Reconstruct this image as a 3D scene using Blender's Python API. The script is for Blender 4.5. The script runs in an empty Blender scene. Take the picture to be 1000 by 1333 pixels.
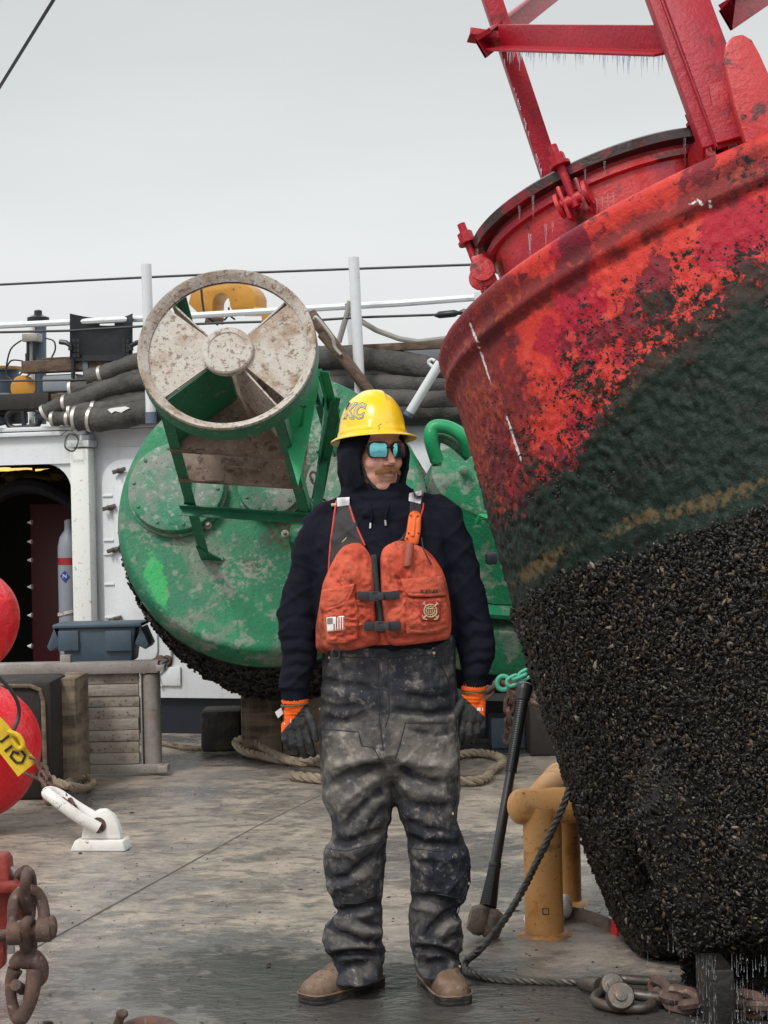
import bpy, math, random
import numpy as np
from mathutils import Vector, Matrix
random.seed(4); rng = np.random.default_rng(4)
R = math.radians; PI = math.pi
S = bpy.context.scene; COL = S.collection
# ---------------------------------------------------------------- camera, sky, sun, exposure
F = 2400.0; ROLL = R(-1.2)
cd = bpy.data.cameras.new('camera'); cam = bpy.data.objects.new('camera', cd); COL.objects.link(cam)
cd.sensor_fit = 'VERTICAL'; cd.sensor_height = 24; cd.lens = 24 * F / 1333; cd.clip_end = 4000; cd.clip_start = .1
CM = Matrix.Translation((0, 0, 1.5)) @ Matrix.Rotation(R(90), 4, 'X') @ Matrix.Rotation(ROLL, 4, 'Z')
cam.matrix_world = CM; S.camera = cam
S.view_settings.view_transform = 'Standard'; S.view_settings.look = 'None'
S.view_settings.exposure = 0.52; S.view_settings.gamma = 1.0; S.view_settings.use_curve_mapping = False
SUN_EL, SUN_AZ = 52, 215
wd = bpy.data.worlds.new('World'); S.world = wd; wd.use_nodes = True
nt = wd.node_tree; nt.nodes.clear()
wo = nt.nodes.new('ShaderNodeOutputWorld'); bg = nt.nodes.new('ShaderNodeBackground')
sky = nt.nodes.new('ShaderNodeTexSky'); sky.sky_type = 'NISHITA'; sky.sun_disc = False
sky.sun_elevation = R(SUN_EL); sky.sun_rotation = R(SUN_AZ); sky.dust_density = 3
hs = nt.nodes.new('ShaderNodeHueSaturation'); hs.inputs['Saturation'].default_value = .12; hs.inputs['Value'].default_value = 1.0
tc = nt.nodes.new('ShaderNodeTexCoord'); sx = nt.nodes.new('ShaderNodeSeparateXYZ')
rp = nt.nodes.new('ShaderNodeValToRGB')
for e, (p, c) in zip([rp.color_ramp.elements[0], rp.color_ramp.elements[1], rp.color_ramp.elements.new(.16), rp.color_ramp.elements.new(.34), rp.color_ramp.elements.new(.6)],
                     [(0, (5.75, 5.82, 5.82, 1)), (1, (19, 19.4, 19.8, 1)), (.13, (5.7, 5.82, 5.84, 1)), (.30, (4.4, 4.62, 4.70, 1)), (.62, (16, 16.4, 16.7, 1))]):
    e.position = p; e.color = c
ns = nt.nodes.new('ShaderNodeTexNoise'); ns.inputs['Scale'].default_value = 2.2; ns.inputs['Detail'].default_value = 5; ns.inputs['Roughness'].default_value = .45
mp = nt.nodes.new('ShaderNodeMapping'); mp.inputs['Scale'].default_value = (1, 1, 4.5)
mr = nt.nodes.new('ShaderNodeMapRange'); mr.inputs['From Min'].default_value = .3; mr.inputs['From Max'].default_value = .7
mr.inputs['To Min'].default_value = .92; mr.inputs['To Max'].default_value = 1.08
m1 = nt.nodes.new('ShaderNodeMix'); m1.data_type = 'RGBA'; m1.inputs[0].default_value = .9
m2 = nt.nodes.new('ShaderNodeVectorMath'); m2.operation = 'MULTIPLY'
L = nt.links.new
L(tc.outputs['Generated'], sx.inputs[0]); L(sx.outputs['Z'], rp.inputs[0])
L(tc.outputs['Generated'], mp.inputs[0]); L(mp.outputs[0], ns.inputs['Vector']); L(ns.outputs[0], mr.inputs[0])
L(sky.outputs[0], hs.inputs['Color']); L(hs.outputs[0], m1.inputs[6]); L(rp.outputs[0], m1.inputs[7])
L(m1.outputs[2], m2.inputs[0]); L(mr.outputs[0], m2.inputs[1]); L(m2.outputs[0], bg.inputs[0])
bg.inputs[1].default_value = .1
L(bg.outputs[0], wo.inputs[0])
sl = bpy.data.lights.new('sun', 'SUN'); sun = bpy.data.objects.new('sun', sl); COL.objects.link(sun)
sl.energy = 1.5; sl.angle = R(14); sl.color = (1, .965, .92)
az, el = R(SUN_AZ), R(SUN_EL)
sd = Vector((math.sin(az) * math.cos(el), math.cos(az) * math.cos(el), math.sin(el)))
sun.rotation_euler = sd.to_track_quat('Z', 'Y').to_euler(); sun.location = sd * 30
# ---------------------------------------------------------------- projection helpers (a pixel of the photo to a point at a true depth)
CR = CM.to_3x3(); CO = Vector((0, 0, 1.5))
def ray(px, py): return CR @ Vector(((px - 500) / F, -(py - 666.5) / F, -1))
def P(px, py, Y): d = ray(px, py); return CO + d * (Y / d.y)
def G(px, py, z=0.0): d = ray(px, py); return CO + d * ((z - 1.5) / d.z)
CI = np.array(CM.inverted())
def proj(v):
    v = np.asarray(v); q = v @ CI[:3, :3].T + CI[:3, 3]
    return 500 + F * q[:, 0] / -q[:, 2], 666.5 - F * q[:, 1] / -q[:, 2]
# ---------------------------------------------------------------- numpy noise
def _h(i):
    n = (i[..., 0].astype(np.int64) * 73856093) ^ (i[..., 1].astype(np.int64) * 19349663) ^ (i[..., 2].astype(np.int64) * 83492791)
    n = (n ^ (n >> 13)) * 1274126177 & 0x7fffffff
    return ((n ^ (n >> 16)) & 0xffff) / 32767.5 - 1
def vn(p):
    p = np.asarray(p, float); i = np.floor(p).astype(np.int64); f = p - i; f = f * f * (3 - 2 * f); r = 0
    for a in (0, 1):
        for b in (0, 1):
            for c in (0, 1):
                w = (f[:, 0] if a else 1 - f[:, 0]) * (f[:, 1] if b else 1 - f[:, 1]) * (f[:, 2] if c else 1 - f[:, 2])
                r = r + w * _h(i + np.array([a, b, c]))
    return r
def fbm(p, o=4, g=.5):
    p = np.asarray(p, float); r = 0; a = 1; t = 0
    for k in range(o): r = r + a * vn(p * 2 ** k + 17.3 * k); t += a; a *= g
    return r / t
# ---------------------------------------------------------------- geometry helpers
class Geo:
    def __init__(s): s.v = []; s.f = []
    def add(s, v, f, m=None):
        n = len(s.v)
        s.v += [tuple((m @ Vector(a)) if m else a) for a in v]
        s.f += [tuple(i + n for i in q) for q in f]; return s
    def box(s, c, d, m=None):
        x, y, z = [k / 2 for k in d]
        v = [(c[0] + a * x, c[1] + b * y, c[2] + e * z) for a in (-1, 1) for b in (-1, 1) for e in (-1, 1)]
        return s.add(v, [(0, 1, 3, 2), (4, 6, 7, 5), (0, 4, 5, 1), (2, 3, 7, 6), (0, 2, 6, 4), (1, 5, 7, 3)], m)
    def rings(s, rs, cap=True, m=None, close=False):
        n = len(rs[0]); v = [p for r in rs for p in r]; f = []
        K = len(rs)
        for k in range(K if close else K - 1):
            for j in range(n):
                a = k * n + j; b = k * n + (j + 1) % n; k2 = (k + 1) % K
                f.append((a, b, k2 * n + (j + 1) % n, k2 * n + j))
        if cap and not close: f += [tuple(range(n - 1, -1, -1)), tuple(range((K - 1) * n, K * n))]
        return s.add(v, f, m)
    def lathe(s, prof, seg=32, m=None, cap=True):
        return s.rings([[(r * math.cos(2 * PI * j / seg), r * math.sin(2 * PI * j / seg), z) for j in range(seg)] for r, z in prof], cap, m)
    def tube(s, pts, r, seg=8, close=False, cap=True, prof=None):
        pts = [Vector(p) for p in pts]; n = len(pts); T = []
        for i in range(n):
            a = pts[(i - 1) % n] if (close or i) else pts[0]; b = pts[(i + 1) % n] if (close or i < n - 1) else pts[-1]
            T.append((b - a).normalized())
        u = T[0].cross(Vector((0, 0, 1)));
        if u.length < .05: u = T[0].cross(Vector((0, 1, 0)))
        u.normalize(); rs = []
        for i in range(n):
            u = (u - T[i] * u.dot(T[i])).normalized(); w = T[i].cross(u)
            q = r[i] if isinstance(r, (list, tuple)) else r
            rs.append([tuple(pts[i] + (u * math.cos(2 * PI * j / seg) + w * math.sin(2 * PI * j / seg)) * q) for j in range(seg)])
        return s.rings(rs, cap, None, close)
    def beam(s, a, b, prof, side):
        a = Vector(a); b = Vector(b); t = (b - a).normalized(); u = Vector(side); u = (u - t * u.dot(t)).normalized(); w = t.cross(u)
        return s.rings([[tuple(p + u * x + w * y) for x, y in prof] for p in (a, b)], True)
    def prism(s, poly, z0, z1, m=None):
        return s.rings([[(x, y, z0) for x, y in poly], [(x, y, z1) for x, y in poly]], True, m)
    def ell(s, c, r, m=None, nu=16, nv=10):
        return s.rings([[(c[0] + r[0] * math.sin(t) * math.cos(a), c[1] + r[1] * math.sin(t) * math.sin(a), c[2] + r[2] * math.cos(t))
               for a in [2 * PI * j / nu for j in range(nu)]] for t in [max(.03, min(PI - .03, PI * k / nv)) for k in range(nv + 1)]], True, m)
def Lprof(w, h, t): return [(0, 0), (w, 0), (w, t), (t, t), (t, h), (0, h)]
def Bprof(w, h): return [(-w / 2, -h / 2), (w / 2, -h / 2), (w / 2, h / 2), (-w / 2, h / 2)]
def spline(pts, n=8):
    pts = [Vector(p) for p in pts]; out = []; N = len(pts)
    for i in range(N - 1):
        a, b, c, d = pts[max(i - 1, 0)], pts[i], pts[i + 1], pts[min(i + 2, N - 1)]
        for k in range(n):
            t = k / n
            out.append(.5 * ((2 * b) + (c - a) * t + (2 * a - 5 * b + 4 * c - d) * t * t + (3 * b - a - 3 * c + d) * t ** 3))
    out.append(pts[-1]); return out
def frame(o, z, x=(1, 0, 0)):
    z = Vector(z).normalized(); x = Vector(x); x = (x - z * x.dot(z)).normalized(); y = z.cross(x)
    m = Matrix((x, y, z)).transposed().to_4x4(); m.translation = Vector(o); return m
WM = {}
def obj(name, g, mat, parent=None, mw=None, local=False, bevel=0, smooth=True, label=None, cat=None, group=None, kind=None, mesh=None, ang=40):
    if mesh is None:
        v = g.v
        if mw is None and not local:
            if parent is not None: im = WM[parent].inverted(); v = [im @ Vector(a) for a in v]
            else:
                A = np.array(v); c = Vector(((A[:, 0].min() + A[:, 0].max()) / 2, (A[:, 1].min() + A[:, 1].max()) / 2, A[:, 2].min()))
                mw = Matrix.Translation(c); v = [Vector(a) - c for a in v]
        me = bpy.data.meshes.new(name); me.from_pydata([tuple(a) for a in v], [], g.f)
        import bmesh
        bm = bmesh.new(); bm.from_mesh(me); bmesh.ops.recalc_face_normals(bm, faces=bm.faces)
        if bevel:
            ed = [e for e in bm.edges if len(e.link_faces) == 2 and e.calc_face_angle(0) > .6]
            bmesh.ops.bevel(bm, geom=ed, offset=bevel, segments=2, affect='EDGES', profile=.5)
        for f in bm.faces: f.smooth = smooth
        for e in bm.edges:
            if len(e.link_faces) == 2 and e.calc_face_angle(0) > R(ang): e.smooth = False
        bm.to_mesh(me); bm.free()
        if isinstance(mat, (list, tuple)):
            for q in mat: me.materials.append(q)
        elif mat: me.materials.append(mat)
    else: me = mesh
    o = bpy.data.objects.new(name, me); COL.objects.link(o)
    PW = WM[parent] if parent is not None else Matrix()
    if parent is not None: o.parent = parent
    o.matrix_basis = PW.inverted() @ mw if mw is not None else Matrix()
    WM[o] = mw if mw is not None else PW
    tag(o, label, cat, group, kind); return o
def tag(o, label=None, cat=None, group=None, kind=None):
    for k, x in (('label', label), ('category', cat), ('group', group), ('kind', kind)):
        if x: o[k] = x
    return o
def thing(name, m, label, cat, group=None):
    if not isinstance(m, Matrix): m = Matrix.Translation(Vector(m))
    o = bpy.data.objects.new(name, None); COL.objects.link(o); o.matrix_world = m; o.empty_display_size = .1; WM[o] = m
    return tag(o, label, cat, group)
def remesh(g, vox, sm=4, fac=.5):
    me = bpy.data.meshes.new('t'); me.from_pydata([tuple(a) for a in g.v], [], g.f)
    import bmesh
    bm = bmesh.new(); bm.from_mesh(me); bmesh.ops.recalc_face_normals(bm, faces=bm.faces); bm.to_mesh(me); bm.free()
    o = bpy.data.objects.new('t', me); COL.objects.link(o)
    q = o.modifiers.new('r', 'REMESH'); q.mode = 'VOXEL'; q.voxel_size = vox
    if sm: q = o.modifiers.new('s', 'SMOOTH'); q.factor = fac; q.iterations = sm
    dg = bpy.context.evaluated_depsgraph_get(); dg.update()
    r = bpy.data.meshes.new_from_object(o.evaluated_get(dg)); bpy.data.objects.remove(o); bpy.data.meshes.remove(me); return r
def getv(me):
    n = len(me.vertices); a = np.empty(n * 3); me.vertices.foreach_get('co', a); b = np.empty(n * 3)
    me.vertices.foreach_get('normal', b); return a.reshape(-1, 3), b.reshape(-1, 3)
def setv(me, a): me.vertices.foreach_set('co', a.ravel()); me.update()
def strokes(px, py, ss):
    """sum of drawn creases: (amp, width, [(x,y)...]) -> height at each vertex"""
    h = np.zeros(len(px))
    for amp, w, pl in ss:
        best = np.full(len(px), 1e9); tp = np.zeros(len(px)); n = len(pl) - 1
        x0 = min(p[0] for p in pl) - 4 * w; x1 = max(p[0] for p in pl) + 4 * w; y0 = min(p[1] for p in pl) - 4 * w; y1 = max(p[1] for p in pl) + 4 * w
        ix = np.where((px > x0) & (px < x1) & (py > y0) & (py < y1))[0]
        if not len(ix): continue
        X, Y = px[ix], py[ix]; best = np.full(len(ix), 1e9); tp = np.zeros(len(ix))
        for k in range(n):
            ax, ay = pl[k]; bx, by = pl[k + 1]; dx, dy = bx - ax, by - ay; q = dx * dx + dy * dy + 1e-9
            t = np.clip(((X - ax) * dx + (Y - ay) * dy) / q, 0, 1); d = np.hypot(X - ax - t * dx, Y - ay - t * dy)
            c = d < best; best[c] = d[c]; tp[c] = (k + t[c]) / n
        h[ix] += amp * np.exp(-(best / w) ** 2) * np.minimum(1, 4 * np.minimum(tp, 1 - tp) + .25)
    return h
def finish(name, me, mat, parent, shade=True):
    """world-space mesh datablock -> child object"""
    im = np.array(WM[parent].inverted()); n = len(me.vertices); a = np.empty(n * 3); me.vertices.foreach_get('co', a)
    a = a.reshape(-1, 3) @ im[:3, :3].T + im[:3, 3]; me.vertices.foreach_set('co', a.ravel())
    me.materials.clear(); me.materials.append(mat); me.polygons.foreach_set('use_smooth', [True] * len(me.polygons)); me.update()
    return obj(name, None, None, parent, mesh=me)
def textgeo(txt, size, font_extr=0.0):
    c = bpy.data.curves.new('t', 'FONT'); c.body = txt; c.size = size; c.extrude = font_extr; c.align_x = 'CENTER'; c.align_y = 'CENTER'; c.resolution_u = 3
    o = bpy.data.objects.new('t', c); COL.objects.link(o); dg = bpy.context.evaluated_depsgraph_get(); dg.update()
    m = bpy.data.meshes.new_from_object(o.evaluated_get(dg)); g = Geo()
    g.add([tuple(v.co) for v in m.vertices], [tuple(p.vertices) for p in m.polygons]); bpy.data.objects.remove(o); return g
# ---------------------------------------------------------------- materials
def mat(name, col, rough=.6, metal=0, lay=(), bump=(), rv=None, spec=.4, attr=None, coat=0, sss=0, sheen=0, emit=None):
    """lay: (scale|(sx,sy,sz), lo, hi, colour, strength[, roughness]) noise-masked coats of another colour; bump: (scale, height[, stretch])"""
    m = bpy.data.materials.new(name); m.use_nodes = True; t = m.node_tree; b = t.nodes['Principled BSDF']; N = t.nodes.new; K = t.links.new
    tc = N('ShaderNodeTexCoord'); oi = N('ShaderNodeObjectInfo'); vm = N('ShaderNodeVectorMath'); vm.operation = 'ADD'
    s0 = N('ShaderNodeVectorMath'); s0.operation = 'SCALE'; cx = N('ShaderNodeCombineXYZ')
    for i in range(3): K(oi.outputs['Random'], cx.inputs[i])
    K(cx.outputs[0], s0.inputs[0]); s0.inputs['Scale'].default_value = 7.0
    K(tc.outputs['Object'], vm.inputs[0]); K(s0.outputs[0], vm.inputs[1])
    def mapped(sc, off):
        q = N('ShaderNodeMapping'); q.inputs['Scale'].default_value = sc if isinstance(sc, (tuple, list)) else (sc,) * 3
        q.inputs['Location'].default_value = (off, off * 1.7, off * .6); K(vm.outputs[0], q.inputs[0]); return q
    c = N('ShaderNodeRGB'); c.outputs[0].default_value = (*col, 1); cur = c.outputs[0]
    rr = N('ShaderNodeValue'); rr.outputs[0].default_value = rough; cr = rr.outputs[0]
    for i, l in enumerate(lay):
        sc, lo, hi, lc, st = l[:5]; q = mapped(sc, 3.1 * i + 1); n = N('ShaderNodeTexNoise'); n.inputs['Scale'].default_value = 1; n.inputs['Detail'].default_value = 7
        n.inputs['Roughness'].default_value = .62; n.inputs['Distortion'].default_value = .25; K(q.outputs[0], n.inputs['Vector'])
        r = N('ShaderNodeMapRange'); r.inputs['From Min'].default_value = lo; r.inputs['From Max'].default_value = hi; r.inputs['To Max'].default_value = st
        K(n.outputs[0], r.inputs[0]); x = N('ShaderNodeMix'); x.data_type = 'RGBA'; K(r.outputs[0], x.inputs[0]); K(cur, x.inputs[6]); x.inputs[7].default_value = (*lc, 1); cur = x.outputs[2]
        if len(l) > 5:
            y = N('ShaderNodeMix'); K(r.outputs[0], y.inputs[0]); K(cr, y.inputs[2]); y.inputs[3].default_value = l[5]; cr = y.outputs[0]
    K(cur, b.inputs['Base Color']); K(cr, b.inputs['Roughness']); b.inputs['Metallic'].default_value = metal; b.inputs['Specular IOR Level'].default_value = spec
    if coat: b.inputs['Coat Weight'].default_value = coat; b.inputs['Coat Roughness'].default_value = .12
    if sss: b.inputs['Subsurface Weight'].default_value = sss; b.inputs['Subsurface Radius'].default_value = (.01, .004, .002)
    if sheen: b.inputs['Sheen Weight'].default_value = sheen
    if emit: b.inputs['Emission Color'].default_value = (*emit[0], 1); b.inputs['Emission Strength'].default_value = emit[1]
    nrm = None
    for i, l in enumerate(bump):
        q = mapped(l[0], 9.7 * i + 2); n = N('ShaderNodeTexNoise'); n.inputs['Scale'].default_value = 1; n.inputs['Detail'].default_value = 5; n.inputs['Roughness'].default_value = .6
        K(q.outputs[0], n.inputs['Vector']); u = N('ShaderNodeBump'); u.inputs['Strength'].default_value = 1; u.inputs['Distance'].default_value = l[1]
        K(n.outputs[0], u.inputs['Height'])
        if nrm: K(nrm, u.inputs['Normal'])
        nrm = u.outputs[0]
    if nrm: K(nrm, b.inputs['Normal'])
    m['cur'] = 0; return m
def nodes(m): return m.node_tree, m.node_tree.nodes['Principled BSDF'], m.node_tree.nodes.new, m.node_tree.links.new
def overlay(m, fac_builder, col, rough=None):
    """mix another colour over a material's base by a factor socket made by fac_builder"""
    t, b, N, K = nodes(m); f = fac_builder(t, N, K); l = b.inputs['Base Color'].links[0].from_socket
    x = N('ShaderNodeMix'); x.data_type = 'RGBA'; K(f, x.inputs[0]); K(l, x.inputs[6]); x.inputs[7].default_value = (*col, 1); K(x.outputs[2], b.inputs['Base Color'])
    if rough is not None:
        l = b.inputs['Roughness'].links[0].from_socket; y = N('ShaderNodeMix'); K(f, y.inputs[0]); K(l, y.inputs[2]); y.inputs[3].default_value = rough; K(y.outputs[0], b.inputs['Roughness'])
def attr_fac(name, scale=60, amp=.5, lo=.4, hi=.6, st=1.0, detail=8):
    def f(t, N, K):
        a = N('ShaderNodeAttribute'); a.attribute_name = name; tc = N('ShaderNodeTexCoord'); n = N('ShaderNodeTexNoise'); n.inputs['Scale'].default_value = scale
        n.inputs['Detail'].default_value = detail; n.inputs['Roughness'].default_value = .65; K(tc.outputs['Object'], n.inputs['Vector'])
        s = N('ShaderNodeMath'); s.operation = 'MULTIPLY_ADD'; K(n.outputs[0], s.inputs[0]); s.inputs[1].default_value = amp * 2; s.inputs[2].default_value = -amp
        d = N('ShaderNodeMath'); d.operation = 'ADD'; K(a.outputs['Fac'], d.inputs[0]); K(s.outputs[0], d.inputs[1])
        r = N('ShaderNodeMapRange'); r.inputs['From Min'].default_value = lo; r.inputs['From Max'].default_value = hi; r.inputs['To Max'].default_value = st; K(d.outputs[0], r.inputs[0])
        return r.outputs[0]
    return f
def setattr_(me, name, val):
    a = me.attributes.new(name, 'FLOAT', 'POINT'); a.data.foreach_set('value', np.asarray(val, dtype=np.float32))
m_white = mat('white_paint', (.66, .68, .70), .42, lay=[(1.3, .45, .75, (.5, .52, .52), .6), ((9, 9, 1.2), .58, .75, (.42, .38, .33), .35), (30, .66, .74, (.3, .2, .13), .5)], bump=[(5, .006), (60, .001)])
m_white2 = mat('chipped_white_paint', (.72, .70, .66), .5, lay=[(9, .5, .7, (.5, .46, .38), .6), (26, .62, .68, (.12, .1, .09), .9)], bump=[(40, .003)])
m_post = mat('stanchion_paint', (.62, .64, .65), .45, lay=[(12, .55, .75, (.4, .37, .33), .5)])
m_bluegrey = mat('blue_grey_paint', (.09, .13, .17), .5)
m_navy = mat('navy_base_paint', (.008, .010, .018), .5)
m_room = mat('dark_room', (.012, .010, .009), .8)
m_cable = mat('dark_cable', (.02, .022, .025), .5)
m_black = mat('black_plastic', (.014, .016, .02), .38, lay=[(20, .5, .8, (.04, .04, .045), .5)])
m_hose = mat('wrapped_hose', (.075, .070, .064), .75, lay=[(5, .45, .7, (.02, .02, .02), .8), (14, .5, .75, (.11, .10, .085), .6)], bump=[((8, 8, 8), .02), (26, .008), (80, .003)])
m_band = mat('metal_band', (.5, .48, .44), .4, .7)
m_wood = mat('weathered_wood', (.24, .185, .125), .8, lay=[((3, 3, 18), .42, .62, (.055, .042, .03), .85), ((22, 22, 3), .5, .7, (.27, .23, .17), .6), (9, .58, .7, (.02, .018, .015), .8)], bump=[((30, 30, 4), .006), (90, .002)])
m_wooddark = mat('tarred_wood', (.022, .019, .016), .7, lay=[(8, .55, .75, (.10, .08, .055), .6)], bump=[((25, 25, 5), .008)])
m_plank = mat('brown_plank', (.12, .075, .05), .8, lay=[((3, 22, 22), .42, .62, (.04, .028, .02), .8), (7, .55, .75, (.24, .18, .13), .7)], bump=[((4, 40, 40), .005)])
m_alu = mat('dirty_aluminium', (.33, .31, .28), .5, .35, lay=[(6, .45, .7, (.2, .165, .13), .75, .75), (45, .62, .68, (.05, .04, .035), .8, .8), ((2, 2, 14), .55, .75, (.42, .4, .37), .5)], bump=[(50, .0015)])
m_bin = mat('blue_grey_bin', (.055, .085, .115), .5, lay=[(9, .5, .8, (.10, .13, .15), .5)], bump=[(40, .001)])
m_rope = mat('tan_rope', (.27, .22, .155), .85, lay=[(9, .45, .7, (.12, .09, .06), .8)], bump=[(200, .002)])
m_grope = mat('grey_rope', (.27, .26, .24), .85)
m_rust = mat('rusty_iron', (.090, .055, .045), .7, .15, lay=[(18, .47, .65, (.16, .080, .052), .6), (40, .58, .68, (.30, .235, .20), .6), (11, .55, .7, (.035, .026, .024), .8)], bump=[(45, .004), (150, .0015)])
m_steel = mat('dark_wet_steel', (.10, .095, .085), .42, .6, lay=[(25, .45, .65, (.12, .07, .045), .7), (50, .58, .7, (.27, .25, .22), .6)], bump=[(60, .002)])
m_wire = mat('wire_rope_steel', (.085, .08, .072), .5, .5, lay=[(30, .5, .7, (.05, .035, .025), .8)])
m_orange = mat('orange_bollard_paint', (.62, .30, .095), .5, lay=[(3, .45, .75, (.70, .42, .20), .7), ((4, 4, 14), .57, .66, (.16, .07, .035), .75), (12, .57, .64, (.42, .17, .05), .7), (34, .655, .70, (.06, .03, .02), .95), (70, .63, .68, (.10, .05, .02), .7)], bump=[(30, .002), (120, .001)])
m_ochre = mat('ochre_paint', (.50, .24, .035), .5, lay=[(5, .45, .7, (.36, .16, .025), .7), (30, .62, .7, (.06, .03, .02), .8)])
m_fender = mat('red_vinyl', (.74, .010, .024), .36, lay=[(3, .45, .75, (.62, .010, .02), .7), (7, .6, .75, (.75, .12, .12), .35), ((14, 14, 5), .66, .72, (.8, .5, .5), .4)], bump=[(3, .05), (9, .012), (40, .002)], coat=.1)
m_redpaint = mat('red_steel_paint', (.34, .008, .020), .42, spec=.3, lay=[(3, .42, .68, (.25, .008, .02), .75), (9, .6, .72, (.06, .008, .012), .8), (5, .60, .72, (.50, .03, .03), .7)], bump=[(22, .0025), (60, .003)])
m_redtop = mat('red_collar_paint', (.46, .025, .028), .42, lay=[(2.5, .5, .6, (.30, .01, .03), .8), (7, .60, .66, (.05, .018, .015), .9), (28, .62, .68, (.03, .012, .01), .9)], bump=[(14, .008), (70, .003)], coat=.2)
m_flange = mat('grimy_flange', (.035, .022, .02), .5, lay=[(7, .5, .58, (.22, .012, .02), .9)], bump=[(40, .006)], coat=.3)
m_redold = mat('old_red_paint', (.23, .028, .018), .55, lay=[(9, .5, .65, (.10, .02, .015), .8), (30, .6, .7, (.05, .03, .03), .8)], bump=[(50, .003)])
m_ice = bpy.data.materials.new('ice'); m_ice.use_nodes = True; b_ = m_ice.node_tree.nodes['Principled BSDF']
b_.inputs['Base Color'].default_value = (.9, .95, 1, 1); b_.inputs['Transmission Weight'].default_value = .95; b_.inputs['Roughness'].default_value = .08; b_.inputs['IOR'].default_value = 1.31
m_green = mat('green_buoy_paint', (.008, .185, .075), .48, spec=.3, lay=[(1.6, .47, .58, (.020, .15, .075), .8), (2.4, .52, .60, (.17, .20, .16), .85, .8), (2.2, .55, .66, (.075, .06, .05), .8, .8), (11, .55, .62, (.25, .27, .23), .7, .85), (30, .55, .62, (.015, .13, .07), .7), (70, .60, .66, (.03, .035, .03), .7)], bump=[(6, .01), (40, .006), (130, .002)])
m_slat = mat('weathered_slat', (.27, .235, .195), .75, lay=[((2, 10, 10), .45, .62, (.36, .33, .29), .7), (7, .52, .66, (.13, .10, .075), .8), (50, .6, .67, (.05, .04, .03), .9)], bump=[((8, 60, 60), .003), (60, .002)])
m_wetdark = mat('wet_dark_timber', (.011, .010, .009), .35, lay=[(10, .5, .7, (.03, .024, .018), .7)], bump=[(30, .006)])
m_hatch = mat('worn_hatch_paint', (.012, .17, .08), .55, lay=[(1.8, .44, .54, (.22, .225, .20), .9, .85), (9, .5, .6, (.07, .22, .13), .7), (22, .55, .63, (.33, .34, .31), .7, .85), (60, .60, .66, (.03, .04, .03), .8)], bump=[(20, .006), (80, .003)])
m_greenleg = mat('green_leg_paint', (.012, .16, .075), .45, lay=[(6, .5, .65, (.02, .10, .055), .8), (22, .6, .68, (.25, .27, .22), .6)], bump=[(50, .003)])
m_beige = mat('guano_crust', (.47, .43, .38), .85, lay=[(3.5, .48, .62, (.26, .16, .09), .75), (16, .5, .6, (.50, .48, .44), .7), (40, .55, .62, (.17, .12, .08), .8), (100, .6, .66, (.06, .05, .04), .8)], bump=[(25, .006), (90, .004)])
m_brown = mat('dirty_brown_plate', (.17, .115, .085), .8, lay=[(6, .45, .6, (.27, .22, .18), .8), (20, .55, .62, (.07, .045, .035), .8), (60, .6, .68, (.35, .32, .28), .7)], bump=[(30, .006), (100, .003)])
m_teal = mat('teal_shackle', (.06, .36, .23), .45)
m_rubber = mat('ribbed_rubber', (.014, .014, .016), .42)
m_mud = mat('muddy_head', (.15, .115, .085), .6, lay=[(18, .5, .6, (.05, .04, .03), .8)], bump=[(40, .006)])
m_grey = mat('grey_gas_cylinder', (.22, .24, .27), .45, lay=[(6, .5, .75, (.16, .17, .19), .7)])
m_redband = mat('red_band', (.28, .01, .015), .5)
m_yellow = mat('yellow_webbing', (.62, .42, .015), .6, lay=[(12, .5, .7, (.35, .22, .02), .6)], bump=[((80, 80, 8), .002)])
m_ink = mat('black_print', (.012, .012, .012), .6)
m_lamp = mat('lamp_glow', (.9, .7, .2), .5, emit=((1, .66, .22), .8))
m_blue = mat('blue_label', (.02, .05, .28), .5)
m_labelw = mat('white_print', (.75, .75, .72), .6)

overlay(m_green, attr_fac('rustzone', 26, .8, .55, .85, .85), (.085, .055, .038), .8)
overlay(m_green, attr_fac('greyzone', 34, .9, .55, .80, .8), (.27, .28, .24), .85)
overlay(m_green, attr_fac('brightzone', 20, .5, .5, .62, .9), (.012, .33, .08), .4)
# ================================================================ SETTING
# ---- deck
m_deck = mat('wet_steel_deck', (.27, .232, .195), .40,
    lay=[(1.3, .46, .56, (.18, .165, .15), .8, .26), (3.2, .48, .60, (.39, .325, .26), .75, .45), ((7, 10, 1), .50, .60, (.11, .095, .08), .7, .35),
         ((16, 24, 1), .54, .62, (.40, .34, .27), .5, .6), (38, .58, .66, (.06, .05, .042), .7, .4), (70, .665, .70, (.02, .018, .015), .9)],
    bump=[(4, .014), (22, .006), (110, .0018)])
xs = np.concatenate([np.linspace(-9, -3.2, 6), np.linspace(-3.1, 3.1, 160), np.linspace(3.2, 9, 6)]); ys = np.concatenate([np.linspace(-6, 4.2, 6), np.linspace(4.3, 13.2, 230), np.linspace(13.4, 40, 6)])
GX, GY = np.meshgrid(xs, ys, indexing='ij'); pts_ = np.stack([GX.ravel(), GY.ravel(), 0 * GX.ravel()], 1)
wet = np.zeros(len(pts_)) + .24 + .20 * np.clip((6.9 - pts_[:, 1]) / 1.2, 0, 1)
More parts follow.
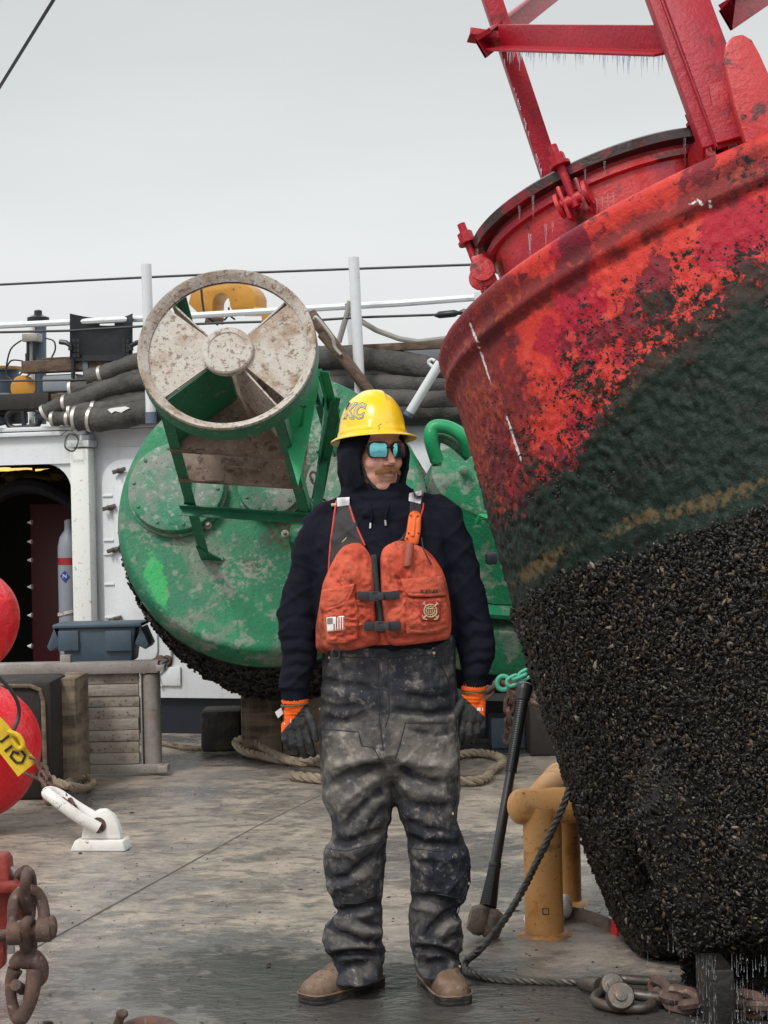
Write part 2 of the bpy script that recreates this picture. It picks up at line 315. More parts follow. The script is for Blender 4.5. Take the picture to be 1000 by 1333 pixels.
for px, py, rx, ry, a in ((480, 1318, .50, .45, .5), (590, 1322, .45, .4, .4), (930, 1320, .8, .5, .7), (760, 1300, .4, .2, .4), (120, 1290, .6, .45, .45), (300, 1240, .6, .35, .4), (60, 1200, .5, .4, .3), (330, 985, 1.1, .5, .75), (640, 975, .8, .5, .7), (480, 1150, .4, .6, .3), (230, 1030, .5, .3, .35), (840, 1190, .5, .3, .3)):
    c = G(px, py); wet += a * np.exp(-((pts_[:, 0] - c.x) / rx) ** 2 - ((pts_[:, 1] - c.y) / ry) ** 2)
wet += .55 * fbm(pts_ * np.array([1.9, 1.2, 1]), 4) + .25 * fbm(pts_ * np.array([5, 4, 1]) + 7, 3)
g = Geo(); g.v = [tuple(p) for p in pts_]; ny = len(ys); g.f = [(i * ny + j, (i + 1) * ny + j, (i + 1) * ny + j + 1, i * ny + j + 1) for i in range(len(xs) - 1) for j in range(ny - 1)]
deck = obj('deck', g, m_deck, mw=Matrix(), kind='structure'); setattr_(deck.data, 'wet', np.clip(wet, 0, 1))
overlay(m_deck, attr_fac('wet', 9, .45, .42, .60, .72), (.12, .119, .116), .14)
overlay(m_deck, attr_fac('wet', 14, .35, .72, .86, .8), (.045, .042, .038), .07)
g = Geo()
for a, b in (((30, 1243), (330, 1078)), ((330, 1078), (640, 925))):
    a = G(*a); b = G(*b); n = 60
    pts = [a.lerp(b, i / n) + Vector((0, 0, .0015 + .001 * random.random())) for i in range(n + 1)]
    g.tube(pts, [.003 + .0015 * random.random() for _ in pts], 6)
obj('weld_seam', g, mat('wet_weld', (.20, .18, .155), .6), deck, kind=None)
m_sea = mat('sea_water', (.03, .05, .055), .15, bump=[(.6, .2)])
g = Geo(); g.add([(-1800, -1800, -3.5), (1800, -1800, -3.5), (1800, 1800, -3.5), (-1800, 1800, -3.5)], [(0, 1, 2, 3)])
obj('sea', g, m_sea, mw=Matrix(), kind='structure')
g = Geo()
for i in range(520):
    px = random.uniform(-40, 1040); py = random.choice([random.uniform(1000, 1340), random.uniform(1090, 1340)])
    c = G(px, py); s = random.uniform(.0018, .005) * (1 if random.random() > .05 else 2.2)
    m = Matrix.Translation((c.x, c.y, s * .2)) @ Matrix.Rotation(random.uniform(0, 6.3), 4, 'Z')
    g.ell((0, 0, 0), (s * random.uniform(.8, 2), s, s * .5), m, 6, 4)
obj('mussel_debris', g, mat('debris', (.018, .015, .013), .5), mw=Matrix(), kind='stuff')
# ---- deckhouse bulkhead, in its own frame: x along the wall, y away from the camera, z up
A0 = P(100, 700, 12.9); B0 = P(600, 700, 12.1); dx = Vector((B0.x - A0.x, B0.y - A0.y, 0)).normalized()
HF = Matrix((dx, Vector((-dx.y, dx.x, 0)), Vector((0, 0, 1)))).transposed().to_4x4(); HF.translation = (A0.x, A0.y, 0); HI = HF.inverted()
nW = Vector((-dx.y, dx.x, 0))
def wc(px, py, d=0.0):
    r = ray(px, py); p0 = Vector((A0.x, A0.y, 0)) - nW * d; t = (p0 - CO).dot(nW) / r.dot(nW); q = HI @ (CO + r * t); return q.x, q.z
def WP(px, py, d=0.0): x, z = wc(px, py, d); return HF @ Vector((x, -d, z))
def wbox(g, x0, y0, x1, y1, d0, d1):
    a, za = wc(x0, y0, d1); b, zb = wc(x1, y1, d1); g.box(((a + b) / 2, -(d0 + d1) / 2, (za + zb) / 2), (abs(b - a), abs(d1 - d0), abs(za - zb))); return g
house = thing('deckhouse', HF, 'white steel deckhouse with an open dark doorway and a closed watertight door', 'deckhouse')
def hpart(name, g, m, **k): return obj(name, g, m, house, local=True, **k)
zt = wc(340, 551)[1]; xL = wc(-420, 700)[0]; xR = wc(1500, 700)[0]; xd = wc(93, 700)[0]; zd = wc(60, 604)[1]; zb = .25; xg = wc(124, 700)[0]; xd0 = xd - 1.9
def hb(g, x0, x1, z0, z1, y0, y1): return g.box(((x0 + x1) / 2, (y0 + y1) / 2, (z0 + z1) / 2), (x1 - x0, y1 - y0, z1 - z0))
g = Geo(); hb(g, xg, xR, zb, zt - .004, 0, .08)
hpart('wall', g, m_white, bevel=.004)
g = Geo(); hb(g, xL, xd0, zb, zt - .004, 0, .08); hpart('wall', g, m_white)
g = Geo(); hb(g, xL, xR, 0, zb - .003, .05, .12); hpart('base_plate', g, m_navy)
g = Geo(); hb(g, xd0 + .003, xg - .003, zd, zt - .004, .0, .08); hpart('door_header', g, m_white)
g = Geo(); hb(g, xL, xR, zt, zt + .03, -.05, 5); hpart('roof', g, m_white, bevel=.008)
g = Geo(); hb(g, xd0, xg - .03, zt - .035, zt - .005, -.045, -.002); hpart('header_lip', g, m_white, bevel=.005)
# room seen through the doorway
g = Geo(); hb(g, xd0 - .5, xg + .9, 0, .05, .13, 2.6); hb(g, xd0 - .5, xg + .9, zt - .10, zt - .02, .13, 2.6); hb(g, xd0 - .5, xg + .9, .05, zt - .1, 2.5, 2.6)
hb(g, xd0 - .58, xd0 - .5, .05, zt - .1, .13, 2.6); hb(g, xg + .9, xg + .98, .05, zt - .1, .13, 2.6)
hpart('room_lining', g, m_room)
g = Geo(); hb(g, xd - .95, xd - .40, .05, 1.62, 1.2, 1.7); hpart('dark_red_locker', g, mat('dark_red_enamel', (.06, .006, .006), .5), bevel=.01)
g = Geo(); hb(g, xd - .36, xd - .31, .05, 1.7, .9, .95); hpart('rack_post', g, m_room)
for k in range(6):
    x, z = wc(42, 648 + k * 0 + [37, 62, 86, 121, 158, 198][k] - 5, -.9); g = Geo(); g.lathe([(.02, 0), (.004, .04)], 8, Matrix.Translation((x, .9, z)) @ Matrix.Rotation(R(-90), 4, 'Y'))
    hpart('rack_hook', g, m_labelw)
for x0, x1, y0 in ((-30, 10, 612), (16, 38, 612), (50, 71, 613)):
    a, z = wc(x0, y0, -1.2); b, _ = wc(x1, y0, -1.2); g = Geo(); hb(g, a, b, z - .014, z + .014, 1.15, 1.25); hpart('ceiling_lamp', g, m_lamp)
g = Geo()
for i in range(9):
    x, z = wc(random.uniform(-20, 70), random.uniform(618, 632), -1.1); g.ell((x, 1.1 + random.uniform(-.1, .2), z), (.13, .1, .05), None, 10, 6)
hpart('stowed_bundle', g, mat('stowed_cloth', (.10, .07, .02), .8))
a, z1 = wc(60, 628, -.6); g = Geo(); g.rings([[(a - .6 + .9 * t, .6 + .1 * math.sin(q), z1 - .22 + .2 * math.sin(t * 3.1) * 1 + .06 * math.cos(q)) for q in [2 * PI * j / 8 for j in range(8)]] for t in [k / 12 for k in range(13)]])
hpart('jacket_row', g, mat('dark_jacket', (.012, .012, .016), .85))
# doorway corner gusset (rounded top right corner of the opening)
g = Geo(); r_ = .20; cx_, cz_ = xd - r_, zd - r_
poly = [(xd, zd)] + [(cx_ + r_ * math.cos(t), cz_ + r_ * math.sin(t)) for t in [PI / 2 * (1 - k / 8) for k in range(9)]]
g.prism(poly, -.05, -.02, Matrix.Rotation(R(90), 4, 'X')); hpart('door_corner', g, m_white)
# white column with its cap
g = Geo(); a, _ = wc(94, 700, .12); b, _ = wc(119, 700, .12); hb(g, a, b, .05, wc(100, 583, .12)[1], -.14, -.03); hpart('column', g, mat('speckled_white', (.66, .67, .64), .5, lay=[(40, .6, .66, (.3, .27, .22), .7)]), bevel=.02)
g = Geo(); a, z = wc(90, 583, .12); b, _ = wc(118, 583, .12); hb(g, a, b, z + .002, z + .05, -.15, -.01); hb(g, a + .07, b - .02, z + .052, zt - .04, -.1, -.02); hpart('column_cap', g, m_white, bevel=.006)
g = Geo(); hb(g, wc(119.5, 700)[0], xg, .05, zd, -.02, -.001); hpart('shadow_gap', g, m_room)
g = Geo(); c = Vector((wc(93, 576, .2)[0], -.2, wc(93, 576, .2)[1])); g.tube([c + Vector((.05 * math.cos(t), .01 * math.sin(3 * t), .06 * math.sin(t))) for t in [k * 2 * PI / 20 for k in range(20)]], .006, 6, close=True)
g.tube([c + Vector((-.08, 0, .05)), c + Vector((-.02, 0, .09)), c + Vector((.05, 0, .05))], .003, 5); hpart('cable_ring', g, m_wire)
# seams and plate joints on the wall
def wtube(pts, r, name, m, d=.004):
    g = Geo(); g.tube([Vector((wc(x, y)[0], -d, wc(x, y)[1])) for x, y in pts], r, 6); hpart(name, g, m)
wtube([(124, 581), (230, 579)], .006, 'weld_bead', m_white); wtube([(124, 558), (124, 812)], .006, 'weld_bead', m_white)
wtube([(455, 556), (700, 552)], .006, 'weld_bead', m_white)
# closed watertight door behind the green buoy
xa, _ = wc(137, 700); xb, _ = wc(222, 700); ztop = wc(150, 598)[1]; zbot = wc(150, 880)[1]
def rrect(x0, x1, z0, z1, r, n=6):
    return [(cx + r * math.cos(t), cz + r * math.sin(t)) for cx, cz, t0 in ((x1 - r, z1 - r, 0), (x0 + r, z1 - r, PI / 2), (x0 + r, z0 + r, PI), (x1 - r, z0 + r, 1.5 * PI)) for t in [t0 + PI / 2 * k / n for k in range(n + 1)]]
RX = Matrix.Rotation(R(90), 4, 'X')
g = Geo(); g.prism(rrect(xa, xb, zbot, ztop, .16), .001, .035, RX); dr = hpart('watertight_door', g, m_white, bevel=.006)
g = Geo(); g.prism(rrect(xa + .09, xb - .09, zbot + .09, ztop - .09, .1), .036, .055, RX); obj('door_panel', g, m_white, dr, local=True, bevel=.006)
for y in (645, 703, 721, 760, 803): 
    g = Geo(); z = wc(150, y)[1]; hb(g, xa + .004, xa + .085, z - .008, z + .008, -.046, -.036); obj('door_rib', g, m_white, dr, local=True, bevel=.003)
for x, y in ((156, 613), (143, 661), (149, 716), (151, 806)):
    X, z = wc(x, y, .06); g = Geo(); g.lathe([(.02, 0), (.02, .05), (.012, .052), (.012, .08)], 10, Matrix.Translation((X, -.036, z)) @ RX)
    g.beam((X - .045, -.08, z - .01), (X + .05, -.075, z + .015), Bprof(.028, .02), (0, 0, 1)); obj('door_dog', g, m_steel, dr, local=True, bevel=.004)
for x0, y0, x1, y1 in ((171, 770, 178, 792), (171, 800, 200, 880), (180, 858, 196, 892), (205, 868, 235, 893)):
    g = Geo(); wbox(g, x0, y0, x1, y1, .0015, .02); hpart('wall_box', g, m_white, bevel=.005)
wtube([(207, 800), (207, 872), (212, 893)], .012, 'wall_pipe', m_white, .02)
# ---- gas cylinder in the doorway
c = P(92, 815, 13.35); m = Matrix.Translation((c.x, c.y, .05)); gc = thing('gas_cylinder', m, 'grey gas cylinder with a red band strapped upright inside the open doorway', 'gas cylinder')
hgt = P(92, 735, 13.35).z - .05; r_ = .082
g = Geo(); g.lathe([(r_ * .9, 0), (r_, .03), (r_, hgt)], 24); obj('body', g, m_grey, gc, local=True)
g = Geo(); g.lathe([(r_ + .001, hgt), (r_, hgt + .05)], 24); obj('shoulder_band', g, m_redband, gc, local=True)
g = Geo(); g.lathe([(r_, hgt + .051), (r_ * .99, hgt + .13), (r_ * .8, hgt + .2), (r_ * .4, hgt + .25), (.03, hgt + .27), (.03, hgt + .32), (.015, hgt + .33)], 24); obj('shoulder', g, m_grey, gc, local=True)
q = P(88, 750, 13.27); zz = q.z - .05
g = Geo(); g.prism([(0, -.042), (.034, 0), (0, .042), (-.034, 0)], 0, .003, Matrix.Translation((-.02, -r_ - .004, zz)) @ RX); lb = obj('diamond_label', g, m_blue, gc, local=True)
t = textgeo('N', .042); g = Geo(); g.add(t.v, t.f, Matrix.Translation((-.02, -r_ - .0085, zz)) @ RX); obj('letter', g, m_labelw, lb, local=True)
g = Geo(); z0 = P(85, 797, 13.27).z - .05; g.rings([[((r_ + .008) * math.cos(a), (r_ + .008) * math.sin(a), z0 + dz + .02 * math.cos(a)) for a in [2 * PI * j / 24 for j in range(24)]] for dz in (-.012, .012)], False); obj('strap', g, m_beige, gc, local=True)
# ---- upper deck: stanchions, pipe rail, wires
gr = 'white stanchions on the deckhouse roof'
def stanchion(px0, py0, px1, py1, d, label, foot=True, r=.035):
    a = WP(px0, py0, d); b = WP(px1, py1, d); o = thing('stanchion', b, label, 'stanchion', gr)
    g = Geo(); g.tube([b, a], r, 14); obj('pole', g, m_post, o, smooth=True)
    if foot: g = Geo(); q = b.lerp(a, .07); g.tube([b + (b - a) * .001, q], r * 1.12, 14); obj('foot', g, m_bluegrey, o)
stanchion(190.5, 344, 197, 551, .26, 'tall white stanchion between the black chair and the round disc')
stanchion(460.5, 335, 470, 540, .24, 'tall white stanchion rising behind the hard hat')
stanchion(573, 472, 531, 541, .28, 'slanting white brace pole right of the hard hat', r=.03)
stanchion(455, 405, 459, 450, -.25, 'short white stanchion half hidden behind the tall one', False, .028)
stanchion(627, 381, 630, 420, .0, 'short white pipe end beside the red buoy rim', False, .05)
def wire(pts, r, d, name, m, label, cat, grp=None):
    g = Geo(); g.tube([WP(x, y, d) for x, y in pts], r, 8); return tag(obj(name, g, m), label, cat, grp)
wire([(-300, 440), (0, 424), (200, 414), (400, 402), (520, 395), (640, 386), (900, 372)], .022, -.02, 'pipe_rail', m_post, 'white horizontal pipe rail running above the deckhouse roof', 'rail')
wire([(-300, 383), (0, 370.5), (190, 361), (300, 356), (460, 350), (600, 345), (800, 338)], .0085, .03, 'guard_wire', m_cable, 'uppermost thin dark guard wire crossing the grey sky', 'wire', 'guard wires')
wire([(-300, 440), (0, 432.5), (90, 430.5), (190, 424.5), (300, 420), (410, 417), (470, 413), (560, 410), (800, 400)], .0085, .06, 'guard_wire', m_cable, 'middle dark guard wire passing in front of the black chair', 'wire', 'guard wires')
wire([(-200, 500), (0, 496), (90, 495), (190, 491), (300, 488)], .007, .09, 'guard_wire', m_cable, 'lowest dark guard wire in front of the wrapped hoses at left', 'wire', 'guard wires')
g = Geo(); g.tube([WP(566, 411, .06), WP(572, 410, .06), WP(592, 408, .06), WP(598, 407, .06)], [.008, .024, .024, .01], 10); g.tube([WP(598, 407, .06), WP(604, 406, .06), WP(610, 406, .06)], [.012, .022, .012], 8)
tag(obj('turnbuckle', g, m_black), 'black turnbuckle on the guard wire beside the red buoy', 'turnbuckle')
wire([(452, 395), (457, 408), (468, 417), (490, 430), (520, 441), (545, 445), (585, 440)], .018, .04, 'slack_rope', m_grope, 'grey rope sagging from the rail beside the tall stanchion', 'rope')
wire([(456, 392), (452, 408), (447, 425), (441, 446)], .02, .05, 'hanging_rope', m_grope, 'frayed grey rope end hanging left of the tall stanchion', 'rope')
g = Geo(); a = P(82, -20, 10.5); b = P(-60, 210, 13); g.tube([a + (a - b) * .6, b], .011, 8); tag(obj('stay_cable', g, m_cable), 'dark steel cable crossing the top left corner of the sky', 'cable')
# ---- black chair seen from behind
o = thing('plastic_chair', WP(132, 470, -.25), 'black plastic armchair seen from behind on the deckhouse roof', 'chair')
def wpoly(pts, d, t):
    g = Geo(); f = [WP(x, y, d) for x, y in pts]; k = [WP(x, y, d) + nW * t for x, y in pts]; n = len(f); g.add(f + k, [tuple(range(n)), tuple(range(2 * n - 1, n - 1, -1))] + [(i, (i + 1) % n, n + (i + 1) % n, n + i) for i in range(n)]); return g
n_ = 14; rs = []
g = Geo()
def backp(u, v):
    x = 91 + 81 * u; y = 408 + 60 * v + (5 * (1 - (2 * u - 1) ** 2)) * (1 - v); return WP(x, y, .045) + nW * (.10 * (1 - (2 * u - 1) ** 2))
V = {}
for i in range(17):
    for j in range(13):
        for k in (0, 1): V[i, j, k] = len(g.v); p = backp(i / 16, j / 12) + nW * (.012 * k); g.v.append(tuple(p))
def hole(i, j): return (6 <= i < 10 and j == 1) or (i in (1, 14) and False)
for i in range(16):
    for j in range(12):
        if hole(i, j): continue
        g.f.append((V[i, j, 0], V[i + 1, j, 0], V[i + 1, j + 1, 0], V[i, j + 1, 0])); g.f.append((V[i, j, 1], V[i, j + 1, 1], V[i + 1, j + 1, 1], V[i + 1, j, 1]))
        for (di, dj, a, b) in ((0, -1, (i, j), (i + 1, j)), (0, 1, (i, j + 1), (i + 1, j + 1)), (-1, 0, (i, j), (i, j + 1)), (1, 0, (i + 1, j), (i + 1, j + 1))):
            ii, jj = i + di, j + dj
            if not (0 <= ii < 16 and 0 <= jj < 12) or hole(ii, jj): g.f.append((V[a[0], a[1], 0], V[a[0], a[1], 1], V[b[0], b[1], 1], V[b[0], b[1], 0]))
obj('backrest', g, m_black, o)
for x0 in (94.5, 159):
    for k in range(4):
        for c_ in (0, 1): g = wpoly([(x0 + c_ * 5, 441 + 6.3 * k), (x0 + c_ * 5 + 4, 441 + 6.3 * k), (x0 + c_ * 5 + 4, 446 + 6.3 * k), (x0 + c_ * 5, 446 + 6.3 * k)], .052, .008); obj('vent_slot', g, m_ink, o)
for pl in ([(78, 445), (86, 446), (92, 450), (92, 456)], [(186, 445), (178, 446), (171, 450), (171, 456)]):
    g = Geo(); g.tube([WP(x, y, .06) for x, y in pl] , .018, 8); obj('armrest', g, m_black, o)
g = Geo(); a = WP(95, 466, .03); b = WP(169, 466, .03); hbm = [a, b, b + nW * .4, a + nW * .4]; g.add([tuple(p + Vector((0, 0, dz))) for dz in (-.02, .02) for p in hbm], [(0, 1, 2, 3), (7, 6, 5, 4), (0, 1, 5, 4), (1, 2, 6, 5), (2, 3, 7, 6), (3, 0, 4, 7)]); obj('seat', g, m_black, o)
for s in (0, 1):
    for q in (.0, .36):
        p = (a if s == 0 else b) + nW * q; g = Geo(); g.tube([p, Vector((p.x, p.y, zt + .03))], .015, 8); obj('leg', g, m_black, o)
# ---- vent, post with junction box, cables
o = thing('vent_pipe', WP(49, 530, -.35), 'black capped vent pipe standing left of the black chair', 'vent')
def vpipe(x, y0, y1, r, d): g = Geo(); g.tube([WP(x, y0, d), WP(x, y1, d)], r, 16); return g
obj('pipe', vpipe(53, 420, 552, .042, -.35), m_bluegrey, o)
q = WP(50, 418, -.35); g = Geo(); g.lathe([(.075, -.02), (.08, 0), (.08, .025), (.03, .045), (.028, .075), (.02, .08)], 20, Matrix.Translation(q)); obj('cap', g, m_black, o)
o = thing('instrument_post', WP(42, 530, -.3), 'white post with grey junction box and black cables beside the vent', 'post')
obj('post', vpipe(41.5, 410, 552, .02, -.3), m_post, o)
g = Geo(); g.beam(WP(42, 434.5, -.26), WP(42, 445, -.26), Bprof(.13, .07), dx); obj('junction_box', g, m_alu, o, bevel=.005)
for x in (36.5, 44.5): g = vpipe(x, 445, 470, .012, -.25); obj('cable_gland', g, m_black, o)
for pl in ([(28, 443), (14, 455), (8, 480), (9, 492)], [(58, 440), (70, 444), (72, 455), (67, 466)], [(30, 470), (14, 470), (8, 488), (26, 498), (42, 482)], [(34, 460), (33, 478), (24, 490)]):
    g = Geo(); g.tube(spline([WP(x, y, -.2) for x, y in pl], 6), .006, 6); obj('cable', g, m_cable, o)
# ---- timbers and stowed gear along the roof edge
def wbeam(name, x0, x1, ya, yb, d0, d1, m, label, cat, grp=None, parts=None, bevel=.01):
    """horizontal beam from pixel x0..x1 spanning rows ya (top) yb (bottom) given at x0; follows the roof"""
    g = Geo(); s = -(wc(x1, 500)[0] - wc(x0, 500)[0]) * 0
    a, za = wc(x0, ya, d1); b, _ = wc(x1, ya, d1); _, z2 = wc(x0, yb, d1); g.box(((a + b) / 2, -(d0 + d1) / 2, (za + z2) / 2), (b - a, d1 - d0, za - z2))
    g.v = [tuple(HF @ Vector(v)) for v in g.v]; return tag(obj(name, g, m, bevel=bevel), label, cat, grp)
wbeam('timber', 27, 186, 470, 486, -.12, .0, m_plank, 'brown timber beam lying under the black chair', 'timber')
wbeam('timber', 50, 183, 466, 470, -.28, -.14, m_plank, 'thin plank edge showing above the brown timber', 'timber')
g = wpoly([(107, 468), (114, 469), (115, 490), (108, 490)], .012, .05); tag(obj('timber_bracket', g, m_bluegrey, bevel=.003), 'grey steel bracket clipped over the brown timber', 'bracket')
wbeam('equipment_box', 54, 100, 488, 511, -.3, -.02, m_grey, 'grey box under the brown timber beside the hoses', 'box', bevel=.02)
wbeam('timber', -40, 63, 515, 536, -.1, .05, m_wooddark, 'dark weathered timber at the left end of the roof', 'timber')
wbeam('timber', 63, 118, 513, 532, -.2, .02, m_plank, 'grey brown timber behind the wrapped hose ends', 'timber')
wbeam('timber', -60, 20, 538, 553, -.25, -.05, m_hose, 'lowest dark timber behind the black chain link', 'timber')
g = Geo(); c = WP(2, 513, -.4); g.lathe([(.13, 0), (.13, .16), (.16, .165), (.16, .19), (.1, .19)], 24, Matrix.Translation(c)); dr_ = tag(obj('mooring_drum', g, m_bin), 'grey drum with a yellow rim at the left edge of the roof', 'drum')
g = Geo(); g.lathe([(.162, .175), (.165, .195), (.12, .198)], 24, Matrix.Translation(c)); obj('rim', g, m_ochre, dr_)
g = Geo(); g.prism([(-.2, 0), (.16, 0), (.16, .12), (.1, .16), (-.05, .12), (-.14, .09)], 0, .2, Matrix.Translation(WP(42, 512, -.3)) @ RX.inverted() ); g.lathe([(.09, 0), (.09, .03)], 20, Matrix.Translation(WP(31, 505, -.08)) @ RX)
tag(obj('windlass_casing', g, m_ochre, bevel=.01), 'orange machine casing behind the dark timber', 'casing')
def linkgeo(Lh, Wh, r, n=8, seg=8, stud=False):
    """oval chain link centred at the origin, long axis x, flat in xy"""
    pts = []
    for cx_, t0 in ((Lh - Wh, -PI / 2), (-(Lh - Wh), PI / 2)):
        for k in range(n + 1): t = t0 + PI * k / n; pts.append((cx_ + Wh * math.cos(t), Wh * math.sin(t), 0))
    g = Geo(); g.tube(pts, r, seg, close=True)
    if stud: g.tube([(0, -Wh, 0), (0, Wh, 0)], r * .8, seg)
    return g
o = thing('anchor_chain', WP(30, 545, .02), 'black stud link chain lying on the roof edge at left', 'chain')
for k, (x, y) in enumerate(((-14, 547), (31, 545), (72, 541))):
    c = WP(x, y, .02); m = frame(c, -nW if k == 1 else Vector((0, -.35, 1)), dx); m = m @ Matrix.Rotation(R(3 if k == 1 else 0), 4, 'Z'); obj('link', linkgeo(.13, .065, .022, stud=True), m_black, o, mw=m)
# wrapped hoses: (pixel polyline, radii)
def hose(pts, r, d, label, bands=(), tilt=0):
    P0 = spline([WP(x, y, d) for x, y in pts], 10); n = len(P0); g = Geo()
    rr = [r * (1 + .035 * math.sin(i * .5 + px0) + .03 * random.uniform(-1, 1)) * (.72 if i in (0, n - 1) else 1) for i, px0 in enumerate([pts[0][0]] * n)]
    g.tube(P0, rr, 18); o = thing('wrapped_hose', P0[0], label, 'hose', 'wrapped hoses stowed on the deckhouse roof'); obj('sleeve', g, m_hose, o)
    for b in bands:
        i = min(n - 2, max(1, int(b * n))); g = Geo(); t = (P0[i + 1] - P0[i]).normalized() * .012; g.tube([P0[i] - t, P0[i] + t], rr[i] * 1.08, 18); obj('band', g, m_band, o)
hose([(114, 492), (135, 487), (158, 479), (190, 469), (260, 462)], .062, .06, 'uppermost wrapped hose lying below the brown timber at left', (.22,))
hose([(95, 508), (120, 503), (150, 497), (190, 486), (260, 478)], .075, .03, 'wrapped hose with a white banded end just under the topmost one', (.02,))
hose([(88, 527), (112, 518), (140, 506), (165, 500), (200, 495), (260, 492)], .065, .10, 'third wrapped hose down, curving across the middle of the left bundle', ())
hose([(57, 540), (72, 531), (90, 525), (110, 528), (130, 522), (165, 518), (200, 515)], .06, .07, 'wrapped hose whose end pokes farthest left above the black chain', (.05, .3))
hose([(92, 537), (118, 533), (150, 531), (200, 520), (260, 518)], .058, .12, 'wrapped hose second from the bottom with a band near its left end', (.04, .3))
hose([(68, 546), (78, 545), (92, 545), (100, 546)], .05, .12, 'short dark hose stub with a clamp beside the chain', (.1, .6))
hose([(100, 545), (112, 545), (135, 546), (165, 541), (195, 536), (260, 534)], .082, .16, 'fat lowest wrapped hose with a white paint splash', (.02, .28))
sp = wpoly([(140, 533), (146, 531), (155, 530), (163, 529), (169, 531), (163, 534), (158, 537), (150, 535), (145, 538)], .246, .004)
tag(obj('paint_splash', sp, m_labelw), 'white paint splash on the lowest left hose', 'paint splash')
hose([(380, 470), (420, 467), (460, 466), (500, 470), (548, 478), (600, 484)], .085, .02, 'uppermost wrapped hose behind the tall right stanchion')
hose([(380, 495), (430, 488), (480, 486), (540, 490), (600, 496)], .06, .0, 'thin dark wrapped hose second from top in the right bundle')
hose([(380, 512), (440, 503), (500, 501), (550, 503), (620, 505)], .07, .04, 'wrapped hose third from top in the right bundle')
hose([(380, 528), (450, 520), (520, 521), (560, 523), (640, 520)], .075, .08, 'wrapped hose second from bottom in the right bundle')
hose([(380, 545), (470, 538), (520, 536), (570, 535), (640, 533)], .085, .06, 'lowest wrapped hose of the right bundle just left of the red buoy')
wbeam('plank', 395, 592, 452, 462, .0, .06, m_plank, 'pale weathered plank lying over the right hose bundle', 'plank', bevel=.006)
for m_ in [bpy.data.objects[-1]] if False else []: pass
g = wpoly([(480, 452), (600, 440), (640, 438), (640, 470), (480, 470)], -.3, .1); tag(obj('tarpaulin', g, m_grey), 'grey tarpaulin sheet behind the right hose bundle', 'tarpaulin')
g = Geo(); g.tube([WP(404, 408, .3), WP(480, 509, .3), WP(560, 640, .3)], .04, 12); tag(obj("wooden_pole", g, m_plank), "thicker brown wooden pole leaning diagonally behind the hard hat", "pole")
g = Geo(); g.tube([WP(418, 435, .36), WP(484, 512, .36), WP(552, 622, .36)], .028, 10); tag(obj("wooden_pole", g, m_plank), "thinner brown wooden pole lying on the thicker leaning one", "pole")
g = Geo(); g.tube(spline([WP(409, 416, .4), WP(413, 414, .4), WP(432, 438, .4), WP(436, 452, .4), WP(444, 462, .4)], 5), .012, 8); tag(obj('boat_hook', g, m_alu), 'thin grey metal hook lying on the leaning wooden poles', 'hook')
g = Geo(); g.tube(spline([WP(566, 470, .1), WP(562, 468, .1), WP(558, 472, .1), WP(566, 480, .1)], 4), .012, 8); tag(obj('hook_eye', g, m_post), 'small white hook at the top of the slanting brace', 'hook')
# ---- ochre fairlead on the roof, seen through the disc
def arc(cx, cy, rx, ry, a0, a1, n=12): return [(cx + rx * math.cos(R(a0 + (a1 - a0) * k / n)), cy - ry * math.sin(R(a0 + (a1 - a0) * k / n))) for k in range(n + 1)]
out = [(262, 412), (245, 395)] + arc(272, 400, 28, 33, 150, 90, 5) + [(300, 366)] + arc(306, 392, 28, 26, 80, 10, 8) + [(333, 408), (304, 408), (299, 398)] + arc(288, 396, 11, 14, 10, 180, 8) + [(277, 412), (276, 420)]
g = wpoly(out, -.3, .22); o = tag(obj('fairlead', g, m_ochre, bevel=.008), 'orange arched steel casting seen through the top of the round disc', 'fairlead')
g = wpoly([(330, 399), (351, 401), (352, 418), (341, 420), (340, 407), (330, 405)], -.25, .1); obj('side_bracket', g, m_ochre, o, bevel=.004)
g = wpoly([(268, 412), (285, 413), (284, 418), (266, 420)], -.25, .1); obj('side_bracket', g, m_rust, o, bevel=.004)
g = Geo(); g.tube(spline([WP(262, 374, -.05), WP(264, 395, -.05), (WP(268, 410, -.05)), WP(284, 423, -.05)], 5), .008, 6); obj('lashing', g, m_cable, o)
for a, b in (((298, 400), (298, 412)), ((298, 410), (292, 417)), ((298, 410), (306, 416))): g = Geo(); g.tube([WP(*a, -.05), WP(*b, -.05)], .007, 6); obj('shackle_pin', g, m_rust, o)
# ================================================================ RED BUOY (local frame: z = axis towards the tower, x = right in the photo, y = away)
ra = Vector((-.337, .198, 1)).normalized(); RC = P(975, 321, 6.7); RM = frame(RC, ra, (1, 0, .3)); RI = RM.inverted()
def PL(px, py, yl):
    d = ray(px, py); o = RI @ CO; q = RI.to_3x3() @ d; t = (yl - o.y) / q.y; return o + q * t
rb = thing('navigation_buoy', RM, 'huge red steel buoy tilted over the deck with its lower hull covered in black mussels', 'buoy', 'steel navigation buoys on the deck')
Rr = 1.2
prof = [(0, .60), (.01, .9), (.0, 1.13), (.008, 1.17), (0, 1.192), (-.012, 1.203), (-.03, 1.206), (-.06, 1.2), (-.075, 1.198), (-.10, 1.2), (-.112, 1.214), (-.13, 1.216), (-.143, 1.2), (-.16, 1.192)]
prof += [(-.16 - 2.02 * k / 190, float(np.interp(.16 + 2.02 * k / 190, [.16, .67, 1.23, 1.79, 2.05, 2.18], [1.194, 1.222, 1.255, 1.282, 1.28, 1.262]))) for k in range(1, 191)]
prof += [(-2.22, 1.24), (-2.26, 1.20), (-2.31, 1.12), (-2.36, .98), (-2.41, .75), (-2.445, .45), (-2.455, .05)]
prof += []
def redprof(z): return np.interp(-z, [-p[0] for p in prof[9:]], [p[1] for p in prof[9:]])
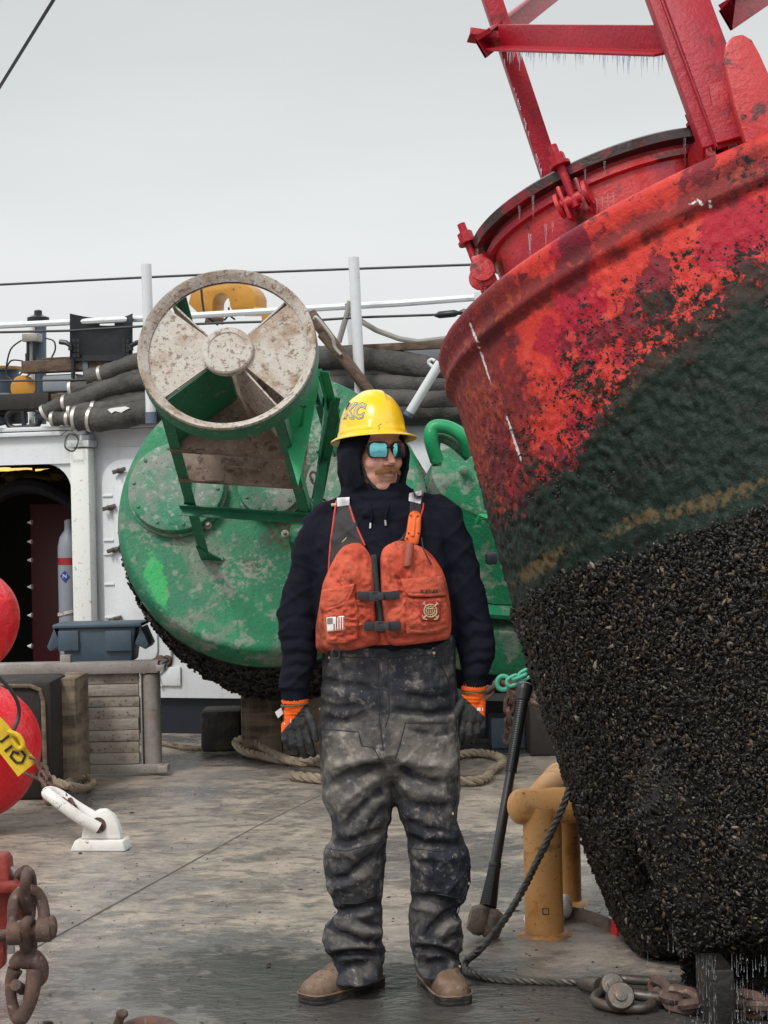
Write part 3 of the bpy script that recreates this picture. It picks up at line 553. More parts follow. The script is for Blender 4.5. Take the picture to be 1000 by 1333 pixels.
nth = 620; th = np.concatenate([np.linspace(-PI - .25, .35, nth, endpoint=False), np.linspace(.35, PI - .25, 60, endpoint=False)])
pz = np.array([p[0] for p in prof]); pr = np.array([p[1] for p in prof])
T_, Z_ = np.meshgrid(th, np.arange(len(prof)), indexing='ij'); X0 = pr[Z_] * np.cos(T_); Y0 = pr[Z_] * np.sin(T_); Zz = pz[Z_]
p3 = np.stack([X0.ravel(), Y0.ravel(), Zz.ravel()], 1)
un = p3[:, 0] / Rr
def zone(p, u):
    n1 = fbm(p * 3.1, 4); n2 = fbm(p * 9 + 5, 4)
    z = p[:, 2]
    dr = .40 + .22 * np.clip(-u, -1, 1) ** 1 * 1.0 + .0 * u
    dr = np.interp(u, [-1, -.85, -.6, -.3, 0, .5], [.53, .50, .42, .34, .29, .22])
    dm = np.interp(u, [-1, -.85, -.5, 0, .5, 1], [.97, .98, 1.05, 1.11, 1.15, 1.2])
    return z, dr, dm, n1, n2
zc, drr, dmm, n1, n2 = zone(p3, un)
grow = np.clip(.5 + (-zc - drr) * 1.35 + .42 * n1 + .22 * n2, 0, 1)            # speckled black growth over the paint
slime = np.clip(.5 + (-zc - drr - .13) * 6 + .30 * n1 + .2 * n2, 0, 1)         # green black film
khaki = np.clip(1.5 - np.abs(-zc - dmm + .065 - .05 * n1) / .035, 0, 1) * np.clip(.7 + 1.4 * fbm(p3 * 2.5 + 9, 2), 0, 1)
mus = np.clip(.5 + (-zc - dmm) * 12 + .35 * n1 + .3 * n2, 0, 1)
upk = np.clip(1.0 - np.abs(-zc - drr - .11 - .10 * n1) / .07, 0, 1) * np.clip(.2 + 1.1 * fbm(p3 * 3 + 2, 2) + .6 * un + .3, 0, 1)
edge = np.clip(np.maximum((-un - .66) * 3.4, (1.1 - np.abs(-zc - .10) / .14) * (.45 - .55 * un)) + .5 * n1 + .3 * n2, 0, 1)                               # weather side: brown and burgundy
rn = np.stack([np.cos(T_).ravel(), np.sin(T_).ravel(), 0 * T_.ravel()], 1)
crust = fbm(p3 * 45, 3); crust2 = fbm(p3 * 18 + 3, 3)
hgt = np.where(zc < -.17, 1, .0) * (.010 * np.clip(grow * 2 - .55 + crust * 1.3, 0, 1.4) + .006 * crust2 * np.clip(slime * 1.4, .15, 1) + .010 * slime * np.clip(fbm(p3 * 55, 2), -.2, 1)) + .012 * mus * (fbm(p3 * 30, 2) + .3) * (zc > -2.4) * .4 + .0022 * fbm(p3 * 22, 3) * (zc > -.2)
# the lump of growth over the counterweight lug low on the near side
lx, ly = .12, None
ang = T_.ravel(); 
hgt += .0
RMn = np.array(RM)
def lump(p):
    w = p @ RMn[:3, :3].T + RMn[:3, 3]; x, y = proj(w)
    return (strokes(x, y, [(.15, 26, [(866, 985), (885, 1060), (915, 1150), (950, 1240), (965, 1300)]), (.07, 30, [(960, 1060), (985, 1150), (1000, 1260)]), (-.22, 24, [(845, 1120), (878, 1190), (900, 1260)])])) * (p[:, 1] < -.2)
hgt += lump(p3)
hull = p3 + rn * hgt[:, None]
J = len(prof); NT = len(th)
ii, jj = np.meshgrid(np.arange(NT), np.arange(J - 1), indexing='ij'); ii = ii.ravel(); jj = jj.ravel(); i2 = (ii + 1) % NT
fc = np.stack([ii * J + jj, ii * J + jj + 1, i2 * J + jj + 1, i2 * J + jj], 1)
me = bpy.data.meshes.new('hull'); me.vertices.add(len(hull)); me.vertices.foreach_set('co', hull.ravel())
me.loops.add(fc.size); me.loops.foreach_set('vertex_index', fc.ravel()); me.polygons.add(len(fc)); me.polygons.foreach_set('loop_start', np.arange(len(fc)) * 4)
me.polygons.foreach_set('use_smooth', np.ones(len(fc), bool)); me.update(calc_edges=True); me.validate()
for nme, val in (('growth', grow), ('slime', slime), ('khaki', np.maximum(khaki, upk * .8)), ('mussel', mus), ('edge', edge)): setattr_(me, nme, val)
# dry white scratches, laid out along the plating in the buoy's own frame
hw = hull @ np.array(RM)[:3, :3].T + np.array(RM)[:3, 3]; qx, qy = proj(hw)
scr = strokes(qx, qy, [(1, 2.2, [(607, 405), (613, 425), (622, 446), (633, 480), (643, 512)]), (1, 2.6, [(657, 535), (664, 556), (672, 580), (682, 610)]), (.9, 2.2, [(888, 266), (905, 264), (925, 270), (942, 270)]), (.9, 2, [(900, 258), (915, 262), (930, 262)])])
front = (p3[:, 1] < 0); setattr_(me, 'scratch', scr * front)
m_hull = mat('buoy_hull', (.53, .038, .028), .52, lay=[(2.6, .50, .53, (.36, .010, .030), .92), (4.4, .555, .575, (.13, .010, .022), .85), (11, .60, .63, (.62, .07, .04), .6), (16, .62, .66, (.07, .012, .016), .85), (60, .64, .68, (.03, .012, .012), .9)], bump=[(9, .004), (60, .004), (160, .002)], spec=.35)
overlay(m_hull, attr_fac('edge', 10, .7, .5, .7, .8), (.095, .014, .016), .55)
overlay(m_hull, attr_fac('edge', 30, 1.1, .95, 1.15, .7), (.34, .06, .025), .5)
overlay(m_hull, attr_fac('growth', 36, 1.15, .58, .66, 1), (.012, .009, .007), .6)
overlay(m_hull, attr_fac('growth', 110, 1.5, .66, .80, .85), (.020, .012, .010), .6)
overlay(m_hull, attr_fac('growth', 17, .75, .60, .68, .9), (.030, .022, .016), .6)
overlay(m_hull, attr_fac('slime', 32, .9, .60, .72, 1), (.0042, .0135, .0088), .55)
overlay(m_hull, attr_fac('slime', 7, .9, 1.05, 1.25, .75), (.003, .004, .004), .5)
overlay(m_hull, attr_fac('slime', 60, 1.1, 1.08, 1.35, .9), (.020, .036, .024), .5)
overlay(m_hull, attr_fac('slime', 150, 1.2, 1.15, 1.4, .8), (.040, .045, .034), .6)
overlay(m_hull, attr_fac('khaki', 45, .8, .66, .95, .85), (.115, .080, .038), .9)
overlay(m_hull, attr_fac('mussel', 40, .4, .6, .7, 1), (.007, .006, .005), .6)
overlay(m_hull, attr_fac('scratch', 90, .6, .6, .8, .95), (.62, .62, .62), .7)
m_hull.node_tree.nodes['Principled BSDF'].inputs['Specular IOR Level'].default_value = .22
me.materials.append(m_hull); obj('hull', None, None, rb, mw=RM, mesh=me)
# ---- mussels: one shell shape set many times over the hull (too small and too many to count)
Nm = 120000
a_ = rng.uniform(-PI - .2, .3, Nm * 2); z_ = -rng.uniform(.72, 2.30, Nm * 2)
pm = np.stack([np.cos(a_) * Rr, np.sin(a_) * Rr, z_], 1); um = np.cos(a_)
zq, dq, mq, k1, k2 = zone(pm, um)
dens = np.clip(.5 + (-zq - mq) * 10 + .35 * k1 + .3 * k2, 0, 1); keep = rng.uniform(0, 1, Nm * 2) < np.clip((dens - .25) * 2, 0, 1); a_ = a_[keep][:Nm]; z_ = z_[keep][:Nm]
r0 = redprof(z_); extra = lump(np.stack([r0 * np.cos(a_), r0 * np.sin(a_), z_], 1))
n = len(a_); rad = r0 + extra + rng.uniform(.006, .026, n) + .016 * np.abs(fbm(np.stack([np.cos(a_) * 6, np.sin(a_) * 6, z_ * 6], 1), 2))
# bottom face shells
nb = 7000; ab = rng.uniform(-PI, 0.2, nb); rbm = np.sqrt(rng.uniform(.2, 1.44, nb)); zbm = -np.interp(rbm, [.05, .45, .75, .98, 1.12, 1.2], [2.455, 2.445, 2.41, 2.36, 2.31, 2.26]) 
cpos = np.concatenate([np.stack([rad * np.cos(a_), rad * np.sin(a_), z_], 1), np.stack([rbm * np.cos(ab), rbm * np.sin(ab), zbm - rng.uniform(0, .012, nb)], 1)])
nn_ = np.concatenate([np.stack([np.cos(a_), np.sin(a_), np.where(z_ < -2.2, -1.0, 0)], 1), np.tile([0, 0, -1.], (nb, 1))]); nn_ += rng.normal(0, .35, nn_.shape); nn_ /= np.linalg.norm(nn_, axis=1)[:, None]
n = len(cpos); tdir = rng.normal(0, 1, (n, 3)); tdir -= nn_ * (tdir * nn_).sum(1)[:, None]; tdir /= np.linalg.norm(tdir, axis=1)[:, None]; bdir = np.cross(nn_, tdir)
tv = np.array([(-1, 0, 0), (-.45, .55, .0), (-.45, 0, .62), (-.45, -.55, 0), (.35, .8, 0), (.35, 0, .8), (.35, -.8, 0), (.9, .4, 0), (.9, 0, .4), (.9, -.4, 0)])
tf = [(0, 1, 2), (0, 2, 3), (1, 4, 5), (1, 5, 2), (2, 5, 6), (2, 6, 3), (4, 7, 8), (4, 8, 5), (5, 8, 9), (5, 9, 6), (7, 9, 8)]
sz = np.clip(rng.lognormal(-4.88, .38, n), .0035, .017)
vv = cpos[:, None, :] + sz[:, None, None] * (tdir[:, None, :] * tv[None, :, 0:1] + bdir[:, None, :] * tv[None, :, 1:2] * .54 + nn_[:, None, :] * tv[None, :, 2:3] * .75)
ff = (np.array(tf)[None] + (np.arange(n) * 10)[:, None, None]).reshape(-1, 3)
me = bpy.data.meshes.new('mussels'); me.vertices.add(n * 10); me.vertices.foreach_set('co', vv.ravel()); me.loops.add(ff.size); me.loops.foreach_set('vertex_index', ff.ravel())
me.polygons.add(len(ff)); me.polygons.foreach_set('loop_start', np.arange(len(ff)) * 3); me.polygons.foreach_set('use_smooth', np.ones(len(ff), bool)); me.update(calc_edges=True)
setattr_(me, 'tint', np.repeat(rng.uniform(0, 1, n), 10))
m_mus = mat('mussel_shell', (.0050, .0041, .0034), .34, spec=.36, bump=[(160, .002)])
def tintf(lo, hi, st):
    def f(t, N, K):
        a = N('ShaderNodeAttribute'); a.attribute_name = 'tint'; r = N('ShaderNodeMapRange'); r.inputs['From Min'].default_value = lo; r.inputs['From Max'].default_value = hi; r.inputs['To Max'].default_value = st; K(a.outputs['Fac'], r.inputs[0]); return r.outputs[0]
    return f
overlay(m_mus, tintf(.3, .75, .9), (.015, .0095, .006)); overlay(m_mus, tintf(.87, .95, .9), (.075, .054, .032), .5); overlay(m_mus, tintf(.985, .99, .9), (.20, .17, .13), .6)
me.materials.append(m_mus); o = obj('mussels', None, None, rb, mw=RM, mesh=me, kind='stuff')
# crusty growth grains over the speckled zone
Ng = 15000; a_ = rng.uniform(-PI - .1, .3, Ng * 3); z_ = -rng.uniform(.2, 1.15, Ng * 3); pm = np.stack([np.cos(a_) * Rr, np.sin(a_) * Rr, z_], 1); zq, dq, mq, k1, k2 = zone(pm, np.cos(a_))
w = np.clip(.35 + (-zq - dq) * 2.2 + .5 * k1 + .45 * k2, 0, 1) * np.clip(1.15 - np.clip((-zq - dq - .12) * 3.5, 0, .95), 0, 1)
clump = fbm(pm * 14, 3); keep = (rng.uniform(0, 1, Ng * 3) < w) & (clump > -.12); a_ = a_[keep][:Ng]; z_ = z_[keep][:Ng]; n = len(a_)
rad = redprof(z_) + .004; cpos = np.stack([rad * np.cos(a_), rad * np.sin(a_), z_], 1); nn_ = np.stack([np.cos(a_), np.sin(a_), 0 * a_], 1); tdir = rng.normal(0, 1, (n, 3)); tdir -= nn_ * (tdir * nn_).sum(1)[:, None]; tdir /= np.linalg.norm(tdir, axis=1)[:, None]; bdir = np.cross(nn_, tdir)
sz = rng.uniform(.0025, .0065, n); vv = cpos[:, None, :] + sz[:, None, None] * (tdir[:, None, :] * tv[None, :, 0:1] + bdir[:, None, :] * tv[None, :, 1:2] + nn_[:, None, :] * tv[None, :, 2:3])
ff = (np.array(tf)[None] + (np.arange(n) * 10)[:, None, None]).reshape(-1, 3); me = bpy.data.meshes.new('crust'); me.vertices.add(n * 10); me.vertices.foreach_set('co', vv.ravel()); me.loops.add(ff.size); me.loops.foreach_set('vertex_index', ff.ravel())
me.polygons.add(len(ff)); me.polygons.foreach_set('loop_start', np.arange(len(ff)) * 3); me.polygons.foreach_set('use_smooth', np.ones(len(ff), bool)); me.update(calc_edges=True)
me.materials.append(mat('growth_grain', (.02, .016, .013), .45, lay=[(8, .5, .65, (.035, .03, .022), .8)])); obj('growth_crust', None, None, rb, mw=RM, mesh=me, kind='stuff')
# ---- collar with hinged clamps
cc = Vector((-.445, -.12, 0)); CMx = RM @ Matrix.Translation(cc)
g = Geo(); g.lathe([(.455, -.01), (.455, .285)], 96, None, False); g.lathe([(.44, -.01), (.44, .285)], 96, None, False); collar = obj('collar', g, m_redtop, rb, mw=CMx)
g = Geo(); g.lathe([(.455, .283), (.495, .285), (.505, .287), (.508, .318), (.495, .326), (.30, .330), (.02, .335)], 96); obj('lid', g, m_flange, rb, mw=CMx)
g = Geo(); g.lathe([(.456, .235), (.475, .24), (.475, .262), (.456, .268)], 96, None, False); obj('gasket_ring', g, m_redtop, rb, mw=CMx)
for ang in (183, 249, 306, 340, 20, 70, 120):
    a = R(ang); m = CMx @ Matrix.Rotation(a, 4, 'Z') @ Matrix.Translation((.47, 0, 0))
    c = obj('lid_clamp', Geo().box((.035, .033, .20), (.06, .014, .12)).box((.035, -.033, .20), (.06, .014, .12)), m_redtop, rb, mw=m, bevel=.004)
    g = Geo(); g.lathe([(.02, -.06), (.044, -.058), (.044, -.045), (.02, -.043), (.02, .043), (.044, .045), (.044, .058), (.02, .06)], 14, Matrix.Translation((.045, 0, .20)) @ Matrix.Rotation(R(90), 4, 'X')); obj('pivot_pin', g, m_redtop, c, mw=m)
    g = Geo(); g.tube([(.05, 0, .17), (.05, 0, .40)], .015, 12); g.lathe([(.028, .335), (.028, .365)], 6, Matrix.Translation((.05, 0, 0))); g.lathe([(.036, .322), (.036, .333)], 14, Matrix.Translation((.05, 0, 0))); obj('swing_bolt', g, m_redpaint, c, mw=m)
def icicle(g, p, ln, r=.0045):
    p = Vector(p); g.tube([p + Vector((0, 0, .004)), p - Vector((0, 0, ln * .4)), p - Vector((0, 0, ln))], [r, r * .6, r * .12], 6)
g = Geo(); cxw = CMx
for ang in (184, 228, 234, 260, 264, 301, 308):
    for k in range(3):
        a = R(ang + random.uniform(-3, 3)); p = cxw @ Vector((.50 * math.cos(a) + random.uniform(-.01, .03) * math.cos(a), .50 * math.sin(a), .17 if k else .28)); icicle(g, p, random.uniform(.03, .09))
obj('icicle', g, m_ice, rb, label='small clear icicles under the lid clamps', kind='stuff')
g = Geo(); g.prism([(0, 0), (.1, 0), (.1, .12), (0, .08)], -.02, .02, Matrix.Translation(PL(622, 372, .3)) @ RX.inverted()); obj('far_lug', g, m_redpaint, rb)
# ---- tower of angle iron
UPV = RM.to_3x3() @ Vector((0, 1, 0)); RXv = RM.to_3x3() @ Vector((1, 0, 0)); RZv = ra
def leg(pa, pb, ya, yb, prof, side, name='tower_leg', ext=1.0, m=m_redpaint):
    a = RM @ PL(*pa, ya); b = RM @ PL(*pb, yb); b = a + (b - a) * ext; g = Geo(); g.beam(a, b, prof, side); return obj(name, g, m, rb, bevel=.003)
def Lc(w, h, t, fx=1): return [(x * fx, y) for x, y in Lprof(w, h, t)]
leg((713, 250), (640, 30), .25, .22, Lc(.072, .075, .012), RXv, ext=2.4)
leg((915, 192), (842, -10), -1.02, -.90, Lc(.085, .07, .012), RXv, ext=2.0)
leg((938, 190), (862, -10), -1.06, -.92, Lc(-.012, .09, .03), RXv, ext=2.0)
leg((962, 178), (882, -40), -1.10, -.96, [(-.07, 0), (.065, 0), (.065, .012), (.02, .014), (.02, .08), (.01, .08), (.01, .014), (-.07, .012)], RXv, ext=1.8)
bar = leg((652, 47), (874, 51), .14, -.84, [(-.045, -.004), (-.045, .07), (-.035, .07), (-.035, .008), (.045, .008), (.045, -.004)], RZv, 'tower_crossbar')
leg((618, 54), (700, -8), .12, .9, Lc(-.075, .075, .012), RZv, 'tower_brace', 1.5)
leg((665, 52), (612, 44), .15, .12, Lc(.03, .07, .01), RZv, 'gusset', 1.0)
leg((870, 70), (700, -60), -.8, .4, Lc(.06, .06, .01), RZv, 'tower_brace') if False else None
leg((935, 14), (985, -18), -.95, -.6, Lc(-.075, .075, .012), RZv, 'tower_brace', 2.0)
g = Geo(); pl = [PL(x, y, -1.06) for x, y in ((922, 112), (965, 100), (978, 178), (934, 196), (928, 150))]; A = [tuple(p) for p in pl] + [tuple(p + Vector((0, -.014, 0))) for p in pl]; n5 = 5
g.add(A, [tuple(range(n5)), tuple(range(2 * n5 - 1, n5 - 1, -1))] + [(i, (i + 1) % n5, n5 + (i + 1) % n5, n5 + i) for i in range(n5)]); obj('foot_gusset', g, m_redpaint, rb, local=True, bevel=.003)
pl = [PL(x, y, -1.13) for x, y in ((975, 215), (955, 150), (940, 85), (942, 66), (951, 56), (964, 53), (976, 60), (986, 78), (1004, 118), (1030, 230))]; n5 = len(pl)
A = [tuple(p) for p in pl] + [tuple(p + Vector((0, -.05, 0))) for p in pl]; g = Geo(); g.add(A, [tuple(range(n5)), tuple(range(2 * n5 - 1, n5 - 1, -1))] + [(i, (i + 1) % n5, n5 + (i + 1) % n5, n5 + i) for i in range(n5)]); obj('lifting_lug', g, m_redtop, rb, local=True, bevel=.006)
g = Geo()
for k in range(130):
    t = random.uniform(.03, .97); a = RM @ PL(652 + 222 * t, 66 + 5 * t, .14 - .98 * t); icicle(g, a, random.choice([.01, .015, .02, .05, .07]) * random.uniform(.6, 1.2), random.uniform(.002, .0045))
for k in range(26):
    t = random.random(); icicle(g, RM @ PL(712 - 72 * t, 244 - 215 * t, .22), random.uniform(.01, .03), .003)
obj('icicle', g, m_ice, rb, label='fringe of clear ice hanging from the tower', kind='stuff')
g = Geo(); a = RM @ PL(655, 48, .1)
for k in (1, 2):
    p = RM @ PL(735 + 56 * (k - 1), 47, -.24 - .25 * (k - 1)); g.ell(tuple(p), (.012, .012, .02), None, 8, 6)
obj('bolt_head', g, m_flange, rb)
# ---- water running off the hull
g = Geo(); dg_ = Geo()
for k in range(60):
    px = random.choice([random.uniform(835, 1000), random.uniform(905, 1010), random.gauss(960, 14), random.gauss(925, 6)]); Yd = 5.05 + random.uniform(-.15, .35); y0 = random.uniform(1195, 1255) if px < 900 else random.uniform(1240, 1262)
    a = P(px, y0, Yd); z = a.z
    while z > .01:
        ln = random.uniform(.006, .05); r = random.uniform(.0005, .0012); jx = random.uniform(-.0015, .0015); g.tube([(a.x + jx, a.y, z), (a.x + jx, a.y, z - ln * .6), (a.x + jx, a.y, max(z - ln, .003))], [r * .2, r * .6, r * 1.5], 6); z -= ln + random.uniform(.01, .09)
    for q in range(2): dg_.ell((a.x + random.uniform(-.05, .05), a.y + random.uniform(-.05, .05), .004 + random.random() ** 2 * .05), (.003, .003, .003), None, 6, 4)
g.add(dg_.v, dg_.f); obj('dripping_water', g, m_ice, mw=Matrix(), kind='stuff', label='threads of water dripping off the mussels')
# ================================================================ GREEN BUOY with tower and disc
FC = P(352, 659, 10.6); DC = P(296, 456, 8.85); ga = (DC - FC).normalized(); LEN = (DC - FC).length
GM = frame(FC, ga, (math.cos(R(7)), 0, -math.sin(R(7)))); gb = thing('navigation_buoy', GM, 'green steel buoy lying on its side, its round disc and tower pointing at the viewer', 'buoy', 'steel navigation buoys on the deck')
def gp(name, g, m, mm=None, par=None, **k): return obj(name, g, m, par or gb, mw=GM @ mm if mm else GM, **k)
pf = [(.02 + .865 * k / 60, .0) for k in range(60)] + [(.885, 0), (.905, -.006), (.915, -.02), (.93, -.06), (.945, -.12), (.945, -.2), (.94, -.215)]
KG = .957; pf = [(a * KG, b) for a, b in pf]; g = Geo(); g.lathe(pf, 160, None, False); hf = gp('hull_face', g, m_green); vv_ = np.array(g.v); ww = vv_ @ np.array(GM)[:3, :3].T + np.array(GM)[:3, 3]; qx, qy = proj(ww)
nz_ = fbm(vv_ * 4, 3); setattr_(hf.data, 'rustzone', np.clip(1.1 * np.exp(-((qx - 395) / 55) ** 2 - ((qy - 675) / 60) ** 2) + .9 * np.exp(-((qx - 345) / 25) ** 2 - ((qy - 620) / 50) ** 2) + .5 * nz_, 0, 1))
setattr_(hf.data, 'greyzone', np.clip(.75 * np.exp(-((qx - 330) / 90) ** 2 - ((qy - 755) / 45) ** 2) + .7 * np.exp(-((qx - 190) / 30) ** 2 - ((qy - 690) / 40) ** 2) + .5 * np.exp(-((qx - 440) / 60) ** 2 - ((qy - 560) / 60) ** 2) + .5 * nz_, 0, 1))
setattr_(hf.data, 'brightzone', np.clip(1.0 * np.exp(-((qx - 205) / 22) ** 2 - ((qy - 755 - (qx - 205) * .9) / 40) ** 2) + .4 * nz_, 0, 1))
g = Geo(); g.lathe([(a * KG, b) for a, b in [(.94, -.217), (.935, -.5), (.90, -.9), (.78, -1.25), (.55, -1.5), (.4, -1.75), (.1, -1.8)]], 96); me_h = gp('lower_hull', g, mat('dark_fouled_hull', (.010, .010, .009), .7, bump=[(25, .02), (80, .006)]))
# mussels on the green buoy's hull
Nm = 9000; a_ = rng.uniform(0, 2 * PI, Nm); z_ = -rng.uniform(.24, 1.4, Nm); rad = np.interp(-z_, [.217, .5, .9, 1.25, 1.5], [.94, .935, .9, .78, .55]) * KG + rng.uniform(0, .02, Nm)
nn_ = np.stack([np.cos(a_), np.sin(a_), -.2 + 0 * a_], 1) + rng.normal(0, .3, (Nm, 3)); nn_ /= np.linalg.norm(nn_, axis=1)[:, None]; tdir = rng.normal(0, 1, (Nm, 3)); tdir -= nn_ * (tdir * nn_).sum(1)[:, None]; tdir /= np.linalg.norm(tdir, axis=1)[:, None]; bdir = np.cross(nn_, tdir)
cpos = np.stack([rad * np.cos(a_), rad * np.sin(a_), z_], 1); sz = rng.uniform(.012, .026, Nm)
vv = cpos[:, None, :] + sz[:, None, None] * (tdir[:, None, :] * tv[None, :, 0:1] + bdir[:, None, :] * tv[None, :, 1:2] * .6 + nn_[:, None, :] * tv[None, :, 2:3] * .8)
ff = (np.array(tf)[None] + (np.arange(Nm) * 10)[:, None, None]).reshape(-1, 3); me = bpy.data.meshes.new('mussels'); me.from_pydata(vv.reshape(-1, 3).tolist(), [], ff.tolist()); me.materials.append(m_mus); setattr_(me, 'tint', np.repeat(rng.uniform(0, .84, Nm), 10))
obj('mussels', None, None, gb, mw=GM, mesh=me, kind='stuff')
GI = GM.inverted()
def gl(px, py, s):
    """point of the local plane z=s seen at a pixel"""
    o = GI @ CO; q = GI.to_3x3() @ ray(px, py); t = (s - o.z) / q.z; return o + q * t
for (px, py, rr_) in ((231, 638, .275), (353, 636, .185), (445, 632, .20)):
    c = gl(px, py, .03); c.z = 0; m = Matrix.Translation(c); g = Geo(); g.lathe([(rr_ + .012, .001), (rr_ + .012, .02), (rr_ + .003, .024), (rr_, .026), (rr_, .086), (rr_ - .01, .092), (rr_ * .6, .095), (.02, .095)], 64); h = gp('hatch_cover', g, m_hatch, m)
    for k in range(10):
        a = 2 * PI * k / 10; q = Matrix.Translation((c.x + (rr_ - .03) * math.cos(a), c.y + (rr_ - .03) * math.sin(a), .095)); g = Geo(); g.lathe([(.011, 0), (.010, .008)], 6); gp('hatch_bolt', g, m_green, q, h, smooth=False)
# disc: flanged ring, hub, two solid sectors
dm = Matrix.Translation((0, 0, LEN)); Ro = .428
g = Geo(); g.lathe([(Ro - .045, -.01), (Ro - .03, .004), (Ro - .006, .03), (Ro, .032), (Ro + .004, .02), (Ro + .004, -.09), (Ro - .006, -.09), (Ro - .012, -.03), (Ro - .05, -.02)], 96, None, False); g.rings([], False) if False else None
ringo = gp('disc_ring', g, m_beige, dm)
g = Geo(); g.lathe([(Ro + .0055, .016), (Ro + .0055, -.092)], 96, None, False); gp('ring_edge', g, m_greenleg, dm, ringo)
def sector(a0, a1, r0, r1, z0, z1, n=28):
    g = Geo(); A = [a0 + (a1 - a0) * k / n for k in range(n + 1)]; pl = [(r1 * math.cos(a), r1 * math.sin(a)) for a in A] + [(r0 * math.cos(a), r0 * math.sin(a)) for a in reversed(A)]
    v = []; f = []; 
    for z in (z0, z1):
        for k in range(n + 1): v += [(r1 * math.cos(A[k]), r1 * math.sin(A[k]), z), (r0 * math.cos(A[k]), r0 * math.sin(A[k]), z)]
    m_ = 2 * (n + 1)
    for k in range(n): a = 2 * k; f += [(a, a + 1, a + 3, a + 2), (m_ + a, m_ + a + 2, m_ + a + 3, m_ + a + 1), (a, a + 2, m_ + a + 2, m_ + a), (a + 1, m_ + a + 1, m_ + a + 3, a + 3)]
    f += [(0, m_, m_ + 1, 1), (2 * n, 2 * n + 1, m_ + 2 * n + 1, m_ + 2 * n)]; return g.add(v, f)
for a0, a1 in ((R(-42), R(42)), (R(141), R(219))):
    gp('disc_sector', sector(a0 + R(5), a1 + R(5), .10, Ro - .03, -.03, -.018), m_beige, dm)
g = Geo(); g.lathe([(.125, -.03), (.125, .0), (.118, .008), (.095, .010), (.09, .004), (.02, .003)], 40); gp('hub', g, m_beige, dm)
# four legs, shelves, diagonal radar plates
H0 = .30; H1 = .33
def corner(sx_, sy_, s): 
    w = H0 + (LEN - s) * .03; return Vector((sx_ * w, sy_ * w, s))
for sx_ in (-1, 1):
    for sy_ in (-1, 1):
        a = corner(sx_, sy_, .001); b = corner(sx_, sy_, LEN - .03); g = Geo(); g.beam(a, b, [(x * -sx_, y * sy_ * sx_ * (1 if True else 1)) for x, y in Lprof(.055, -.055 * sx_, .007)], (1, 0, 0)); gp('tower_leg', g, m_greenleg)
        g = Geo(); g.prism([(0, 0), (.13 * sx_ * -1, 0), (.13 * sx_ * -1, .02), (0, .02)], .001, .015, Matrix.Translation(a)); 
        g.add([(0, 0, .016), (-.12 * sx_, 0, .016), (0, 0, .2), (0, .008, .016), (-.12 * sx_, .008, .016), (0, .008, .2)], [(0, 1, 2), (5, 4, 3), (0, 3, 4, 1), (1, 4, 5, 2), (2, 5, 3, 0)], Matrix.Translation(a)); gp('foot_plate', g, m_greenleg)
for s in (LEN * .74, LEN * .56):
    w = H0 + (LEN - s) * .03; g = Geo(); g.box((0, 0, s), (2 * w, 2 * w, .012)); gp('shelf_plate', g, m_brown, bevel=.003)
    g = Geo(); g.box((0, -w - .004, s - .008), (2 * w, .007, .03)); gp('shelf_edge', g, m_brown)
g = Geo(); s = LEN * .56; w = H0 + (LEN - s) * .03; g.tube([(-.09, -w + .07, s + .008), (-.085, -w + .07, s + .03), (.085, -w + .07, s + .03), (.09, -w + .07, s + .008)], .009, 8); gp('grab_handle', g, m_brown)
s = LEN * .38; w = H0 + (LEN - s) * .03 + .01
for y in (-w, w): g = Geo(); g.beam((-w - .02, y, s), (w + .02, y, s), Lprof(.05, .045, .007), (0, 0, 1)); gp('tower_rail', g, m_greenleg)
for x in (-w, w): g = Geo(); g.beam((x, -w, s), (x, w, s), Lprof(.05, .045, .007), (0, 0, 1)); gp('tower_rail', g, m_greenleg)
for ang in (50, -50 + 180 + 10, 225, 315):
    a = R(ang if ang not in (140,) else 140); u = Vector((math.cos(a), math.sin(a), 0)); v = Vector((-math.sin(a), math.cos(a), 0)); g = Geo(); z0, z1 = LEN * .745, LEN - .032; l0, l1 = .02, .40
    pts = [u * l0 + Vector((0, 0, z0)), u * l1 + Vector((0, 0, z0)), u * l1 + Vector((0, 0, z1)), u * l0 + Vector((0, 0, z1))]; A = [tuple(p) for p in pts] + [tuple(p + v * .008) for p in pts]
    g.add(A, [(0, 1, 2, 3), (7, 6, 5, 4), (0, 4, 5, 1), (1, 5, 6, 2), (2, 6, 7, 3), (3, 7, 4, 0)]); gp('radar_plate', g, m_greenleg if ang == 225 else m_beige)
# bright green side web on the right, with its handle
def plate(pts, t, nv):
    g = Geo(); n = len(pts); A = [tuple(p) for p in pts] + [tuple(p + nv * t) for p in pts]; return g.add(A, [tuple(range(n)), tuple(range(2 * n - 1, n - 1, -1))] + [(i, (i + 1) % n, n + (i + 1) % n, n + i) for i in range(n)])
m_bright = mat('bright_green_paint', (.015, .30, .11), .42, lay=[(5, .5, .7, (.02, .2, .09), .6), (30, .64, .7, (.3, .33, .28), .6)], bump=[(40, .002)])
pts = [gl(x, y, LEN * .80) for x, y in ((409, 480), (419, 480), (404, 560), (388, 632), (376, 590), (366, 556), (386, 528))]
gp('side_web', plate(pts, .01, Vector((0, 0, -1))), m_bright)
g = Geo(); q = [gl(393, 528, LEN * .85), gl(397, 530, LEN * .88), gl(390, 568, LEN * .75), gl(386, 570, LEN * .72)]; g.tube(q, .009, 8); gp('side_handle', g, m_bright)
g = Geo(); g.beam(gl(431, 515, LEN * .7), gl(407, 640, LEN * .2), Lprof(.05, .05, .008), (1, 0, 0)); gp('side_strut', g, m_greenleg)
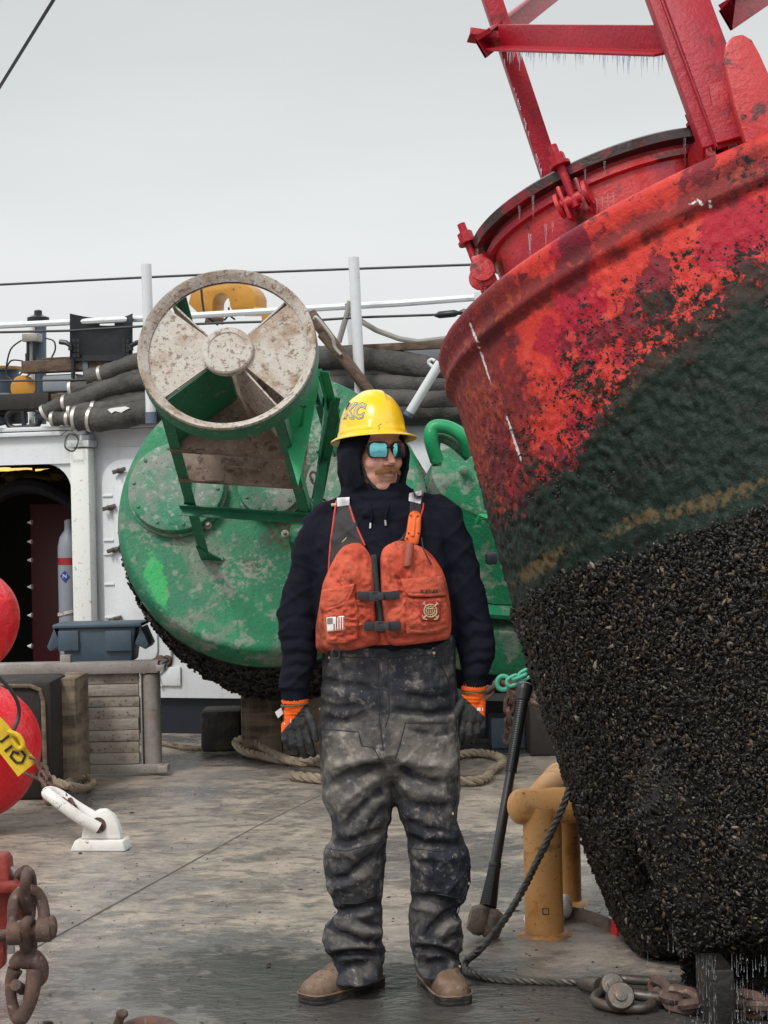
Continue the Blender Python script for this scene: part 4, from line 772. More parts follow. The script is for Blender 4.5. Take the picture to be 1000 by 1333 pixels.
g = Geo(); g.beam(gl(415, 482, LEN * .9), gl(445, 600, LEN * .15), Lprof(.05, .03, .008), (1, 0, 0)); gp('side_strut', g, m_bright)
g = Geo(); g.beam(gl(432, 530, LEN * .6), gl(412, 640, LEN * .2), Lprof(.045, .045, .008), (1, 0, 0)); gp('side_strut', g, m_greenleg)
c = gl(392, 700, .06); g = Geo(); g.box((c.x + .05, c.y, .06), (.22, .11, .12)); gp('lug_block', g, m_green, bevel=.01)
for x, y in ((271, 684), (374, 705), (425, 602)): c = gl(x, y, .03); g = Geo(); g.lathe([(.022, 0), (.022, .03), (.012, .032), (.012, .06)], 10, Matrix.Translation((c.x, c.y, .001 if y != 705 else .12))); gp('stud_bolt', g, m_alu)
g = Geo(); c = gl(400, 640, .01)
# chain hanging between the legs and the face
for k in range(7):
    p = GM @ gl(409 + k * 3.2, 622 + k * 9, .25 - .02 * k); m = frame(p, (1, .2, 0) if k % 2 else (.2, 1, 0), (0.3, 0, -1)); obj('chain_link', linkgeo(.034, .018, .007, 6, 6), m_rust, gb, mw=m)
# ================================================================ second green buoy, half hidden at right
c0 = P(652, 655, 11.4); ax = Vector((.10, -.62, .80)).normalized(); QM = frame(c0, ax, (1, 0, 0)); qb = thing('navigation_buoy', QM, 'second green buoy half hidden between the worker and the red buoy', 'buoy', 'steel navigation buoys on the deck')
g = Geo(); g.lathe([(.02, .22), (.42, .22), (.45, .21), (.60, -.28), (.61, -.30)], 64); obj('upper_cone', g, m_green, qb, mw=QM)
g = Geo(); g.lathe([(.66, -.31), (.70, -.31), (.70, -.34), (.62, -.345)], 64); obj('flange', g, m_green, qb, mw=QM)
g = Geo(); g.lathe([(.60, -.35), (.60, -.42)], 64); obj('joint_band', g, m_redold, qb, mw=QM)
g = Geo(); g.lathe([(.60, -.425), (.72, -.43), (.80, -.66), (.80, -.70), (.78, -.72)], 64); obj('lower_drum', g, m_green, qb, mw=QM)
g = Geo(); g.lathe([(.77, -.722), (.70, -.95), (.4, -1.1), (.02, -1.12)], 48); obj('lower_hull', g, m_navy, qb, mw=QM)
def qp(px, py, Y): return P(px, py, Y)
g = Geo(); g.tube(spline([qp(569, 600, 10.95), qp(561, 572, 10.9), qp(565, 556, 10.9), qp(585, 557, 10.9), qp(604, 570, 10.9), qp(612, 590, 10.95)], 6), .042, 12); obj('lifting_loop', g, m_bright, qb)
g = Geo(); g.tube(spline([qp(569, 606, 11.0), qp(567, 580, 10.98), qp(572, 570, 10.98), qp(590, 577, 10.98), qp(610, 595, 11.0)], 6), .03, 10); obj('lifting_loop', g, m_green, qb)
nY = Vector((0, .05, 0))
g = plate([qp(x, y, 10.62) for x, y in ((603, 608), (612, 609), (640, 650), (660, 690), (600, 662), (578, 645))], .05, Vector((0, 1, 0))); obj('face_plate', g, m_green, qb, bevel=.01)
g = Geo(); g.tube([qp(622, 680, 10.6), qp(626, 672, 10.55), qp(634, 671, 10.55), qp(637, 678, 10.6)], .018, 8); obj('small_handle', g, m_bright, qb)
g = Geo(); q = qp(604, 613, 10.58); g.ell(tuple(q), (.03, .03, .03), None, 10, 8); obj('stud_bolt', g, m_green, qb)
g = Geo(); q = qp(640, 727, 10.6); g.box((q.x, q.y, q.z), (.07, .05, .07), None); obj('lug_block', g, m_navy, qb, bevel=.015)
# ================================================================ DECK GEAR
def sphere_fender(c, r, label):
    m = Matrix.Translation(c); o = thing('fender', m, label, 'fender', 'red inflatable fenders'); g = Geo()
    prf = [(max(.01, r * math.sin(t)) * (1 + .02 * math.cos(3 * t)), r - r * math.cos(t) * (1.0)) for t in [PI * k / 40 for k in range(41)]]
    g.lathe(prf, 72); b = obj('body', g, m_fender, o, local=True); g = Geo(); g.lathe([(.05, 2 * r - .01), (.05, 2 * r + .04), (.02, 2 * r + .05)], 16); obj('eye_boss', g, m_black, o, local=True); return o
f1c = P(-38, 977, 8.9); f2c = P(-47, 808, 9.1)
r1 = .338; r2 = .272
fe1 = sphere_fender(Vector((f1c.x, f1c.y, max(0, f1c.z - r1))), r1, 'large lower red ball fender resting on deck with yellow strap')
fe2 = sphere_fender(Vector((f2c.x, f2c.y, f2c.z - r2)), r2, 'smaller upper red ball fender above the strapped one')
# black line over the fender and the yellow strap with its hook
g = Geo(); pts = spline([P(x, y, Y) for x, y, Y in ((-60, 890, 8.6), (-20, 872, 8.55), (5, 888, 8.56), (22, 912, 8.58), (24, 935, 8.58), (12, 958, 8.52), (-10, 965, 8.5), (-50, 950, 8.5))], 8); g.tube(pts, .009, 8)
tag(obj('black_line', g, m_cable), 'thin black line looping over the lower red fender', 'rope')
st = [P(x, y, Y) for x, y, Y in ((-40, 922, 8.50), (-10, 945, 8.50), (10, 968, 8.50), (36, 1001, 8.49))]
def ribbon(pts, w, t, side):
    g = Geo(); rs = []
    for i, p in enumerate(pts):
        d = (pts[min(i + 1, len(pts) - 1)] - pts[max(i - 1, 0)]).normalized(); s = Vector(side); s = (s - d * s.dot(d)).normalized(); nn = d.cross(s)
        rs.append([tuple(p + s * a * w / 2 + nn * b * t / 2) for a, b in ((-1, -1), (1, -1), (1, 1), (-1, 1))])
    return g.rings(rs)
sw = thing('ratchet_strap', st[-1], 'yellow webbing strap with black print and wire hook over the lower red fender', 'strap')
obj('webbing', ribbon(spline(st, 6), .11, .006, (.66, 0, .75)), m_yellow, sw)
g = Geo(); g.tube(spline([P(x, y, 8.47) for x, y in ((10, 952), (24, 958), (30, 970), (24, 974), (14, 962))], 5), .012, 8); obj('strap_loop', g, m_yellow, sw)
g = Geo(); d_ = (st[3] - st[2]).normalized(); sdv = Vector((.66, 0, .75)); sdv = (sdv - d_ * sdv.dot(d_)).normalized(); base = st[3] - d_ * .075 + Vector((0, -.0065, 0))
g.tube([base + d_ * a + sdv * b for a, b in ((-.055, -.03), (-.055, .03), (.02, .032), (.035, .0), (.02, -.02), (-.02, -.025), (-.03, .0), (-.005, .012))], .0065, 6); obj('printed_mark', g, m_ink, sw)
g = Geo(); g.tube([base + d_ * -.10 + sdv * -.02, base + d_ * -.10 + sdv * .03], .006, 6); obj('printed_mark', g, m_ink, sw)
g = Geo(); g.tube([P(x, y, 8.47) for x, y in ((31, 1006), (50, 1014), (62, 1022), (66, 1014), (52, 1002), (45, 988), (38, 986))], .008, 8); obj('wire_hook', g, m_rust, sw)
def chain(name, pts, lh, r, m, label, cat='chain', grp=None, wr=.52):
    pts = [Vector(p) for p in pts]; L_ = [0]
    for a, b in zip(pts, pts[1:]): L_.append(L_[-1] + (b - a).length)
    step = (lh - r) * 2 * .86; n = max(1, int(L_[-1] / step)); o = thing(name, pts[0], label, cat, grp); me = None
    for k in range(n + 1):
        s = min(L_[-1] - 1e-6, k * step); i = max(j for j in range(len(L_) - 1) if L_[j] <= s); t = (s - L_[i]) / (L_[i + 1] - L_[i]); p = pts[i].lerp(pts[i + 1], t); d = (pts[i + 1] - pts[i]).normalized()
        nv = d.cross(Vector((0, .3, 1))).normalized()
        if k % 2: nv = d.cross(nv)
        mm = frame(p, nv, d); q = obj('link', linkgeo(lh, lh * wr, r, 6, 7) if me is None else None, m, o, mw=mm, mesh=me); me = q.data
    return o
chain('securing_chain', [P(56, 1012, 8.45), P(66, 1030, 8.4), P(80, 1035, 8.4), P(92, 1046, 8.35), P(97, 1056, 8.3)], .03, .0085, m_rust, 'small rusty chain running from the strap hook to the white shackle')
chain('securing_chain', [P(60, 1008, 8.5), P(62, 1026, 8.45), P(64, 1042, 8.4)], .036, .010, m_rust, 'short loose rusty chain end hanging by the white shackle')
# padeye and white shackle
pc = G(131, 1106); pe = thing('padeye', Matrix.Translation(pc) @ Matrix.Rotation(R(-8), 4, 'Z'), 'white painted deck padeye welded to the steel deck', 'padeye')
sc_ = pc.y / F
def rot(m=None): return m
base_ = [(-.115, 0), (.115, 0), (.10, .045), (.09, .05)] 
g = Geo(); g.prism([(-.13, 0), (.13, 0), (.118, .05), (-.105, .05)], -.07, .05, RX.copy()); obj('base', g, m_white2, pe, mw=WM[pe], bevel=.008)
out = [(-.085, .051), (.105, .051), (.095, .10), (.07, .155), (.03, .185), (-.01, .182), (-.04, .155), (-.075, .10)]
g = Geo(); g.prism(out, -.03, .025, RX.copy()); obj('eye_plate', g, m_white2, pe, mw=WM[pe], bevel=.01)
g = Geo(); g.lathe([(.036, 0), (.036, .006)], 20, Matrix.Translation((.0, -.026, .115)) @ RX); obj('eye_hole', g, m_rust, pe, mw=WM[pe])
g = Geo(); pts = spline([pc + Vector(v) for v in ((.0, -.045, .105), (-.10, -.06, .17), (-.20, -.05, .245), (-.235, .0, .262), (-.20, .045, .25), (-.10, .05, .18), (.0, .045, .12))], 8); g.tube(pts, .027, 14)
tag(obj('shackle', g, m_white2), 'white painted bow shackle leaning up from the deck padeye', 'shackle')
# ropes
def rope(pts, r, label, name='mooring_rope', m=m_rope, pitch=None, seg=6):
    P1 = spline(pts, 14); L_ = 0; pitch = pitch or r * 6.5; ls = [0]
    for a, b in zip(P1, P1[1:]): L_ += (b - a).length; ls.append(L_)
    n = int(L_ / (pitch / 9)); q = []; j = 0
    for k in range(n + 1):
        s = L_ * k / n
        while j < len(ls) - 2 and ls[j + 1] < s: j += 1
        q.append(P1[j].lerp(P1[j + 1], (s - ls[j]) / max(1e-9, ls[j + 1] - ls[j])))
    g = Geo(); U = []; u = Vector((0, 0, 1))
    for k in range(n + 1):
        t = (q[min(k + 1, n)] - q[max(k - 1, 0)]).normalized(); u = (u - t * u.dot(t)).normalized(); U.append((u.copy(), t.cross(u)))
    for c in range(3):
        g.tube([q[k] + (U[k][0] * math.cos(2 * PI * (c / 3 + L_ * k / n / pitch)) + U[k][1] * math.sin(2 * PI * (c / 3 + L_ * k / n / pitch))) * r * .5 for k in range(n + 1)], r * .56, seg)
    return tag(obj(name, g, m), label, 'rope')
def GP(px, py, z): return G(px, py, z)
rope([GP(*a) for a in ((505, 1000, .03), (450, 996, .03), (405, 992, .03), (370, 990, .03), (340, 984, .03), (318, 978, .04), (307, 967, .07), (318, 962, .10), (340, 972, .06), (362, 984, .05), (390, 992, .08), (415, 988, .08))], .026, 'thick tan rope loop on deck left of the worker behind his glove')
rope([GP(*a) for a in ((380, 1010, .03), (400, 1012, .03), (430, 1014, .03), (480, 1010, .03))], .03, 'frayed tan rope end lying just left of the trouser leg')
rope([GP(*a) for a in ((590, 984, .03), (620, 980, .03), (646, 984, .03), (655, 993, .03), (640, 1003, .03), (634, 1012, .03), (615, 1017, .03), (575, 1014, .03))], .026, 'tan rope curve on deck right of the trouser leg')
rope([P(x, y, Y) for x, y, Y in ((53, 996, 8.95), (60, 1008, 8.9), (74, 1018, 8.85), (95, 1024, 8.8))] + [GP(*a) for a in ((112, 1026, .04), (122, 1020, .04), (116, 1012, .05), (98, 1014, .05), (85, 1020, .06))], .021, 'tan rope coiled at the foot of the brown timber post')
rope([GP(*a) for a in ((205, 965, .02), (235, 972, .02), (262, 974, .02), (290, 970, .02), (330, 974, .02))], .018, 'thin dark rope lying behind the slatted platform', m=m_wood)
# timber cribbing at the left
def gbox(name, x0, x1, ybase, ytop, depth, m, label, cat, bevel=.01, grp=None, dz=0):
    a = G(x0, ybase, dz); Y = a.y; b = P(x1, ybase, Y); t = P(x0, ytop, Y); g = Geo(); g.box(((a.x + b.x) / 2, Y + depth / 2, (dz + t.z) / 2), (b.x - a.x, depth, t.z - dz)); return tag(obj(name, g, m, bevel=bevel), label, cat, grp)
gbox('timber_post', 70, 101, 1030, 884, .45, m_wood, 'brown weathered timber post split down its face beside the slatted platform', 'timber', .012)
gbox('timber_block', -60, 70, 1044, 889, .5, m_wooddark, 'black tarred timber block behind the red fenders', 'timber', .03)
bx = P(-40, 1044, 9.46)
g = Geo(); Yb = G(-60, 1044).y - .008; a = P(30, 1040, Yb); pts = [P(x, y, Yb) for x, y in ((-40, 893), (40, 893), (52, 898), (56, 912), (60, 1040))]; g.tube(pts, .012, 8); tag(obj('box_rim', g, m_wood), 'pale worn rim curving round the corner of the black block', 'trim')
gbox('timber_block', 315, 368, 984, 897, .30, m_wood, 'grey brown timber chock under the green buoy just left of the worker', 'timber', .012)
gbox('timber_block', 368.5, 425, 984, 900, .30, m_wood, 'second brown timber chock partly behind the orange cuffed glove', 'timber', .012)
gbox('timber_block', 262, 313, 979, 926, .32, m_wooddark, 'charred black timber chock under the green buoy hull', 'timber', .02)
gbox('timber_block', 690, 760, 985, 900, .5, m_wooddark, 'black timber block behind the teal shackle', 'timber', .02)
gbox('timber_block', 640, 690, 975, 935, .3, m_bluegrey, 'low grey block on deck below the chain at right', 'block', .01)
# slatted aluminium platform
YP = G(150, 1010).y; pf_ = thing('slatted_platform', Matrix.Translation(G(110, 1010)), 'dirty aluminium slatted platform standing on edge behind the timber post', 'platform')
def pbox(x0, x1, y0, y1, d0, d1, name, m=m_alu, bevel=.003):
    a = P(x0, y0, YP + d0); b = P(x1, y1, YP + d0); g = Geo(); g.box(((a.x + b.x) / 2, YP + (d0 + d1) / 2, (a.z + b.z) / 2), (abs(b.x - a.x), abs(d1 - d0), abs(a.z - b.z))); return obj(name, g, m, pf_, bevel=bevel)
pbox(-60, 206, 866, 876, -.03, .06, 'top_rail'); pbox(60, 212, 998, 1006, -.03, .05, 'bottom_rail'); pbox(182, 186.5, 876.5, 998, -.02, .05, 'side_rail')
for k in range(8):
    y = 878.5 + 14.9 * k; sl_ = pbox(40 if k else -50, 181.3 + random.uniform(-1, .6), y, y + 11.6 + random.uniform(-.6, .3), random.uniform(-.004, .004), .035, 'slat', m_slat)
    g = Geo()
    for j in range(9):
        x = 100 + j * 9.2 + random.uniform(-2, 2); c = P(x, y + (3.5 if j % 2 else 7.5) + random.uniform(-1, 1), YP - .001); q_ = random.uniform(.003, .006); g.lathe([(q_, 0), (q_ * .6, .002)], 6, Matrix.Translation(c) @ RX)
    obj('slat_stud', g, m_mud, sl_, kind='stuff')
g = Geo(); g.tube([P(195.5, 877, YP + .03), P(199, 998, YP + .03)], .052, 20); obj('corner_post', g, m_alu, pf_)
pbox(187.5, 193, 880, 998, .05, .09, 'inner_plate'); pbox(203, 214, 866, 874, -.05, .05, 'corner_bracket'); pbox(205, 218, 997, 1006, -.06, .06, 'corner_foot')
pbox(78, 92, 853, 865.5, 0, .06, 'tube_stub', bevel=.006)
a = P(-60, 871, YP); b = P(206, 871, YP); g = Geo(); g.box(((a.x + b.x) / 2, YP + .28, a.z - .02), (b.x - a.x, .42, .03)); obj('back_shelf', g, m_alu, pf_)
for x in (-40, 190): a = P(x, 871, YP); g = Geo(); g.box((a.x, YP + .45, (a.z - .035) / 2), (.05, .05, a.z - .036)); obj('rear_leg', g, m_alu, pf_)
pbox(38, 182, 879, 996, .06, .068, 'slat_gap_shade', m_room)  # added black sheet, stands in for the shade behind the slat gaps
# blue grey tote
YB = YP + .12; zb_ = P(127, 866, YP).z + .0; t0 = P(127, 812, YB); bo = thing('plastic_tote', (P(127, 866, YB).x, YB + .16, zb_), 'blue grey plastic tote with flared handles on the slatted platform', 'tote')
zt_ = t0.z; xl, xr = P(77, 830, YB).x, P(177, 830, YB).x
def tap(x0, x1, X0, X1, y0, y1, z0, z1): return Geo().rings([[(X0, y0 + .01, z0), (X1, y0 + .01, z0), (X1, y1 - .01, z0), (X0, y1 - .01, z0)], [(x0, y0, z1), (x1, y0, z1), (x1, y1, z1), (x0, y1, z1)]])
obj('body', tap(xl, xr, xl + .035, xr - .03, YB, YB + .32, zb_ + .002, zt_ - .02), m_bin, bo, bevel=.012)
g = Geo(); o_ = .035; hb(g, xl - o_, xr + o_, zt_ - .022, zt_, YB - .02, YB + .34); obj('rim', g, m_bin, bo, bevel=.006)
for x0, x1 in ((76, 103), (137, 172)): a = P(x0, 820, YB); b = P(x1, 847, YB); g = Geo(); hb(g, a.x, b.x, b.z, a.z - .005, YB - .013, YB + .02); obj('side_panel', g, m_bin, bo, bevel=.004)
for s, xe in ((-1, xl), (1, xr)):
    g = Geo(); hh = zt_ - .023
    g.add([(xe + s * .03, YB + .01, hh), (xe + s * .075, YB + .01, hh - .11), (xe + s * .055, YB + .01, hh - .135), (xe - s * .01, YB + .01, hh - .10), (xe + s * .03, YB + .31, hh), (xe + s * .075, YB + .31, hh - .11), (xe + s * .055, YB + .31, hh - .135), (xe - s * .01, YB + .31, hh - .10)], [(0, 1, 2, 3), (7, 6, 5, 4), (0, 4, 5, 1), (1, 5, 6, 2), (2, 6, 7, 3), (3, 7, 4, 0)]); obj('handle', g, m_bin, bo, bevel=.006)
# chains and teal shackle at the right, behind
chain('hull_chain', [P(632, 903, 10.2), P(645, 893, 10.2), P(655, 888, 10.2), P(668, 893, 10.15), P(684, 905, 10.1), P(700, 915, 10.0), P(720, 920, 9.9)], .045, .013, m_rust, 'rusty chain stretched between the green buoys and the red buoy behind the glove')
chain('hull_chain', [P(664, 905, 10.4), P(662, 925, 10.4), P(664, 948, 10.4), P(660, 962, 10.4)], .045, .012, m_rust, 'dark rusty chain hanging straight down below the teal shackle')
chain('hull_chain', [P(205, 862, 11.5), P(212, 858, 11.5), P(222, 862, 11.4)], .045, .012, m_rust, 'bit of rusty chain at the foot of the green buoy beside the tote')
o = thing('teal_shackle', P(668, 890, 10.0), 'teal green shackle and link joining the rusty chains', 'shackle')
g = Geo(); g.tube([P(655 + 8 * math.cos(t), 889 + 9 * math.sin(t), 10.0) for t in [R(20 + 300 * k / 14) for k in range(15)]], .013, 10); obj('ring', g, m_teal, o)
for k, (x, y) in enumerate(((668, 886), (676, 881), (684, 878))): m = frame(P(x, y, 9.98), (0, -1, .2) if k % 2 == 0 else (-.4, 0, 1), (1, 0, .55)); obj('link', linkgeo(.038, .022, .010, 6, 8), m_teal, o, mw=m)
# long black bar with ribbed sleeve and round head
b0 = G(632, 1200, .06); t0 = P(684, 893, b0.y + .35); o = thing('long_handled_maul', b0, 'long black ribbed bar with a muddy round head standing on deck right of the worker', 'maul')
d_ = (t0 - b0); ln = d_.length; m = frame(b0, d_)
rb_ = []; s = .16 * ln
def ribs(z0, z1, r0, r1, n): 
    L__ = []
    for k in range(n): z = z0 + (z1 - z0) * k / n; r = r0 + (r1 - r0) * k / n; h = (z1 - z0) / n; L__ += [(r, z), (r, z + h * .55), (r * .88, z + h * .6), (r * .88, z + h * .95)]
    return L__
g = Geo(); g.lathe([(.024, .05)] + ribs(.055, ln * .22, .031, .021, 22), 18, m); obj('lower_sleeve', g, m_rubber, o, smooth=False)
g = Geo(); g.lathe([(.021, ln * .22), (.0225, ln * .225), (.0225, ln * .24), (.019, ln * .245), (.017, ln * .62)], 18, m); obj('shaft', g, m_rubber, o)
g = Geo(); g.lathe([(.018, ln * .62)] + ribs(ln * .622, ln * .93, .021, .023, 40) + [(.024, ln * .935), (.030, ln * .98), (.030, ln), (.024, ln + .004)], 18, m); obj('grip_sleeve', g, m_rubber, o, smooth=False)
g = Geo(); g.lathe([(.026, ln + .0045), (.025, ln + .008)], 18, m); obj('end_cap', g, m_grey, o)
g = Geo(); hm = Matrix.Translation(b0) @ Matrix.Rotation(R(18), 4, 'Y'); g.lathe([(.01, -.062), (.04, -.058), (.055, -.03), (.052, -.008), (.046, 0), (.052, .008), (.055, .03), (.04, .058), (.01, .062)], 24, hm @ Matrix.Rotation(R(90), 4, 'Y')); obj('head', g, m_mud, o)
# ---- orange double bitt
bf = G(709, 1217); brr = G(734, 1176); Zc = P(709, 1049, bf.y).z; bt = thing('mooring_bitt', bf, 'orange painted steel mooring bitt with cross pipes and two posts', 'bitt')
rp_ = .068
g = Geo(); g.tube([bf, Vector((bf.x, bf.y, Zc))], rp_, 32); obj('front_post', g, m_orange, bt)
g = Geo(); g.lathe([(.098, 0), (.090, .007), (rp_ + .002, .016)], 32, Matrix.Translation(bf)); obj('base_flange', g, m_orange, bt)
g = Geo(); g.tube([brr, Vector((brr.x, brr.y, Zc))], rp_, 32); obj('rear_post', g, m_orange, bt)
g = Geo(); g.lathe([(.098, 0), (.090, .007), (rp_ + .002, .016)], 32, Matrix.Translation(brr)); obj('base_flange', g, m_orange, bt)
def cap(c0, c1, r, n=6):
    c0, c1 = Vector(c0), Vector(c1); d = (c1 - c0).normalized(); p = []; rr = []
    for k in range(n): t = PI / 2 * k / n; p.append(c0 - d * r * math.cos(t) ** 1 * .75); rr.append(max(.004, r * math.sin(t)))
    p.append(c0); rr.append(r); p.append(c1); rr.append(r)
    for k in range(n - 1, -1, -1): t = PI / 2 * k / n; p.append(c1 + d * r * math.cos(t) * .75); rr.append(max(.004, r * math.sin(t)))
    return p, rr
p_, q_ = cap((bf.x - .075, bf.y, Zc), (bf.x + .65, bf.y + .03, Zc), rp_ * .93); g = Geo(); g.tube(p_, q_, 32); obj('cross_pipe', g, m_orange, bt)
p_, q_ = cap((bf.x + .0, bf.y + .02, Zc + .014), (brr.x, brr.y + .05, Zc + .014), rp_ * .9); g = Geo(); g.tube(p_, q_, 32); obj('rear_pipe', g, m_orange, bt)
g = Geo(); c = P(709, 1181, bf.y); 
for dx_, dz in ((-1, 0), (1, 0), (0, 1), (0, -1)): g.box((bf.x + dx_ * .010, bf.y - rp_ - .0, c.z + dz * .010), (.003 if dx_ else .023, .004, .023 if dx_ else .003))
obj('stamped_square', g, m_rust, bt)
# white padeye behind the bitt, strap with the red end
wp_ = G(700, 1206); o = thing('padeye', wp_, 'white painted padeye and shackle half hidden behind the orange bitt', 'padeye')
g = Geo(); c = P(735, 1180, wp_.y + .1); g.ell(tuple(c), (.03, .03, .045), None, 14, 10); g.tube([c, P(728, 1200, wp_.y + .1), P(726, 1206, wp_.y + .08)], .018, 10); obj('shackle_bow', g, m_white2, o)
a = G(684, 1207); g = plate([a, a + Vector((.12, 0, 0)), a + Vector((.10, 0, .085)), a + Vector((.03, 0, .085))], .12, Vector((0, 1, 0))); obj('base', g, m_white2, o, bevel=.006)
sp_ = [P(733, 1192, 6.75), P(755, 1197, 6.7), P(780, 1206, 6.6), P(796, 1213, 6.5)]; sp_ = [Vector((p.x, p.y, max(p.z, .02))) for p in sp_]
s2 = thing('lashing_strap', sp_[0], 'flat brown lashing strap with a red end tag running behind the orange bitt', 'strap')
obj('webbing', ribbon(spline(sp_, 5), .05, .006, (0, .5, 1)), m_mud, s2); obj('red_tag', ribbon([sp_[-1] + Vector((.002, 0, 0)), sp_[-1] + (sp_[-1] - sp_[-2]) * .55], .06, .008, (0, .5, 1)), mat('red_tag', (.6, .03, .02), .5), s2)
obj('lower_webbing', ribbon([p + Vector((.0, .02, -.035)) for p in sp_[:4]], .012, .012, (0, 0, 1)), m_rust, s2)
g = Geo(); c = G(748, 1082); g.box((c.x + .03, c.y, .03), (.12, .06, .06)); tag(obj('deck_fitting', g, m_white2, bevel=.01), 'small white deck fitting glimpsed behind the cross pipe', 'fitting')
# ---- wire rope from the bitt to the shackles
wr_ = [P(752, 985, 6.30), P(741, 1028, 6.30), P(722, 1075, 6.30), P(700, 1120, 6.25), P(680, 1160, 6.15), P(655, 1200, 6.05), P(625, 1236, 5.95)]
wr_ = [Vector((p.x, p.y, max(p.z, .02))) for p in wr_] + [G(608, 1250, .02), G(606, 1262, .015), G(620, 1270, .013), G(660, 1276, .013), G(710, 1278, .013), G(758, 1279, .015)]
o = rope(wr_, .0125, 'steel wire rope running down from the orange bitt and across the deck', 'wire_rope', m_wire, .075)
o['category'] = 'wire rope'
# shackles at the rope end
hw_ = thing('shackle_assembly', G(800, 1296), 'linked rusty steel shackles on deck at the end of the wire rope', 'shackles')
def gz(px, py, z): return G(px, py, z)
g = Geo(); g.tube([gz(755, 1279, .018), gz(765, 1281, .03), gz(782, 1284, .036)], [.014, .024, .028], 14); obj('rope_socket', g, m_steel, hw_)
g = Geo(); g.tube(spline([gz(782, 1276, .045), gz(800, 1274, .05), (gz(828, 1276, .045)), gz(848, 1278, .04), gz(852, 1284, .035), gz(845, 1290, .03)], 5), .015, 12); obj('shackle_bow', g, m_steel, hw_)
g = Geo(); g.tube(spline([gz(786, 1290, .03), gz(776, 1296, .028), gz(776, 1304, .022), gz(800, 1311, .02), gz(835, 1312, .02), gz(850, 1306, .025)], 5), .015, 12); obj('shackle_bow', g, m_steel, hw_)
g = Geo(); g.tube(spline([gz(812, 1292, .045), gz(840, 1297, .04), gz(870, 1299, .035), gz(905, 1298, .03), gz(930, 1298, .03)], 5), .017, 12); obj('shackle_leg', g, m_steel, hw_)
for x, y, r in ((797, 1282, .036), (808, 1297, .042)):
    c = gz(x, y, .055); g = Geo(); mm = Matrix.Translation(c) @ Matrix.Rotation(R(62), 4, 'X') @ Matrix.Rotation(R(0), 4, 'Y'); g.lathe([(r, -.05), (r, .008), (r * .9, .014), (r * .45, .015), (r * .42, .022), (.004, .023)], 22, mm); obj('pin_head', g, m_steel, hw_)
chain('rusty_chain', [G(860, 1290, .04), G(880, 1300, .04), G(905, 1306, .035), G(940, 1300, .04), G(985, 1310, .04), G(1040, 1310, .04)], .05, .017, m_rust, 'wet rusty chain on deck under the dripping water')
gbox('steel_stand', 922, 958, 1345, 1262, .2, m_wetdark, 'dark wet stand under the dripping edge of the red buoy', 'stand', .01)
# ---- near left: red bracket with rusted shackle, link and chain stopper
YN = 5.2; rk = thing('red_bracket', P(10, 1340, YN), 'red painted steel bracket cut off at the lower left edge', 'bracket')
def npl(pts, Y, t, m, name, par, bevel=.006): g = plate([P(x, y, Y) for x, y in pts], t, Vector((0, 1, 0))); return obj(name, g, m, par, bevel=bevel)
npl([(-70, 1112), (5, 1114), (10, 1122), (12, 1150), (32, 1152), (32, 1180), (28, 1210), (8, 1222), (-70, 1230)], YN, .08, m_redold, 'plate', rk)
npl([(-70, 1150), (34, 1151), (34, 1162), (-70, 1166)], YN - .06, .055, m_redold, 'rib', rk)
npl([(-60, 1232), (6, 1224), (4, 1260), (-60, 1290)], YN + .02, .06, m_redold, 'lower_flange', rk)
npl([(-60, 1291), (-5, 1270), (-5, 1350), (-60, 1360)], YN + .02, .06, m_redold, 'foot', rk)
npl([(12, 1128), (27, 1140), (27, 1149), (12, 1140)], YN + .03, .03, m_alu, 'cleat', rk)
npl([(8, 1229), (18, 1229), (19, 1242), (8, 1243)], YN + .03, .02, m_alu, 'cleat', rk)
rs_ = thing('rusted_shackles', P(38, 1340, YN - .1), 'heavily rusted shackle and chain links hanging from the red bracket', 'shackles')
def nt_(pts, r, name, Y=YN - .1, m=m_rust): g = Geo(); g.tube(spline([P(x, y, Y + dy) for x, y, dy in pts], 6), r, 14); return obj(name, g, m, rs_)
nt_([(20, 1218, -.06), (17, 1196, -.06), (19, 1172, -.05), (30, 1160, -.03), (45, 1160, -.02), (54, 1172, -.03), (58, 1196, -.05), (58, 1214, -.06)], .0165, 'shackle_bow')
nt_([(37, 1198, .02), (33, 1180, -.03), (33, 1150, -.08), (37, 1136, -.06), (41, 1150, .02), (40, 1185, .05), (37, 1200, .02)], .0155, 'chain_link')
nt_([(36, 1246, .0), (32, 1230, -.05), (33, 1204, -.09), (38, 1199, -.06), (42, 1206, .0), (42, 1236, .03)], .0145, 'chain_link')
g = Geo(); g.tube([P(-4, 1218, YN - .17), P(66, 1208, YN - .17)], .015, 14); g.ell(tuple(P(68, 1207, YN - .17)), (.015, .022, .034), None, 12, 8); obj('shackle_pin', g, m_rust, rs_)
for x, y in ((20, 1214), (58, 1210)): g = Geo(); g.lathe([(.034, -.02), (.034, .02)], 18, Matrix.Translation(P(x, y, YN - .165)) @ Matrix.Rotation(R(90), 4, 'Y')); obj('shackle_eye', g, m_rust, rs_, bevel=.005)
g = Geo(); g.tube([P(27, 1138, YN), P(34, 1134, YN - .05)], .018, 10); obj('bolt_end', g, m_rust, rs_)
hk = thing('chain_hook', P(32, 1335, YN - .1), 'rusty pear shaped hook link at the bottom of the hanging chain', 'hook')
def ht(pts, rr, name): g = Geo(); q = spline([P(x, y, YN - .12 + dy) for x, y, dy in pts], 6); g.tube(q, [float(np.interp(i / (len(q) - 1), np.linspace(0, 1, len(rr)), rr)) for i in range(len(q))], 14); return g
